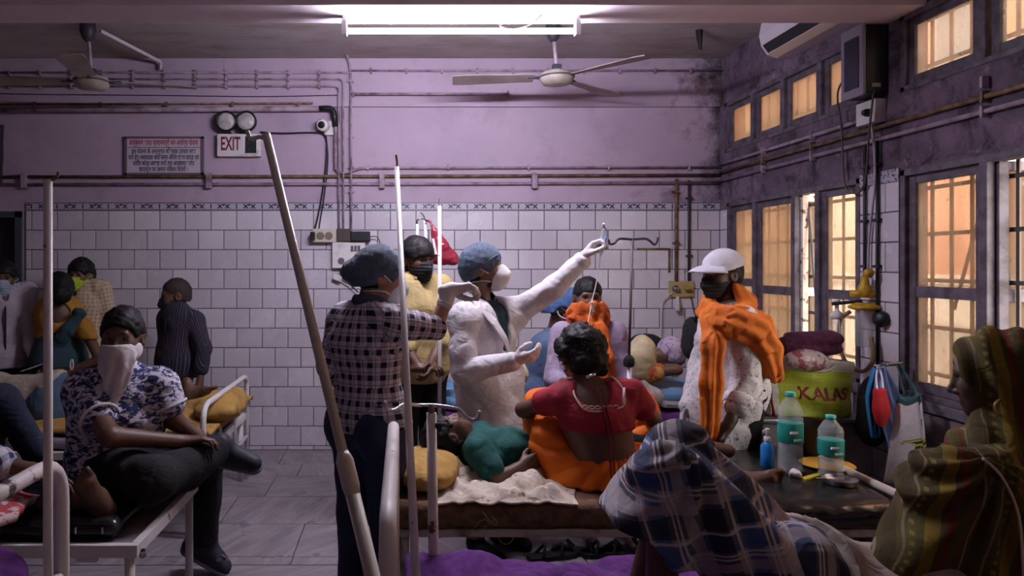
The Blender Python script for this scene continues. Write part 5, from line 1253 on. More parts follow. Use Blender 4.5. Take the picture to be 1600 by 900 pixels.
# ================================================================ the woman in red blouse and orange sari
Yr = 3.0
sp_ = lambda x, y, d=0: P(x, y, Yr+d)
J = pose(P(935, 0, Yr)[0], Yr, 1.56, (-.12, .99))
J.update(head=sp_(905, 548, .10), hf=A([-.25, .9, -.35]), hu=A([-.02, .35, .94]), neck=sp_(916, 606, .02), chest=sp_(930, 648, 0), waist=sp_(942, 700, .0), pelvis=sp_(942, 722, .03), tf=nrm([-.12, .99, 0]),
         lsh=sp_(876, 622, .02), rsh=sp_(984, 614, .02), lel=sp_(818, 640, .16), lwr=sp_(880, 655, .42), rel=sp_(1020, 655, .06), rwr=sp_(1000, 650, .32),
         lhip=sp_(915, 735, .06), rhip=sp_(975, 735, .06), lkn=sp_(850, 640, .26), rkn=sp_(985, 645, .36), lan=sp_(850, 740, .42), ran=sp_(960, 745, .45), lto=sp_(840, 742, .55), rto=sp_(960, 745, .58), base=.585)
wr_ = person('person in red blouse and orange sari sitting on the bed, back turned', J, m_skin_d, eyes=False, hands={'l': dict(res=None), 'r': dict(res=.006)}, h=.009, feet=False)
# spine furrow and waist fold come with the skin; the blouse leaves the back bare
s = S(); torso_prims(s, J, .014, 1.0, lower=False); arm_prims(s, J, 'l', .016, .42); arm_prims(s, J, 'r', .016, .55)
s.cut(sp_(935, 668), (.02, 0, -1)); s.cut(J['neck']+UP*.035, UP)
s.ell(sp_(936, 604, -.16), (.105, .17, .108), None, .006, 's')
m_red = M('red_blouse', (.30, .010, .028), .75, (.23, .008, .02), 8, .4, .7, .15, 90, wr=0.45)
bl = garment('blouse', wr_, s, m_red, .008, .006, 24, 60, 6)
def on_back(px, py):                                       # a point on her back, just outside the blouse
    d = P(px, py, 1.)-A([0, 0, EYE]); d = d/np.linalg.norm(d); q = S(); torso_prims(q, J, .020, 1.0, lower=False); arm_prims(q, J, 'l', .02, .62); arm_prims(q, J, 'r', .02, .62)
    t = 2.2
    for _ in range(60):
        X_ = A([[0, 0, EYE]+d*t]); v = min(q.dist(o, X_)[0] for o in q.ops)
        if v < .003: break
        t += v*.7
    return X_[0]
tr = [on_back(*p) for p in ((898, 596), (896, 612), (903, 628), (914, 640), (935, 643), (958, 640), (974, 634), (976, 618), (968, 600), (955, 588))]
part('neck_trim', tube(smooth_pts(tr, 4), .0042, 6), M('cream_trim', (.62, .5, .38), .8), bl, True)
for k in range(6):
    c = on_back(915+k*9.5, 637-(k-2.5)**2*.15); part('trim_motif', tube([c+A([.011*math.cos(t), 0, .007*math.sin(t)]) for t in np.linspace(0, 6.28, 10, False)], .0025, 5, True), M('cream_trim', (.62, .5, .38), .8), bl, True)
part('bra_strap', tube([on_back(975, 606), on_back(973, 632)], .005, 6, flat=1.2), m_elastic, wr_, True)
def bk(px, py, dd=-.012): p = on_back(px, py); return p+A([0, dd, 0])
for x0 in (-1, 1): part('tie_cord', tube(smooth_pts([bk(935+4*x0, 605), bk(947+3*x0, 650), bk(955+4*x0, 690), P(957+3*x0, 730, Yr-.17), P(960+2*x0, 775, Yr-.19)]), .0032, 6), M('maroon_cord', (.16, .012, .02), .8), wr_, True)
m_sari = M('orange_sari', (.74, .155, .006), .75, (.60, .10, .004), 7, .4, .7, .12, 70, wr=0.45)
s = S()
s.ell(sp_(950, 745, .03), (.205, .185, .135), None, .05); s.cap(J['lhip'], J['lkn'], .125, .085, .06); s.cap(J['lkn'], sp_(838, 755, .18), .075, .10, .05); s.cap(J['rhip'], J['rkn'], .12, .085, .06); s.cap(J['rkn'], J['ran'], .07, .09, .05)
s.cap(sp_(860, 690, .10), sp_(900, 770, .0), .09, .085, .06); s.ell(sp_(830, 772, .12), (.07, .08, .05), None, .04); s.cap(sp_(1004, 632, .20), sp_(1012, 720, .12), .06, .085, .05)
s.cut((0, 0, .588), (0, 0, -1)); s.ell(sp_(942, 655, -.02), (.20, .14, .15), None, .02, 's')
def sari_fold(V):
    d = V-sp_(960, 690, 0); a = np.arctan2(d[:, 2], d[:, 0])
    return .015*np.abs(np.sin(a*9+3.5*noise3(V, 8, 2)))*np.clip(_len(d)/.15, 0, 1)+.014*np.abs(noise3(V, 21, 4))-.008
sdf_part('sari', s, .008, m_sari, wr_, sari_fold)
s = S(); hp = J['hp']; R_ = np.stack(frame(J['hf'], J['hu']))
s.ell(hp(0, -.012, .025), (.086, .104, .10), R_, .02).ell(hp(.01, -.08, -.05), (.075, .055, .07), R_, .04).ell(hp(0, -.05, -.07), (.075, .06, .06), R_, .04)
for k in range(26):
    r = random.Random(k); a = r.uniform(0, 6.28); b = r.uniform(-1, .6); d = A([math.cos(a)*.095, -abs(math.sin(a))*.105, b*.1]); s.ell(hp(*d), r.uniform(.02, .032), None, .02)
sdf_part('hair', s, .006, m_hair, wr_, lambda V: .006*noise3(V, 75, 3)+.004*noise3(V, 170, 5), uvs=False)
strands = []
for k in range(150):
    r = random.Random(500+k); a = r.uniform(0, 6.28); b = r.uniform(-.9, 1.0); c0 = A([math.cos(a)*math.sqrt(max(1-b*b, .05))*.10, math.sin(a)*math.sqrt(max(1-b*b, .05))*.11-.02, b*.11+.01])
    pts = [hp(*(c0*(.98+.07*t+.03*math.sin(4*t+k))+A([.012*math.sin(2.1*t+k), 0, .012*math.cos(1.7*t+2*k)-.006*t]))) for t in np.linspace(0, 3.2, 8)]
    strands.append(tube(pts, [.0026]*5+[.002, .0015, .0008], 4))
part('curls', strands, m_hair, wr_, True)
part('hair_clip', tube([sp_(916, 590, -.085), sp_(930, 584, -.085)], .007, 8), m_chrome, wr_, True)
for k in range(3): part('bangle', tube([J['rwr']-nrm(J['rwr']-J['rel'])*(.05+.012*k)+.033*A([math.cos(t), 0, math.sin(t)]) for t in np.linspace(0, 6.28, 16, False)], .003, 6, True), M('brass', (.5, .34, .08), .35, metal=.6), wr_, True)
WOM = J
# ================================================================ patient in green lying on the middle bed
Yt = 3.17; zb = .60
J = pose(.2, Yt, 1.50, (0, 1))
hd = P(700, 682, Yt+.02)
J.update(head=hd, hf=A([.12, .25, .95]), hu=A([-.93, -.2, .15]), neck=P(742, 692, Yt+.04), chest=P(790, 708, Yt+.05), waist=P(850, 720, Yt+.05), pelvis=P(890, 722, Yt+.05), tf=A([0, .15, 1.]), r=A([0, -1., 0]),
         rsh=P(748, 706, Yt-.12), lsh=P(752, 682, Yt+.20), rel=P(775, 748, Yt-.21), rwr=P(815, 730, Yt-.16), lel=P(800, 690, Yt+.28), lwr=P(850, 690, Yt+.2),
         rhip=A([.76, Yt-.05, .70]), lhip=A([.76, Yt+.10, .70]), rkn=A([1.15, Yt-.06, .70]), lkn=A([1.12, Yt+.12, .70]), ran=P(1150, 750, 3.03), lan=A([1.5, Yt+.08, .65]), rto=P(1218, 736, 3.01), lto=A([1.55, Yt+.12, .78]), base=.575)
m = person('person in dark green shirt lying on the middle bed', J, m_skin_d, hands={'l': dict(res=None)}, feet=False, hh=.0055)
# bare foot of the outstretched leg
def bare_foot(root, an, to, nrm_sole, mat, g=1., side=1, res=.0048, name='foot', leg=None):
    """an: ankle, to: tip of the big toe, nrm_sole: direction out of the sole."""
    s = S(); d = nrm(to-an); n = nrm(A(nrm_sole)-d*(A(nrm_sole)@d)); t = np.cross(d, n)*side
    L = np.linalg.norm(to-an); heel = an+n*.045*g-d*.035*g
    s.cap(an-n*.06*g, an, .034*g, .036*g, .02)
    if leg is not None: s.cap(leg, an, .045*g, .034*g, .03)
    s.cap(an, heel, .034*g, .031*g, .03); b = an+d*(L-.055*g)+n*.035*g; s.cap(heel, b, .030*g, .020*g, .03, (n, 1.1)); s.cap(an, b+t*.012*g, .032*g, .022*g, .03); s.cap(heel, b-t*.03*g, .024*g, .018*g, .03)
    for k, (o, l, r) in enumerate(((.026, .052, .0135), (.008, .050, .0098), (-.008, .045, .0092), (-.022, .038, .0088), (-.035, .030, .0085))):
        q = b+t*o*g-n*.004; s.cap(q, q+d*l*g*.5, r*g*1.1, r*g, .008); s.cap(q+d*l*g*.5, q+d*l*g+n*.004, r*g, r*g, .004)
    return sdf_part(name, s, res, mat, root, uvs=False)
bare_foot(m, J['ran'], J['rto'], (.1, -.95, -.3), m_skin_d, 1.0, -1, leg=J['rkn'])
s = S(); torso_prims(s, J, .018, 1.0); arm_prims(s, J, 'r', .02, .75); arm_prims(s, J, 'l', .02, .75); garment('shirt', m, s, M('dark_green_shirt', (.008, .075, .062), .85, (.006, .05, .045), 8, .4, .7, wr=0.45), .0075, .015, 20, 44, 8)
s = S(); leg_prims(s, J, 'l', .02, 1.7, foot=False); leg_prims(s, J, 'r', .02, 1.7, foot=False); s.cap(J['lhip'], J['rhip'], .11, k=.05); garment('trousers', m, s, m_black_cl, .014, .006)
short_hair(m, J, .05, -.08, .016, seed=3, amp=.006)
part('lips', tube([J['hp'](-.018, .096, -.064), J['hp'](0, .1, -.064), J['hp'](.018, .096, -.064)], [.003, .006, .003], 6), m_lip, m, True)
# ================================================================ man in the white cap
Yc = 3.68
J = pose(P(1140, 0, Yc)[0], Yc, 1.63, (-.95, -.28))
J.update(head=P(1129, 431, Yc), hf=A([-.98, -.2, -.05]), neck=P(1138, 482, Yc), chest=P(1137, 530, Yc), waist=P(1135, 590, Yc), pelvis=P(1135, 622, Yc), lsh=P(1160, 506, Yc-.17), rsh=P(1118, 500, Yc+.16),
         lel=P(1166, 598, Yc-.20), lwr=P(1138, 664, Yc-.28), rel=P(1095, 580, Yc+.2), rwr=P(1080, 640, Yc+.05))
m = person('person in a white cap with an orange scarf over one shoulder', J, m_skin_b, hands={'l': dict(d=(-.6, -.1, -.75), n=(.6, .3, -.6), curl=(.3, .35, .4, .45), res=.005), 'r': dict(res=None)})
s = S(); torso_prims(s, J, .030, 1.0); fr = (J['pelvis'], J['neck']-J['pelvis'], -J['tf']); s.cap(J['pelvis'], P(1112, 690, Yc), .165, .168, .05, (J['r'], .85), frame=fr); s.cut(P(1120, 698, Yc), -UP)
arm_prims(s, J, 'l', .032, 1.55); arm_prims(s, J, 'r', .03, 1.9)
m_spk = M('speckled_white', (.58, .53, .54), .85, (.20, .19, .24), 70, .60, .64, .1, 60, detail=2, wr=0.45)
sh = garment('shirt', m, s, m_spk, .008, .011, 19, 48, 9)
e = J['lel']+(J['lwr']-J['lel'])*.52; fa = nrm(J['lwr']-J['lel']); part('rolled_cuff', tube([e-fa*.05, e-fa*.03, e+fa*.015, e+fa*.02], [.066, .072, .072, .06], 16), m_spk, sh, True)
s = S(); leg_prims(s, J, 'l', .025, 1.95, foot=False); leg_prims(s, J, 'r', .025, 1.95, foot=False); s.cap(J['lhip'], J['rhip'], .12, k=.05); garment('trousers', m, s, m_black_cl, .015, .005)
for n in 'lr':
    s = S(); a = J[n+'an']; t = J[n+'to']; s.cap(a+A([0, 0, -.03]), t, .04, .036, .02).cap(a, a+A([0, 0, -.03]), .042, .042, .02); s.cut((0, 0, .0), (0, 0, -1)); sdf_part('shoe', s, .009, m_black_cl, m, uvs=False)
short_hair(m, J, .04, -.075, .012, seed=5); n95(m, J, m_maskb, flat=True)
hp = J['hp']; R_ = np.stack(frame(J['hf'], J['hu'])); s = S(); m_cap = M('white_cap', (.56, .52, .58), .85, (.47, .43, .49), 9, .4, .7, .25, 50, wr=0.25)
s.ell(hp(0, -.008, .048), (.092, .112, .098), R_, .01); s.cut(hp(0, 0, .035), -R_[2]-R_[1]*.22)
o = sdf_part('cap', s, .006, m_cap, m, lambda V: .003*noise3(V, 60, 2), uvs=False)
def brim(u, v):
    a = (u-.5)*2.5; rr = .085+.085*v*math.cos(a*.85); return hp(math.sin(a)*rr*.95, .012+math.cos(a)*rr, .060+.0-.03*v*v-.012*abs(math.sin(a)))
Vv, Ff, _ = grid(16, 7, brim, -.006); mesh_obj('brim', Vv, Ff, m_cap, o, True)
part('button', lathe(hp(0, -.01, .144), [(.009, 0), (.008, .004), (.003, .006)], 10, R_[2]), m_cap, o, True)
m_scarf = M('orange_shawl', (.66, .17, .022), .85, (.52, .115, .015), 9, .4, .7, .2, 90, wr=0.45); q = lambda x, y, d=0: P(x, y, Yc+d)
s = S()
ring = [q(1108, 480, -.02), q(1116, 492, -.13), q(1142, 494, -.19), q(1168, 486, -.10), q(1166, 468, .06), q(1140, 456, .10), q(1112, 468, .07)]
for i in range(len(ring)): s.cap(ring[i], ring[(i+1) % len(ring)], .040, .040, .03)
s.chain([q(1152, 452, -.07), q(1166, 474, -.10)], [.03, .04], .03)
back = A([0., 1, 0.])
s.chain([q(1104, 486, -.12), q(1124, 500, -.22), q(1152, 506, -.28), q(1180, 516, -.27), q(1196, 540, -.24), q(1206, 576, -.22)], [.05, .062, .068, .066, .062, .050], .04, (back, 1.25))
s.chain([q(1160, 492, -.18), q(1184, 508, -.16), q(1200, 545, -.12), q(1208, 585, -.10)], [.05, .06, .055, .045], .04, (back, 1.1))
s.chain([q(1112, 494, -.20), q(1116, 540, -.27), q(1112, 600, -.28), q(1108, 684, -.27)], [.05, .052, .050, .044], .04, (back, 2.2))
sdf_part('scarf', s, .006, m_scarf, m, axial(s, .007, 85, 2, 8, 2.2, .004))
sb_ = thing('sling_bag', 'small black sling bag behind the person in the white cap', 'bag', P(1082, 560, Yc+.25))
s = S(); s.ell(P(1082, 525, Yc+.28), (.05, .07, .11), None, .02).ell(P(1084, 545, Yc+.28), (.055, .075, .07), None, .04); sdf_part('pouch', s, .009, m_black_cl, sb_, lambda V: .005*noise3(V, 30, 1), uvs=False)
part('strap', tube(smooth_pts([P(1084, 500, Yc+.24), P(1100, 485, Yc+.2), P(1125, 480, Yc+.15)]), .010, 6, flat=.4), m_black_cl, sb_, True)
# ================================================================ seated man with handkerchief mask
Ys = 2.95
q = lambda x, y, d=0: P(x, y, Ys+d)
J = pose(P(192, 0, Ys)[0], Ys, 1.70, (.35, -.94))
J.update(head=q(192, 529), hf=A([.08, -1, -.02]), neck=q(190, 586, .02), chest=q(186, 640, .03), waist=q(182, 702, .05), pelvis=q(182, 730, .05), tf=nrm([.3, -.95, 0]), rsh=q(128, 612, .0), lsh=q(250, 604, .06),
         rel=q(172, 682, -.22), rwr=q(286, 690, -.02), lel=q(272, 656, .06), lwr=q(314, 688, .10), rhip=q(160, 738, .02), lhip=q(205, 733, .05), lkn=q(322, 712, .36), lan=q(320, 848, .50), lto=q(362, 872, .50),
         rkn=q(235, 752, -.25), ran=q(345, 700, .22), rto=q(392, 712, .22), base=.0)
m = person('seated person in blue tie-dye shirt with a white handkerchief mask', J, m_skin_d, fat=1.12, hh=.005, feet=False, hands={'r': dict(d=nrm([.92, .35, .05]), n=(-.1, -.2, -1), curl=(.45, .5, .5, .5), thumb=.2, res=.004), 'l': dict(d=nrm([.35, -.5, -.75]), n=(-.8, .2, -.4), curl=(.5, .55, .6, .6), thumb=.3, res=.004)})
def tiedye():
    s = N('tie_dye'); k = s.coord(); n = s.noise(s.scale(k, (1, 1, 1.9)), 17, 5, .7, 1.4); n2 = s.noise(k, 42, 4, .6, .8)
    f = s.ramp(s.math('ADD', s.math('MULTIPLY', n, .75), s.math('MULTIPLY', n2, .25)), .465, .525); col = s.mix(f, (.62, .58, .64), (.025, .03, .10)); s.wrinkle(k, .5)
    return s.fin(col, .85, 0, .2)
s = S(); torso_prims(s, J, .024, 1.16); arm_prims(s, J, 'r', .030, .55, fat=1.05); arm_prims(s, J, 'l', .030, .48, fat=1.05); s.cap(J['neck']+J['tf']*.1+UP*.05, J['chest']+J['tf']*.18, .05, .008, .01, mode='s')
sh = garment('shirt', m, s, tiedye(), .008, .010, 18, 44, 3)
for n in 'lr':
    a = J[n+'sh']+(J[n+'el']-J[n+'sh'])*(.60 if n == 'l' else .66); fa = nrm(J[n+'el']-J[n+'sh']); e1 = nrm(np.cross(fa, A([.3, 1, .2]))); e2 = np.cross(fa, e1); part('sleeve_band', tube([a+.077*(math.cos(t)*e1+math.sin(t)*e2) for t in np.linspace(0, 6.28, 24, False)], .0065, 8, True), m_mask, sh, True)
s = S(); leg_prims(s, J, 'l', .024, 1.92, foot=False, fat=1.12); leg_prims(s, J, 'r', .026, 1.88, foot=False, fat=1.12); s.ell(J['pelvis'], (.20, .17, .12), None, .06); s.cap(J['lhip'], J['lkn'], .11, .08, .05); s.cap(q(200, 745, -.1), q(290, 735, .1), .10, .09, .06)
s.cut((0, 0, .5), (0, 0, -1)) if False else None
garment('trousers', m, s, m_black_cl, .010, .006, 20, 45, 4)
m_shoe = M('dark_sneaker', (.014, .016, .026), .6, (.03, .03, .045), 30, .5, .7); m_sole = M('shoe_sole', (.17, .16, .17), .7)
def shoe(root, an, to, up, mat, g=1.):
    d = nrm(to-an); u = nrm(A(up)-d*(A(up)@d)); t = np.cross(d, u); L = np.linalg.norm(to-an)
    heel = an-d*.045*g-u*.045*g; toe = an+d*(L*.9)-u*.055*g; s = S()
    s.cap(an+u*.03, heel, .046*g, .043*g, .03); s.cap(heel, toe, .042*g, .040*g, .03); s.cap(an+u*.0, an+d*L*.55-u*.03*g, .045*g, .036*g, .04); s.cut(heel-u*.022*g, -u)
    o = sdf_part('shoe', s, .0065, mat, root, uvs=False)
    s = S(); s.cap(heel-u*.02*g, toe-u*.013*g, .046*g, .044*g, .02); s.cut(heel-u*.022*g, u); s.cut(heel-u*.046*g, -u); sdf_part('sole', s, .006, m_sole, o, uvs=False)
    for k in range(3):
        c = an+d*(L*(.22+.12*k))+u*(.012-.013*k)*g; part('lace', tube([c-t*.022*g+u*.012, c+u*.018, c+t*.022*g+u*.012], .0035, 6), M('lace_black', (.02, .02, .025), .8), o, True)
    return o
sh_l = shoe(m, J['lan']+A([0, 0, .0]), J['lto'], UP, m_shoe, 1.02)
sh_r = shoe(m, J['ran'], q(400, 712, .20), A([-.1, -.5, .8]), m_shoe, 1.02)
part('side_logo', [obox(P(346, 874, 3.40), (.022, 0, .006), (0, .002, 0), (.0, 0, .006)), obox(P(350, 872, 3.40), (.014, 0, -.014), (0, .002, 0), (.006, 0, .004))], m_sole if False else M('logo_grey', (.35, .33, .36), .6), sh_l)
short_hair(m, J, .075, -.03, .012, seed=6, amp=.004)
hp = J['hp']; R_ = np.stack(frame(J['hf'], J['hu'])); s = S()
s.ell(hp(0, .02, -.045), (.083, .104, .075), R_, .02); s.cap(hp(0, .10, -.01), hp(0, .108, -.08), .02, .025, .03); s.cap(hp(0, .10, -.05), hp(.0, .095, -.15), .046, .045, .05, (R_[1], 2.)); s.cap(hp(0, .095, -.13), hp(.002, .112, -.30), .050, .006, .04, (R_[1], 2.2)); s.cap(hp(.03, .08, -.08), hp(.0, .105, -.20), .028, .012, .04, (R_[1], 1.8)); s.cap(hp(-.04, .08, -.08), hp(-.01, .105, -.20), .028, .012, .04, (R_[1], 1.8))
s.cut(hp(0, .1, -.012), R_[2]-R_[1]*.05); s.cut(hp(0, -.06, 0), -R_[1])
sdf_part('handkerchief', s, .0055, M('white_handkerchief', (.62, .55, .55), .85, (.54, .47, .47), 8, .4, .7, wr=0.45), m, lambda V: .005*np.sin((V@(R_[0]*1.0+R_[2]*.25))*120+2*noise3(V, 15, 2))*np.clip((hp(0, 0, -.03)[2]-V[:, 2])/.06, 0, 1)+.002*noise3(V, 50, 3), uvs=False)
# ================================================================ patient at the left edge of the black mattress bed
Yl = 2.82
q = lambda x, y, d=0: P(x, y, Yl+d)
J = pose(-2.15, Yl+.1, 1.68, (1, -.1))
J.update(pelvis=A([-2.1, Yl+.12, .72]), waist=A([-2.18, Yl+.12, .83]), chest=A([-2.25, Yl+.12, 1.0]), neck=A([-2.28, Yl+.12, 1.18]), head=A([-2.27, Yl+.12, 1.33]), lsh=A([-2.22, Yl+.29, 1.12]), rsh=A([-2.22, Yl-.06, 1.12]), tf=nrm([1, -.1, .2]),
         rel=q(-40, 715, -.25), rwr=q(62, 738, -.22), lel=A([-1.98, Yl+.33, .9]), lwr=A([-1.8, Yl+.25, .8]), rhip=A([-2.08, Yl+.03, .70]), lhip=A([-2.08, Yl+.2, .70]), lkn=q(2, 628, .2), lan=A([-1.62, Yl+.3, .67]), lto=A([-1.5, Yl+.3, .62]),
         rkn=q(10, 790, -.15), ran=q(142, 780, -.16), rto=q(160, 745, -.2), base=.6)
m = person('barefoot person in navy trousers resting on the black mattress', J, m_skin_d, hands={'r': dict(d=(.9, -.1, -.35), n=(0, .1, -1), res=.005), 'l': dict(res=None)}, feet=False)
bare_foot(m, q(150, 780, -.22), q(150, 780, -.22)+.185*nrm([-.12, -.62, .77]), (.75, -.6, -.25), m_skin_d, .95, 1, leg=J['rkn'])
part('cuff', tube([q(112, 778, -.16), q(124, 777, -.16)], .052, 16), m_mask, m, True)
s = S(); leg_prims(s, J, 'l', .022, 1.9, foot=False); leg_prims(s, J, 'r', .020, 1.85, foot=False); s.cap(J['lhip'], J['rhip'], .12, k=.05); garment('trousers', m, s, M('navy_trousers', (.012, .016, .035), .9, wr=0.45), .013, .005)
s = S(); torso_prims(s, J, .02); arm_prims(s, J, 'r', .03, 1.35); arm_prims(s, J, 'l', .03, 1.2); garment('shirt', m, s, cloth_plaid('blue_check', (.55, .53, .58), (.06, .09, .2), (.02, .03, .09), .05, .05, (0, .4)), .012, .006)
short_hair(m, J, .05, -.05, .012)
drape('printed_cloth', 'red and white printed cloth beside the barefoot person', 'cloth', -1.95, -1.35, 2.35, 2.62, lambda x, y: .64+.05*np.exp(-((x+1.62)/.2)**2)+.02*np.abs(bumpz(x, y, 22, 2)), M('red_print_cloth', (.42, .06, .07), .9, (.55, .45, .42), 22, .5, .56), .03, (30, 20), None, .02)
# ================================================================ patient in jeans on the bed against the tiled wall
Yj = 4.35
q = lambda x, y, d=0: P(x, y, Yj+d)
J = pose(-2.1, Yj, 1.68, (0, 1))
J.update(pelvis=q(82, 628), waist=q(40, 630), chest=q(-15, 628), neck=q(-85, 628), head=q(-125, 628, .05), hf=A([.1, .8, -.5]), hu=A([-1, 0, 0.1]), tf=A([0, 1, .1]), lsh=q(-70, 600, .05), rsh=q(-70, 655, .05), lel=q(-20, 610, .25), lwr=q(40, 640, .35), rel=q(-20, 660, .25), rwr=q(40, 655, .35),
         lhip=q(92, 612), rhip=q(92, 645), lkn=q(190, 640, .05), rkn=q(190, 660, .05), lan=q(296, 612, .0), ran=q(290, 640, .05), lto=q(322, 600, .0), rto=q(312, 630, .1), base=.575)
m = person('person in jeans and cream shirt lying on the mustard sheet', J, m_skin_d, hands={'l': dict(res=None), 'r': dict(res=None)}, feet=False, eyes=False)
bare_foot(m, J['lan'], q(333, 596, .0), (.2, -.3, -.9), m_skin_d, 1.0, 1, .006)
s = S(); leg_prims(s, J, 'l', .02, .75, foot=False); leg_prims(s, J, 'r', .02, .75, foot=False); s.ell(q(78, 628), (.15, .15, .185), None, .05); s.cap(q(78, 628), q(40, 632), .15, .14, .05); s.cut(q(48, 630), (-.8, 0, .6)); garment('jeans', m, s, M('washed_denim', (.06, .11, .17), .9, (.045, .08, .13), 5, .4, .7, .3, 90, wr=0.45), .012, .012, 16, 40, 3)
s = S(); torso_prims(s, J, .025, 1.05); arm_prims(s, J, 'l', .025, .8); arm_prims(s, J, 'r', .025, .8); s.cut(q(62, 630), (.8, 0, -.6)); garment('shirt', m, s, M('cream_shirt', (.42, .36, .28), .9, (.34, .28, .21), 6, .4, .7, wr=0.45), .012, .012, 16, 40, 5)
short_hair(m, J, .05, -.05, .012)
s = S(); s.cap(q(150, 655, .03), q(265, 648, .03), .13, .10, .06); s.cap(q(255, 645, .05), q(355, 640, -.05), .10, .085, .06); s.ell(q(340, 640, -.15), (.13, .13, .075), None, .05); s.ell(q(362, 628, .1), (.07, .18, .085), None, .05); s.cut((0, 0, .575), (0, 0, -1))
sdf_part('coverlet', s, .012, m_yellow_sheet, None, lambda V: .03*np.abs(noise3(V, 17, 2))+.018*np.abs(noise3(V, 32, 5))-.012, label='bunched mustard coverlet over the legs of the person in jeans', cat='coverlet')
# ================================================================ standing people along the left of the back wall
def stander(label, px, py, Y, H, fw, hf, skin_, shirt, hs=1.08, arms=None, sleeve=1.9, trousers=None, hline=.05, puff=.014, seed=1, mask=None, flat=True, hairamp=.004, hands=None):
    J = pose(P(px, 0, Y)[0], Y, H, fw); J['hs'] = hs; J['head'] = P(px, py, Y); J['hf'] = A(hf)
    J['neck'] = J['head']+A([0, 0, -.15])*J['g']*hs-nrm(A([*fw, 0]))*.035
    if arms: J.update(arms)
    m = person(label, J, skin_, h=.013, hh=.006, hands=hands or {'l': dict(res=.006), 'r': dict(res=.006)})
    if shirt is not None:
        s = S(); torso_prims(s, J, .022, 1.05); arm_prims(s, J, 'l', .020, sleeve); arm_prims(s, J, 'r', .020, sleeve); s.cap(J['pelvis'], J['pelvis']-UP*.14, .17, .175, .04, (J['tf'], 1.3)); s.cut(J['pelvis']-UP*.14, -UP)
        s.cap(J['neck']+J['tf']*.09+UP*.05, J['chest']+J['tf']*.16+UP*.05, .042, .006, .01, mode='s')
        c = garment('shirt', m, s, shirt, .011, .008, 18, 44, seed)
        part('collar', tube(smooth_pts([J['neck']+J['r']*.05+J['tf']*.075, J['neck']+J['r']*.065+UP*.03, J['neck']-J['tf']*.06+UP*.04, J['neck']-J['r']*.065+UP*.03, J['neck']-J['r']*.05+J['tf']*.075]), .018, 8, flat=.6), shirt, c, True)
    s = S(); leg_prims(s, J, 'l', .02, 1.95, foot=False); leg_prims(s, J, 'r', .02, 1.95, foot=False); torso_prims(s, J, .004); s.cut(J['waist'], UP); garment('trousers', m, s, trousers or m_black_cl, .018, .004)
    if hline: short_hair(m, J, hline, -.06, puff, seed=seed, amp=hairamp)
    if mask: _, hp = n95(m, J, mask, flat=flat); straps(m, hp, [[(.062, .045, -.02), (.086, .0, .0), (.086, -.02, .01)], [(-.062, .045, -.02), (-.086, .0, .0), (-.086, -.02, .01)]], mask, .003)
    return m, J
mw = M('white_kurta', (.46, .40, .46), .85, (.38, .33, .39), 6, .4, .7, wr=0.45)
m, J = stander('person in white shirt and pale surgical mask by the navy door', 6, 437, 5.2, 1.60, (.55, -.83), (.35, -.95, 0), m_skin_d, mw, 1.12, None, 1.9, None, .05, .016, 2, m_masks, arms=dict(lel=P(52, 545, 5.1), lwr=P(70, 580, 4.98))) if False else stander('person in white shirt and pale surgical mask by the navy door', 6, 437, 5.2, 1.60, (.55, -.83), (.35, -.95, 0), m_skin_d, mw, 1.12, dict(lel=P(50, 540, 5.12), lwr=P(62, 578, 5.0)), 1.95, None, .05, .016, 2, m_masks)
part('placket', tube(smooth_pts([J['neck']+J['tf']*.10-UP*.02, J['chest']+J['tf']*.145, J['waist']+J['tf']*.135, J['pelvis']+J['tf']*.14]), .012, 6, flat=.5), M('navy_print', (.02, .015, .06), .6), m, True)
m, J = stander('person in cream checked shirt and lime green mask', 127, 431, 5.42, 1.62, (-.1, -1), (-.15, -1, -.03), m_skin_d, cloth_plaid('cream_check', (.50, .41, .28), (.36, .26, .15), (.28, .19, .1), .03, .03, (0, .35)), 1.05, None, 1.1, None, .045, .018, 3, m_maskl)
m, J = stander('person in dark striped shirt and black mask standing at the tiled wall', 276, 463, 5.18, 1.46, (-.72, -.65), (-.95, -.3, -.12), m_skin_d, None, 1.22, dict(lel=P(318, 545, 5.05), lwr=P(312, 600, 5.0), lsh=P(306, 502, 5.12), rsh=P(262, 502, 5.22)), 1.9, None, 0)
def stripes():
    s = N('dark_stripe_shirt'); x, y, z = s.sep(s.attr('cuv')); a = s.band(y, .035, .0, .09); b = s.band(y, .035, .5, .56); return s.fin(s.mix(s.math('MAXIMUM', a, b), (.018, .014, .026), (.11, .095, .14)), .85, 0, .2)
s = S(); torso_prims(s, J, .026, 1.08); arm_prims(s, J, 'l', .026, 1.55); arm_prims(s, J, 'r', .026, 1.55); s.cap(J['pelvis'], J['pelvis']-UP*.14, .18, .185, .04, (J['tf'], 1.2), frame=(J['pelvis'], UP, -J['tf'])); s.cut(J['pelvis']-UP*.13, -UP)
c = garment('shirt', m, s, stripes(), .011, .008, 18, 44, 6); part('collar', tube(smooth_pts([J['neck']+J['r']*.05+J['tf']*.075, J['neck']+J['r']*.065+UP*.03, J['neck']-J['tf']*.06+UP*.04, J['neck']-J['r']*.065+UP*.03, J['neck']-J['r']*.05+J['tf']*.075]), .018, 8, flat=.6), m_black_cl, c, True)
part('pocket', obox(J['chest']+J['tf']*.135-J['r']*.07, J['r']*.045, J['tf']*.004, UP*.05), MATS['dark_stripe_shirt'], c)
short_hair(m, J, .085, -.02, .004, seed=2, mat=M('cropped_hair', (.03, .02, .018), .8)); n95(m, J, M('dark_teal_mask', (.012, .02, .025), .8), flat=True)
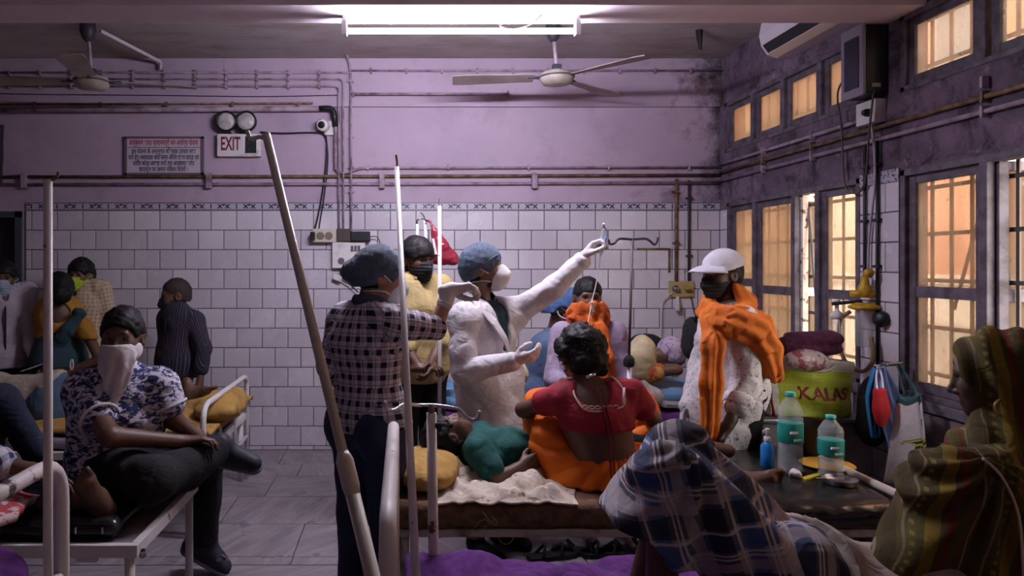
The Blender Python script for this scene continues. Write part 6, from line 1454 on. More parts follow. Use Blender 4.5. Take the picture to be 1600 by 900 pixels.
# woman in mustard blouse, back turned
m, J = stander('person in mustard blouse and dark teal sari, back turned', 92, 456, 5.12, 1.53, (-.35, .93), (-.55, .8, -.1), m_skin_d, None, 1.12, dict(rsh=P(132, 512, 5.08), lsh=P(66, 508, 5.2), rel=P(156, 562, 4.98), rwr=P(108, 580, 4.95), lel=P(60, 570, 5.15), lwr=P(70, 590, 5.0)), 1, M('teal_sari', (.02, .045, .06), .85, wr=0.45), 0)
m_must = M('mustard_blouse', (.36, .17, .02), .8, (.28, .125, .015), 9, .4, .7, wr=0.45)
s = S(); torso_prims(s, J, .018, 1.1, lower=False); arm_prims(s, J, 'l', .018, .62); arm_prims(s, J, 'r', .018, .62); s.cut(J['waist']+UP*.02, -UP); s.ell(J['neck']-J['tf']*.1+UP*.01, (.09, .09, .085), None, .01, 's'); garment('blouse', m, s, m_must, .010, .006, 22, 55, 3)
s = S(); s.chain([P(126, 490, 5.02), P(106, 515, 4.98), P(86, 545, 5.0), P(72, 580, 5.02)], [.035, .045, .05, .055], .03, (J['tf'], 3.)); s.chain([P(126, 490, 5.02), P(120, 490, 5.1), P(110, 510, 5.25)], [.03, .035, .04], .03, (J['tf'], 1.6)); garment('pallu', m, s, M('teal_sari', (.02, .045, .06), .85, wr=0.45), .009, .008, 30, 60, 3)
s = S(); s.cap(J['waist']-UP*.03, J['pelvis']-UP*.05, .165, .19, .05, (J['tf'], 1.2)); s.cap(J['pelvis']-UP*.05, A([J['pelvis'][0], J['pelvis'][1], .06]), .19, .24, .05, (J['tf'], 1.15)); garment('sari_skirt', m, s, M('teal_sari', (.02, .045, .06), .85, wr=0.45), .014, .010, 16, 40, 5)
s = S(); hp = J['hp']; R_ = np.stack(frame(J['hf'], J['hu'])); s.ell(hp(0, -.01, .03), (.105, .125, .12), R_, .02).ell(hp(0, -.12, -.03), (.07, .06, .065), R_, .03); s.ell(hp(0, .15, -.03), (.13, .1, .09), R_, .01, 's'); sdf_part('hair', s, .009, m_hair, m, lambda V: .006*noise3(V, 60, 2), uvs=False)
part('bangle', tube([P(112+2.2*math.sin(t), 570+8*math.cos(t), 4.93) for t in np.linspace(0, 6.28, 16, False)], .006, 6, True), M('bangle_white', (.6, .52, .5), .4), m, True)
# paper held by the man in white
solo('paper', obox(P(58, 572, 4.93), (.09, 0, .03), (.0, .05, .0), (-.001, 0, .003)), m_mask, 'sheet of paper held by the person in white shirt', 'paper')
# ================================================================ woman lying on the far bed
Yw = 4.72
q = lambda x, y, d=0: P(x, y, Yw+d)
J = pose(1.6, Yw, 1.5, (0, -1))
J.update(head=q(1047, 558, .08), hf=A([-.3, -.35, .88]), hu=A([.95, .1, .2]), neck=q(1018, 570, .05), chest=q(985, 578, .03), waist=q(930, 586), pelvis=q(890, 590), tf=A([0, -.3, 1]), r=A([0, 1., 0]), rsh=q(1005, 560, .22), lsh=q(1010, 582, -.15), lel=q(1058, 578, -.2), lwr=q(1022, 570, -.05), rel=q(985, 560, .28), rwr=q(960, 570, .15),
         lhip=q(870, 592, -.08), rhip=q(870, 590, .08), lkn=q(785, 592, -.08), rkn=q(785, 590, .08), lan=q(715, 594, -.08), ran=q(715, 592, .08), lto=q(700, 570, -.08), rto=q(700, 570, .08), base=.6)
m = person('person lying on the purple-sheeted bed with a cream shawl and bent elbow', J, m_skin_d, h=.013, hands={'l': dict(res=.006), 'r': dict(res=None)}, feet=False)
s = S(); torso_prims(s, J, .02, lower=False); arm_prims(s, J, 'l', .02, .3); arm_prims(s, J, 'r', .02, .6); garment('blouse', m, s, M('red_yellow_print', (.40, .06, .03), .85, (.50, .28, .08), 28, .48, .54, wr=0.45), .011, .006)
s = S(); s.ell(q(1003, 556, -.12), (.085, .11, .14), None, .03); s.cap(q(985, 570, -.1), q(900, 585, -.05), .13, .15, .05); s.cap(q(900, 585), q(740, 592), .15, .12, .05); s.cut((0, 0, .6), (0, 0, -1)); garment('shawl', m, s, M('cream_shawl', (.52, .42, .27), .9, (.42, .33, .2), 7, .4, .7, wr=0.45), .010, .012, 24, 50, 3)
s = S(); s.ell(q(1049, 548, .08), (.09, .10, .10), None, .02); s.ell(q(1038, 566, -.06), (.07, .06, .07), None, .01, 's'); garment('head_cloth', m, s, M('lilac_floral', (.40, .33, .44), .9, (.22, .12, .24), 40, .52, .6), .009, .010, 30, 70, 2)
pillow('bundle', 'dark cloth bundle behind the person with the cream shawl', (P(1012, 530, 4.95)[0], 4.98, P(0, 540, 4.95)[2]-.06), (.14, .12, .13), m_black_cl, 6, 'bundle')
# ================================================================ foreground patient in the checked lungi
Yf = 1.92
q = lambda x, y, d=0: P(x, y, Yf+d)
def lungi_mat():
    s = N('lungi_check'); x, y, z = s.sep(s.attr('cuv'))
    col = (.26, .24, .30)
    a = s.band(x, .17, .0, .30); b = s.band(y, .19, .0, .28); a2 = s.band(x, .17, .38, .62); b2 = s.band(y, .19, .40, .60)
    col = s.mix(s.math('MULTIPLY', a2, .85), col, (.035, .06, .17)); col = s.mix(s.math('MULTIPLY', b2, .8), col, (.05, .09, .24))
    col = s.mix(s.math('MULTIPLY', a, .75), col, (.012, .012, .022)); col = s.mix(s.math('MULTIPLY', b, .75), col, (.015, .013, .022))
    for u_, p_ in ((x, .17), (y, .19)):
        for k in (.335, .66, .72): col = s.mix(s.math('MULTIPLY', s.band(u_, p_, k, k+.03), .8), col, (.5, .42, .40))
        col = s.mix(s.math('MULTIPLY', s.band(u_, p_, .80, .94), .6), col, (.36, .30, .30))
    s.wrinkle(s.coord(), .4)
    return s.fin(col, .9, 0, .2)
J = pose(1.3, Yf, 1.66, (-1, 0))
J.update(pelvis=q(1262, 936), waist=q(1330, 952), chest=q(1410, 954), neck=q(1500, 948), head=q(1555, 930), hf=A([-.2, 0, 1]), hu=A([1, 0, .1]), tf=A([0, 0, 1.]), r=A([0, -1., 0]), rsh=q(1480, 940, -.18), lsh=q(1480, 935, .18), rel=q(1400, 960, -.26), rwr=q(1330, 955, -.22), lel=q(1560, 930, .3), lwr=q(1600, 920, .2),
         lhip=q(1240, 900, .09), rhip=q(1240, 905, -.09), lkn=q(1062, 708, .06), rkn=q(1042, 745, -.10), lan=q(985, 980, .06), ran=q(1030, 985, -.12), lto=q(940, 990, .06), rto=q(985, 1000, -.12), base=.475)
m = person('person in a blue checked lungi lying with raised knees on the purple blanket', J, m_skin_d, hands={'l': dict(res=None), 'r': dict(res=None)}, eyes=False, headfine=False)
fr1 = (J['lkn'], A([.25, .1, -1.]), A([-.6, -1., 0]))
s = S(); F_ = (q(1060, 660), A([.18, 0, -1.]), A([1., -.45, .35]), 'flat')
s.cap(J['lkn'], q(1012, 840, .04), .078, .125, .05, frame=F_); s.cap(J['rkn'], q(1020, 850, -.1), .076, .12, .06, frame=F_); s.cap(q(1010, 790, .0), q(1000, 820, -.02), .10, .12, .06, frame=F_)
s.cap(J['lkn'], q(1205, 885, .06), .082, .12, .05, frame=F_); s.cap(J['rkn'], q(1195, 890, -.1), .078, .12, .06, frame=F_); s.cap(q(1090, 800, 0), q(1160, 880, 0), .11, .12, .08, frame=F_)
s.cap(q(1045, 780, -.02), q(1080, 930, -.02), .11, .12, .07, frame=F_)
s.cut(q(958, 800, 0), (-.55, 0, -.84)) ; s.cut((0, 0, .48), (0, 0, -1))
def lfold(V):
    d = V-q(1058, 668); a = np.arctan2(d[:, 0], -d[:, 2]); r = _len(d)
    return .013*np.sin(a*15+2.5*noise3(V, 7, 3))*np.clip(r/.18-.2, 0, 1)+.004*noise3(V, 38, 4)
sdf_part('lungi', s, .007, lungi_mat(), m, lfold)
s = S(); F2 = (q(1230, 880), A([1, 0, -.4]), A([.2, -1, 0.5]), 'flat'); s.ell(q(1225, 905, 0), (.15, .19, .11), None, .05, frame=F2); s.cap(q(1200, 900, 0), q(1285, 925, .0), .12, .15, .05, frame=F2); s.cap(J['lhip']+UP*.01, J['rhip']+UP*.01, .135, .135, .05, frame=F2); s.cut((0, 0, .48), (0, 0, -1))
sdf_part('lungi_wrap', s, .008, lungi_mat(), m, lambda V: .013*noise3(V, 22, 2)+.007*np.abs(noise3(V, 50, 5)))
s = S(); torso_prims(s, J, .035, 1.32); s.cut(q(1268, 880), (-1, 0, 0)); garment('shirt', m, s, M('tan_shirt', (.34, .26, .225), .9, (.27, .2, .17), 6, .4, .7, wr=0.45), .009, .012, 20, 48, 3)
# ================================================================ foreground woman in the olive shawl
Yv = 1.98
q = lambda x, y, d=0: P(x, y, Yv+d)
def shawl_mat():
    s = N('striped_shawl'); x, y, z = s.sep(s.attr('cuv')); k = s.coord(); v = s.attr('cuv')
    w = s.math('ADD', y, s.math('MULTIPLY', s.noise(k, 6, 2), .03))
    col = s.mix(s.ramp(s.noise(k, 5, 4), .35, .65), (.10, .078, .02), (.055, .04, .012))
    col = s.mix(s.math('MULTIPLY', s.band(w, .16, .0, .16), .85), col, (.21, .135, .018))
    col = s.mix(s.math('MULTIPLY', s.band(w, .16, .22, .30), .9), col, (.13, .02, .018)); col = s.mix(s.math('MULTIPLY', s.band(w, .16, .44, .47), .9), col, (.16, .025, .02))
    col = s.mix(s.math('MULTIPLY', s.band(w, .16, .52, .545), .9), col, (.26, .19, .14)); col = s.mix(s.math('MULTIPLY', s.band(w, .16, .60, .72), .7), col, (.05, .03, .015)); col = s.mix(s.math('MULTIPLY', s.band(w, .16, .77, .80), .8), col, (.2, .14, .09))
    dd = s.math('MULTIPLY', s.band(x, .024, .2, .62), s.band(w, .024, .2, .62)); col = s.mix(s.math('MULTIPLY', s.math('MULTIPLY', dd, s.band(w, .16, .84, .98)), .7), col, (.22, .17, .04))
    s.wrinkle(k, .45)
    return s.fin(col, .9, 0, .2)
m_shawl = shawl_mat()
J = pose(P(1570, 0, Yv)[0], Yv, 1.58, (-.75, .6))
J.update(head=q(1556, 590), hf=A([-.78, .60, -.16]), hu=A([-.05, 0, 1]), neck=q(1560, 690, .0), chest=q(1570, 770), waist=q(1575, 860), pelvis=q(1580, 940), tf=nrm([-.8, .55, 0]), lsh=q(1490, 745, -.12), rsh=q(1640, 745, .10), lel=q(1445, 850, -.06), lwr=q(1400, 880, .12), rel=q(1650, 860, .1), rwr=q(1600, 900, .2),
         lhip=q(1560, 960, -.1), rhip=q(1600, 960, .1), lkn=q(1450, 960, .0), rkn=q(1480, 960, .2), lan=q(1560, 990, .0), ran=q(1590, 990, .2), lto=q(1600, 990, -.1), rto=q(1640, 990, .1), base=.475)
m = person('person wrapped in an olive striped shawl sitting beside the lungi wearer', J, m_skin_b, h=.010, hh=.0045, hands={'l': dict(res=None), 'r': dict(res=None)}, feet=False)
hp = J['hp']; R_ = np.stack(frame(J['hf'], J['hu']))
short_hair(m, J, .05, -.06, .006)
FH = (hp(0, 0, 0), A([.35, .2, 1.]), A([1., -.55, .12]), 'flat')
s = S(); s.ell(hp(0, -.018, .03), (.098, .115, .112), R_, .02, frame=FH); s.ell(hp(0, -.065, -.07), (.09, .075, .10), R_, .05, frame=FH); s.cap(hp(0, -.06, -.10), J['neck']-UP*.04, .085, .12, .05, frame=FH)
s.ell(hp(0, .160, -.04), (.15, .095, .10), R_, .02, 's'); s.cut(J['neck']-UP*.10, -UP)
def hf_(V):
    d = V-hp(0, .05, .10); t = d@R_[1]; return .008*np.sin(t*95+3*noise3(V, 10, 2))+.003*noise3(V, 60, 3)
sdf_part('headscarf', s, .006, m_shawl, m, hf_)
FS = (J['neck'], A([-.25, 0, -1.]), A([1., -.5, -.3]), 'flat'); s = S()
s.cap(q(1480, 760, -.13), q(1640, 750, .1), .095, .09, .05, frame=FS); s.cap(q(1570, 770, 0), q(1580, 960, 0), .17, .22, .06, frame=FS); s.cap(q(1483, 765, -.14), q(1440, 880, -.12), .088, .10, .05, frame=FS); s.cap(q(1500, 770, -.16), q(1490, 960, -.16), .085, .14, .06, frame=FS); s.cap(q(1450, 850, -.1), q(1420, 930, .0), .07, .09, .05, frame=FS); s.cap(q(1560, 760, -.14), q(1570, 950, -.2), .08, .13, .06, frame=FS)
s.cut((0, 0, .48), (0, 0, -1))
def sf_(V):
    d = V-q(1500, 700, -.1); a = np.arctan2(d[:, 0], -d[:, 2]); return .014*np.sin(a*17+2.2*noise3(V, 6, 2))*np.clip(_len(d)/.12-.3, 0, 1)+.004*noise3(V, 40, 3)
sdf_part('shawl', s, .0065, m_shawl, m, sf_)
part('shawl_hem', tube(smooth_pts([q(1535, 715, -.22), q(1565, 745, -.245), q(1590, 800, -.262), q(1598, 870, -.30), q(1600, 930, -.33)]), .0035, 6), M('cream_trim', (.62, .5, .38), .8), m, True)
er = hp(-.088, .0, -.05); part('earring', tube([er+A([.022*math.cos(t), -.004, .022*math.sin(t)-.02]) for t in np.linspace(0, 6.28, 18, False)], .0032, 6, True), M('gold', (.6, .42, .16), .3, metal=.8), m, True)
# ================================================================ things on and around the middle bed
zt = .592
def water_bottle(label, px, py, Y, H, R0, level):
    c = P(px, py, Y); c[2] = zt; r = thing('water_bottle', label, 'bottle', c)
    pf = [(R0*.8, 0), (R0, .012)]; z = .02
    n = int((H*.72-.02)/.018)
    for k in range(n): pf += [(R0, z), (R0*.955, z+.009)]; z += .018
    pf += [(R0, H*.74), (R0*.9, H*.80), (R0*.62, H*.88), (R0*.36, H*.93), (R0*.34, H*.955)]
    part('body', lathe(c, pf, 22), M_bottle, r, True)
    part('water', lathe(c, [(R0*.76, .004), (R0*.93, .014), (R0*.93, H*level)], 20), M_water, r, True)
    part('label', lathe(c, [(R0*1.01, H*.38), (R0*1.02, H*.385), (R0*1.02, H*.62), (R0*1.01, H*.625)], 22), m_teal, r, True)
    part('cap', lathe(c, [(R0*.40, H*.945), (R0*.41, H*.95), (R0*.41, H*.995), (R0*.36, H)], 16), m_teal2, r, True)
    for k in (.52, .43): part('lettering', obox(c+A([-.012 if k > .5 else .004, -R0*1.0, H*k]), (R0*.32, 0, .001), (0, .004, 0), (0, 0, H*.014)), m_mask, r)
    return r
M_bottle = clear('bottle_plastic', (.96, .97, .98), (.80, .82, .84), .14, .08); M_water = clear('water', (.90, .94, .96), (.55, .6, .65), .08, .04)
m_teal = M('teal_label', (.02, .30, .25), .5, (.015, .24, .2), 14, .4, .7); m_teal2 = M('teal_cap', (.05, .42, .38), .4)
water_bottle('large ridged water bottle with teal label, nearly half full', 1235, 735, 3.12, .355, .051, .46)
water_bottle('smaller water bottle with teal cap beside a steel dish', 1298, 745, 3.03, .272, .050, .30)
c = P(1199, 725, 3.2); c[2] = zt; r = thing('spray_bottle', 'small blue spray bottle beside the large water bottle', 'bottle', c)
part('body', lathe(c, [(.026, 0), (.029, .006), (.029, .095), (.018, .11), (.012, .118)], 16), M('blue_liquid', (.02, .20, .55), .2), r, True)
part('collar', lathe(c, [(.015, .115), (.016, .118), (.016, .135), (.012, .138)], 14), m_white, r, True); part('pump_head', [lathe(c, [(.007, .137), (.007, .15), (.012, .152), (.011, .172), (.006, .175)], 12), box(c[0]-.02, c[0], c[1]-.004, c[1]+.004, .155+c[2], .166+c[2])], m_white, r, False)
c = P(1312, 756, 2.95); c[2] = zt; r = thing('steel_dish', 'shallow steel dish with a spoon on the black rexine', 'dish', c)
part('dish', lathe(c, [(.052, 0), (.064, .004), (.067, .024), (.070, .026), (.064, .022), (.06, .006), (.0, .005)], 26), m_steel, r, True)
part('spoon', tube([c+A([.02, .01, .016]), c+A([-.05, -.01, .027]), c+A([-.11, -.02, .03])], [.010, .004, .003], 8, flat=1.), m_steel, r, True)
c = P(1292, 728, 3.2); c[2] = zt; solo('saucer', lathe(c, [(.07, .004), (.10, .005), (.115, .012), (.11, .016), (.0, .014)], 24), M('amber_plate', (.42, .22, .03), .35), 'amber plastic plate behind the small bottle', 'plate', smooth=True)
c = P(1268, 745, 3.02); c[2] = zt+.008; solo('strip_packet', obox(c, (.05, 0.02, .004), (-.006, .012, 0), (0, 0, .005), .002), M('yellow_strip', (.55, .42, .03), .45), 'yellow medicine strip beside the steel dish', 'packet')
def crumple(label, px, py, Y, r, z=zt):
    c = P(px, py, Y); c[2] = z+r*.7; s = S(); 
    for k in range(7):
        rr = random.Random(k+px); s.ell(c+A([rr.uniform(-1, 1), rr.uniform(-1, 1), rr.uniform(-.5, .6)])*r*.55, r*rr.uniform(.4, .65), None, .004)
    s.cut((0, 0, z), (0, 0, -1)); return sdf_part('tissue', s, .004, m_mask, None, lambda V: .0025*noise3(V, 160, 3), label=label, cat='tissue', uvs=False)
crumple('crumpled tissue in front of the large water bottle', 1242, 748, 3.03, .026); crumple('crumpled tissue by the bare foot', 1150, 768, 2.95, .022); crumple('small tissue scrap near the bare foot', 1135, 765, 2.96, .018)
c = P(1262, 705, 3.42); c[2] = zt; r = thing('cooking_pot', 'dark cooking pot behind the water bottles', 'pot', c)
part('pot_body', lathe(c, [(.10, 0), (.115, .01), (.118, .15), (.125, .155), (.112, .15), (.108, .02), (.0, .015)], 24), M('black_pot', (.02, .018, .018), .35, metal=.3), r, True); part('handle', tube(smooth_pts([c+A([.11, -.02, .12]), c+A([.15, -.03, .125]), c+A([.15, .03, .125]), c+A([.11, .02, .12])]), .007, 8), m_black, r, True)
# locker with the big shopping bag
L0 = (1.86, 2.46, 3.70, 4.12)
lk = thing('bedside_locker', 'grey bedside locker against the tiled pier', 'locker', ((L0[0]+L0[1])/2, (L0[2]+L0[3])/2, 0))
m_lk = M('locker_grey', (.20, .18, .2), .5, (.13, .11, .12), 8, .4, .7)
part('body', box(L0[0], L0[1], L0[2], L0[3], .06, .68, .008), m_lk, lk); part('top', box(L0[0]-.02, L0[1]+.02, L0[2]-.02, L0[3]+.02, .68, .70, .005), M('steel_top', (.3, .29, .31), .35, metal=.6), lk)
d_ = part('door', box(L0[0]+.03, L0[1]-.03, L0[2]-.014, L0[2], .10, .62, .004), m_lk, lk); part('handle', tube([(L0[0]+.08, L0[2]-.025, .38), (L0[0]+.08, L0[2]-.025, .48)], .006, 8), m_chrome, d_)
for x in (L0[0]+.03, L0[1]-.03):
    for y in (L0[2]+.03, L0[3]-.03): part('leg', tube([(x, y, 0), (x, y, .07)], .015, 8), m_black, lk)
yb_ = 3.80; b = lambda x, y, Y=yb_: P(x, y, Y)
bag = thing('shopping_bag', 'lime green and white printed shopping bag on the locker', 'bag', (P(1260, 0, yb_)[0], yb_, .70))
def bag_wall(c, wtop, wbot, htop, depth, zb_, seed):
    def fn(side):
        def f(u, v):
            w = wbot+(wtop-wbot)*v; x = c[0]+(u-.5)*w; z = zb_+v*htop*(1+.06*math.sin(3.1*u+seed)); bulge = depth*(1-(2*u-1)**2*.55)*(1-.35*v)
            return (x, c[1]+side*(bulge+.012*math.sin(9*u+4*v+seed)+.008*math.sin(17*v+5*u)), z)
        return f
    return fn
fnb = bag_wall((P(1262, 0, yb_)[0], yb_+.02), .47, .44, .30, .12, .702, 1.)
def bag_mat(name, cut):
    s = N(name); x, y, z = s.sep(s.attr('cuv')); k = s.coord()
    e = s.math('MAXIMUM', s.math('LESS_THAN', x, .10), s.math('GREATER_THAN', y, .80)); col = s.mix(e, (.36, .42, .03), (.58, .52, .48)); col = s.mix(s.math('LESS_THAN', x, .03), col, (.35, .02, .03)); col = s.mix(s.math('MULTIPLY', s.band(y, .12, 0, .08), .35), col, (.2, .3, .02))
    s.bump(s.noise(k, 16, 4), .5, .02); return s.fin(col, .5, 0, .4)
m_bag = bag_mat('lime_bag', 1)
for sd, nm in ((-1, 'front_panel'), (1, 'back_panel')):
    Vv, Ff, uv = grid(24, 18, fnb(sd), .003*(-sd)); mesh_obj(nm, Vv, Ff, m_bag, bag, True, uv)
for e in (0., 1.):
    Vv, Ff, uv = grid(6, 18, lambda u, v: (lambda a, b2: tuple(A(a)*(1-u)+A(b2)*u+A([(.02 if e else -.02)*math.sin(math.pi*u)*(1-v), 0, 0])))(fnb(-1)(e, v), fnb(1)(e, v)), .003); mesh_obj('side_panel', Vv, Ff, M('bag_white', (.55, .5, .48), .5), bag, True)
def bag_text(txt, fn, u0, u1, v0, v1, mat, parent):
    V0, F0 = text_piece(txt, 1., (0, 0, 0), (1, 0, 0), (0, 0, 1), bold=.02); V0 = A(V0); mn, mx = V0.min(0), V0.max(0)
    out = []
    for p in V0:
        uu = u0+(u1-u0)*(p[0]-mn[0])/(mx[0]-mn[0]); vv = v0+(v1-v0)*(p[2]-mn[2])/(mx[2]-mn[2]); w = A(fn(uu, vv)); out.append(w+A([0, -.004, 0]))
    part('lettering', (out, F0), mat, parent)
bag_text('KALAS', fnb(-1), .30, .93, .30, .52, M('maroon_print', (.26, .02, .03), .6), bag)
for sd in (-1,): part('handle', tube(smooth_pts([fnb(sd)(.2, .98), A(fnb(sd)(.3, 1.))+A([0, -.02, -.05]), A(fnb(sd)(.6, 1.))+A([0, -.03, -.06]), fnb(sd)(.8, .98)]), .008, 6, flat=.4), M('bag_white', (.55, .5, .48), .5), bag, True)
s = S(); cz = P(1266, 535, 3.82); s.cap(P(1232, 536, 3.82), P(1300, 530, 3.82), .055, .06, .03, (A([0, 0, 1.]), 1.7)); s.cap(P(1236, 548, 3.80), P(1300, 545, 3.82), .06, .055, .02, (A([0, 0, 1.]), 1.7)); s.cap(P(1240, 525, 3.84), P(1295, 524, 3.84), .05, .05, .02, (A([0, 0, 1.]), 2.))
sdf_part('folded_blanket', s, .007, M('maroon_fleece', (.055, .012, .035), .95, (.09, .02, .05), 30, .45, .6, .4, 110, wr=0.45), None, lambda V: .006*noise3(V, 26, 2)+.003*noise3(V, 60, 3), label='folded dark maroon blanket on top of the shopping bag', cat='blanket')
s = S(); s.ell(P(1255, 562, 3.70), (.10, .05, .055), None, .02); s.ell(P(1268, 566, 3.72), (.09, .05, .05), None, .03)
sdf_part('plastic_parcel', s, .007, M('clear_floral_plastic', (.42, .36, .38), .25, (.28, .08, .10), 26, .5, .58, .5, 40), None, lambda V: .006*noise3(V, 40, 4), label='plastic-wrapped floral parcel in the shopping bag', cat='parcel')
# bags hanging from the pier at the window sill
hx = 2.47
def hang(px, py, Y=3.45): return P(px, py, Y)
hk = thing('wall_hook', 'steel hook rail on the pier carrying bags and cloth', 'hook', hang(1395, 572, 3.62)); part('rail', tube([hang(1365, 572, 3.60), hang(1410, 566, 3.58)], .006, 8), m_chrome, hk, True); part('stay', [tube([hang(1370, 572, 3.60), (XR-.0, 3.66, P(0, 572, 3.62)[2])], .005, 8), tube([hang(1405, 567, 3.58), (XR-.0, 3.64, P(0, 567, 3.62)[2])], .005, 8)], m_chrome, hk, True)
s = S(); s.ell(hang(1358, 640, 3.6), (.05, .06, .16), None, .03); s.ell(hang(1362, 665, 3.6), (.06, .07, .10), None, .05); s.cap(hang(1372, 578, 3.6), hang(1360, 620, 3.6), .015, .04, .03)
sdf_part('black_bag', s, .008, m_black_cl, None, lambda V: .006*noise3(V, 30, 3), label='limp black bag hanging nearest the oxygen regulator', cat='bag', uvs=False)
ts = thing('tote_bag', 'white and dark green printed tote bag hanging by the window', 'bag', hang(1410, 775, 3.42))
def tote(side):
    def f(u, v):
        tl, tr, bl_, br = hang(1404, 622, 3.45), hang(1436, 618, 3.33), hang(1382, 755, 3.46), hang(1450, 742, 3.30); p = (bl_*(1-u)+br*u)*(1-v)+(tl*(1-u)+tr*u)*v
        return p+A([.3, -.9, 0])*side*(.035*math.sin(math.pi*u)*(1-.5*v)+.006)+A([0, 0, .012*math.sin(7*u)*v])
    return f
def tote_mat():
    s = N('tote_print'); x, y, z = s.sep(s.attr('cuv')); g = s.math('MAXIMUM', s.math('GREATER_THAN', y, .90), s.math('MULTIPLY', s.math('GREATER_THAN', s.math('ADD', x, s.math('MULTIPLY', y, -.9)), .18), s.math('LESS_THAN', y, .45)))
    col = s.mix(g, (.56, .52, .52), (.008, .055, .055)); yl = s.math('MULTIPLY', s.math('MULTIPLY', s.math('GREATER_THAN', x, .48), s.math('GREATER_THAN', s.band(y, .07, 0, .5), .5)), s.math('MULTIPLY', s.math('GREATER_THAN', y, .24), s.math('LESS_THAN', y, .44))); col = s.mix(yl, col, (.55, .42, .02))
    s.bump(s.noise(s.coord(), 18, 3), .4, .02); return s.fin(col, .5)
mt = tote_mat()
for sd, nm in ((1, 'front_panel'), (-1, 'back_panel')):
    Vv, Ff, uv = grid(16, 20, tote(sd), .003*sd); mesh_obj(nm, Vv, Ff, mt, ts, True, uv)
V0, F0 = text_piece('प्रेग', 1., (0, 0, 0), (1, 0, 0), (0, 0, 1), bold=.02); V0 = A(V0)
if len(V0):
    mn, mx = V0.min(0), V0.max(0); part('lettering', ([A(tote(1)(.45+.42*(p[0]-mn[0])/(mx[0]-mn[0]), .62+.14*(p[2]-mn[2])/(mx[2]-mn[2])))+A([0, -.006, 0]) for p in V0], F0), M('black_print', (.015, .015, .015), .6), ts)
part('handle', tube(smooth_pts([tote(1)(.15, 1.), hang(1405, 580, 3.52), hang(1402, 570, 3.585), hang(1418, 590, 3.47), tote(1)(.85, 1.)]), .010, 6, flat=.4), M('tote_handle', (.01, .06, .06), .6), ts, True)
def ribbon(name, label, cat, pts, widths, mat, seed=1, amp=.012, thick=.006):
    sp = smooth_pts(pts, 8); n = len(sp); Pn = np.zeros((n, 18, 3)); ws = np.interp(np.linspace(0, 1, n), np.linspace(0, 1, len(widths)), widths)
    for i, p in enumerate(sp):
        for j in range(18):
            t = j/17-.5; Pn[i, j] = p+A([t*ws[i], amp*math.sin(t*17+seed+i*.08)+.01*math.sin(i*.2), .3*amp*math.sin(t*9+i*.3)])
    return sheet_obj(name, Pn, mat, thick, label, cat)
ribbon('blue_cloth', 'pale blue cloth hanging on the pier beside the tote bag', 'cloth', [hang(1378, 573, 3.56), hang(1386, 610, 3.50), hang(1400, 665, 3.47), hang(1412, 726, 3.45)], [.03, .11, .13, .09], M('sky_blue_cloth', (.20, .26, .50), .9, (.15, .2, .42), 8, .4, .7, .2, 60, wr=0.45), 1)
ribbon('blue_cloth', 'short bright blue cloth hanging behind the red pouch', 'cloth', [hang(1369, 576, 3.56), hang(1366, 620, 3.54), hang(1368, 684, 3.53)], [.02, .07, .05], M('bright_blue_cloth', (.03, .20, .45), .9), 4)
s = S(); s.ell(hang(1377, 645, 3.46), (.035, .03, .07), None, .02); s.cap(hang(1375, 612, 3.46), hang(1377, 640, 3.46), .03, .035, .02); s.cut(hang(1375, 607, 3.46), UP)
rp = thing('red_pouch', 'small red drawstring pouch in front of the blue cloth', 'pouch', hang(1377, 668, 3.46)); sdf_part('pouch', s, .006, M('red_cloth', (.42, .015, .02), .8), rp, lambda V: .003*noise3(V, 60, 2), uvs=False); part('string', [tube(smooth_pts([hang(1371, 608, 3.46), hang(1369, 590, 3.5), hang(1371, 572, 3.58)]), .004, 6), tube(smooth_pts([hang(1380, 608, 3.46), hang(1378, 590, 3.5), hang(1373, 572, 3.58)]), .004, 6)], m_white, rp, True)
# red bag on the drip stand behind
s = S(); s.ell(P(692, 398, 4.55), (.085, .05, .055), None, .03); s.cap(P(676, 352, 4.55), P(688, 385, 4.55), .012, .06, .03); s.cap(P(670, 400, 4.55), P(708, 405, 4.55), .04, .035, .04)
rb = thing('red_bag', 'crumpled red plastic bag hung from a drip stand', 'bag', P(690, 416, 4.55)); sdf_part('bag_body', s, .009, M('red_plastic', (.20, .012, .03), .3, (.30, .03, .05), 9, .4, .7, wr=0.45), rb, lambda V: .010*noise3(V, 34, 3)+.005*noise3(V, 80, 2), uvs=False); part('tie', tube([P(676, 356, 4.55), P(672, 346, 4.56), P(664, 344, 4.6)], .008, 6), MATS['red_plastic'], rb)
part('label', obox(P(679, 385, 4.49), (.008, 0, 0), (0, .003, 0), (-.01, 0, .05)), m_mask, rb)
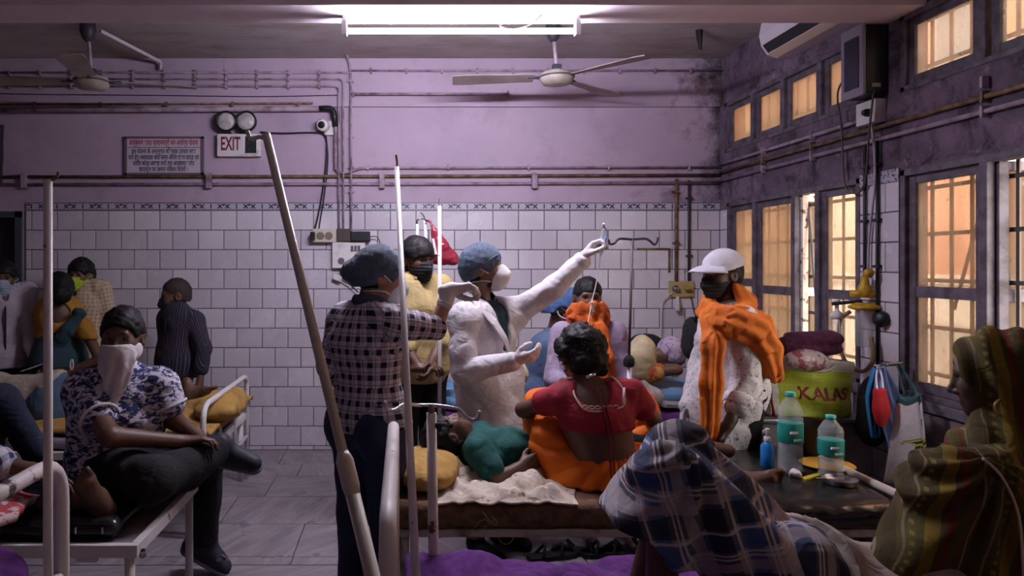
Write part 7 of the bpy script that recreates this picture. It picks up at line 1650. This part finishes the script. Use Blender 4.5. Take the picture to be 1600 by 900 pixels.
# thermos and bottle on the far bed, plastic bag
c = P(700, 576, 4.5); r = thing('steel_jug', 'steel jug on the blue sheet behind the person in the white coat', 'jug', c); part('body', lathe(c, [(.055, -.02), (.06, 0), (.06, .14), (.05, .16), (.045, .165)], 20), m_steel, r, True); part('lid', lathe(c, [(.052, .163), (.05, .175), (.012, .18), (.012, .195)], 16), m_black, r, True); part('handle', tube(smooth_pts([c+A([-.055, -.02, .14]), c+A([-.095, -.03, .12]), c+A([-.09, -.03, .04]), c+A([-.058, -.02, .03])]), .008, 8), m_black, r, True)
s = S(); s.ell(P(1015, 622, 4.42), (.09, .07, .075), None, .03); s.ell(P(1003, 610, 4.42), (.05, .06, .06), None, .03); s.cut((0, 0, .60), (0, 0, -1))
sdf_part('carrier_bag', s, .008, M('thin_plastic', (.50, .46, .48), .25, (.4, .36, .38), 12, .4, .7, .5, 40, wr=0.45), None, lambda V: .010*noise3(V, 40, 3)+.004*noise3(V, 100, 2), label='thin white carrier bag on the purple sheet', cat='bag', uvs=False)
solo('magazine', obox(P(1056, 632, 4.45), (.12, .03, -.01), (-.02, .07, 0), (.002, 0, .012), .004), M('magazine_grey', (.3, .28, .31), .4, (.5, .46, .46), 30, .5, .6), 'grey magazine on the purple sheet', 'magazine')
# sandals on the floor under the middle bed
def sandal(label, px, py, Y, ang):
    c = P(px, py, Y); c[2] = 0; d = A([math.cos(ang), math.sin(ang), 0]); t = A([-d[1], d[0], 0]); r = thing('sandal', label, 'sandal', c, 'sandals under the middle bed')
    prof = [(-.13, .032), (-.10, .04), (0, .038), (.07, .048), (.12, .04), (.14, .015)]; top = [c+d*a+t*w for a, w in prof]+[c+d*a-t*w for a, w in prof[::-1]]; n = len(top)
    part('sole', ([*(p+A([0, 0, .001]) for p in top), *(p+A([0, 0, .024]) for p in top)], [list(range(n))[::-1], list(range(n, 2*n))]+[[i, (i+1) % n, (i+1) % n+n, i+n] for i in range(n)]), m_black, r)
    part('strap', [tube(smooth_pts([c+d*.02+t*.042+A([0, 0, .02]), c+d*.06+A([0, 0, .065]), c+d*.03-t*.042+A([0, 0, .02])]), .010, 6, flat=.8), tube(smooth_pts([c-d*.07+t*.04+A([0, 0, .02]), c-d*.04+A([0, 0, .075]), c-d*.07-t*.04+A([0, 0, .02])]), .010, 6, flat=.8)], m_black_cl, r, True)
for a in ((862, 872, 3.62, .3), (905, 865, 3.68, 2.9), (945, 868, 3.66, .2), (978, 862, 3.7, 3.3)): sandal('black strapped sandal on the floor under the middle bed', *a)
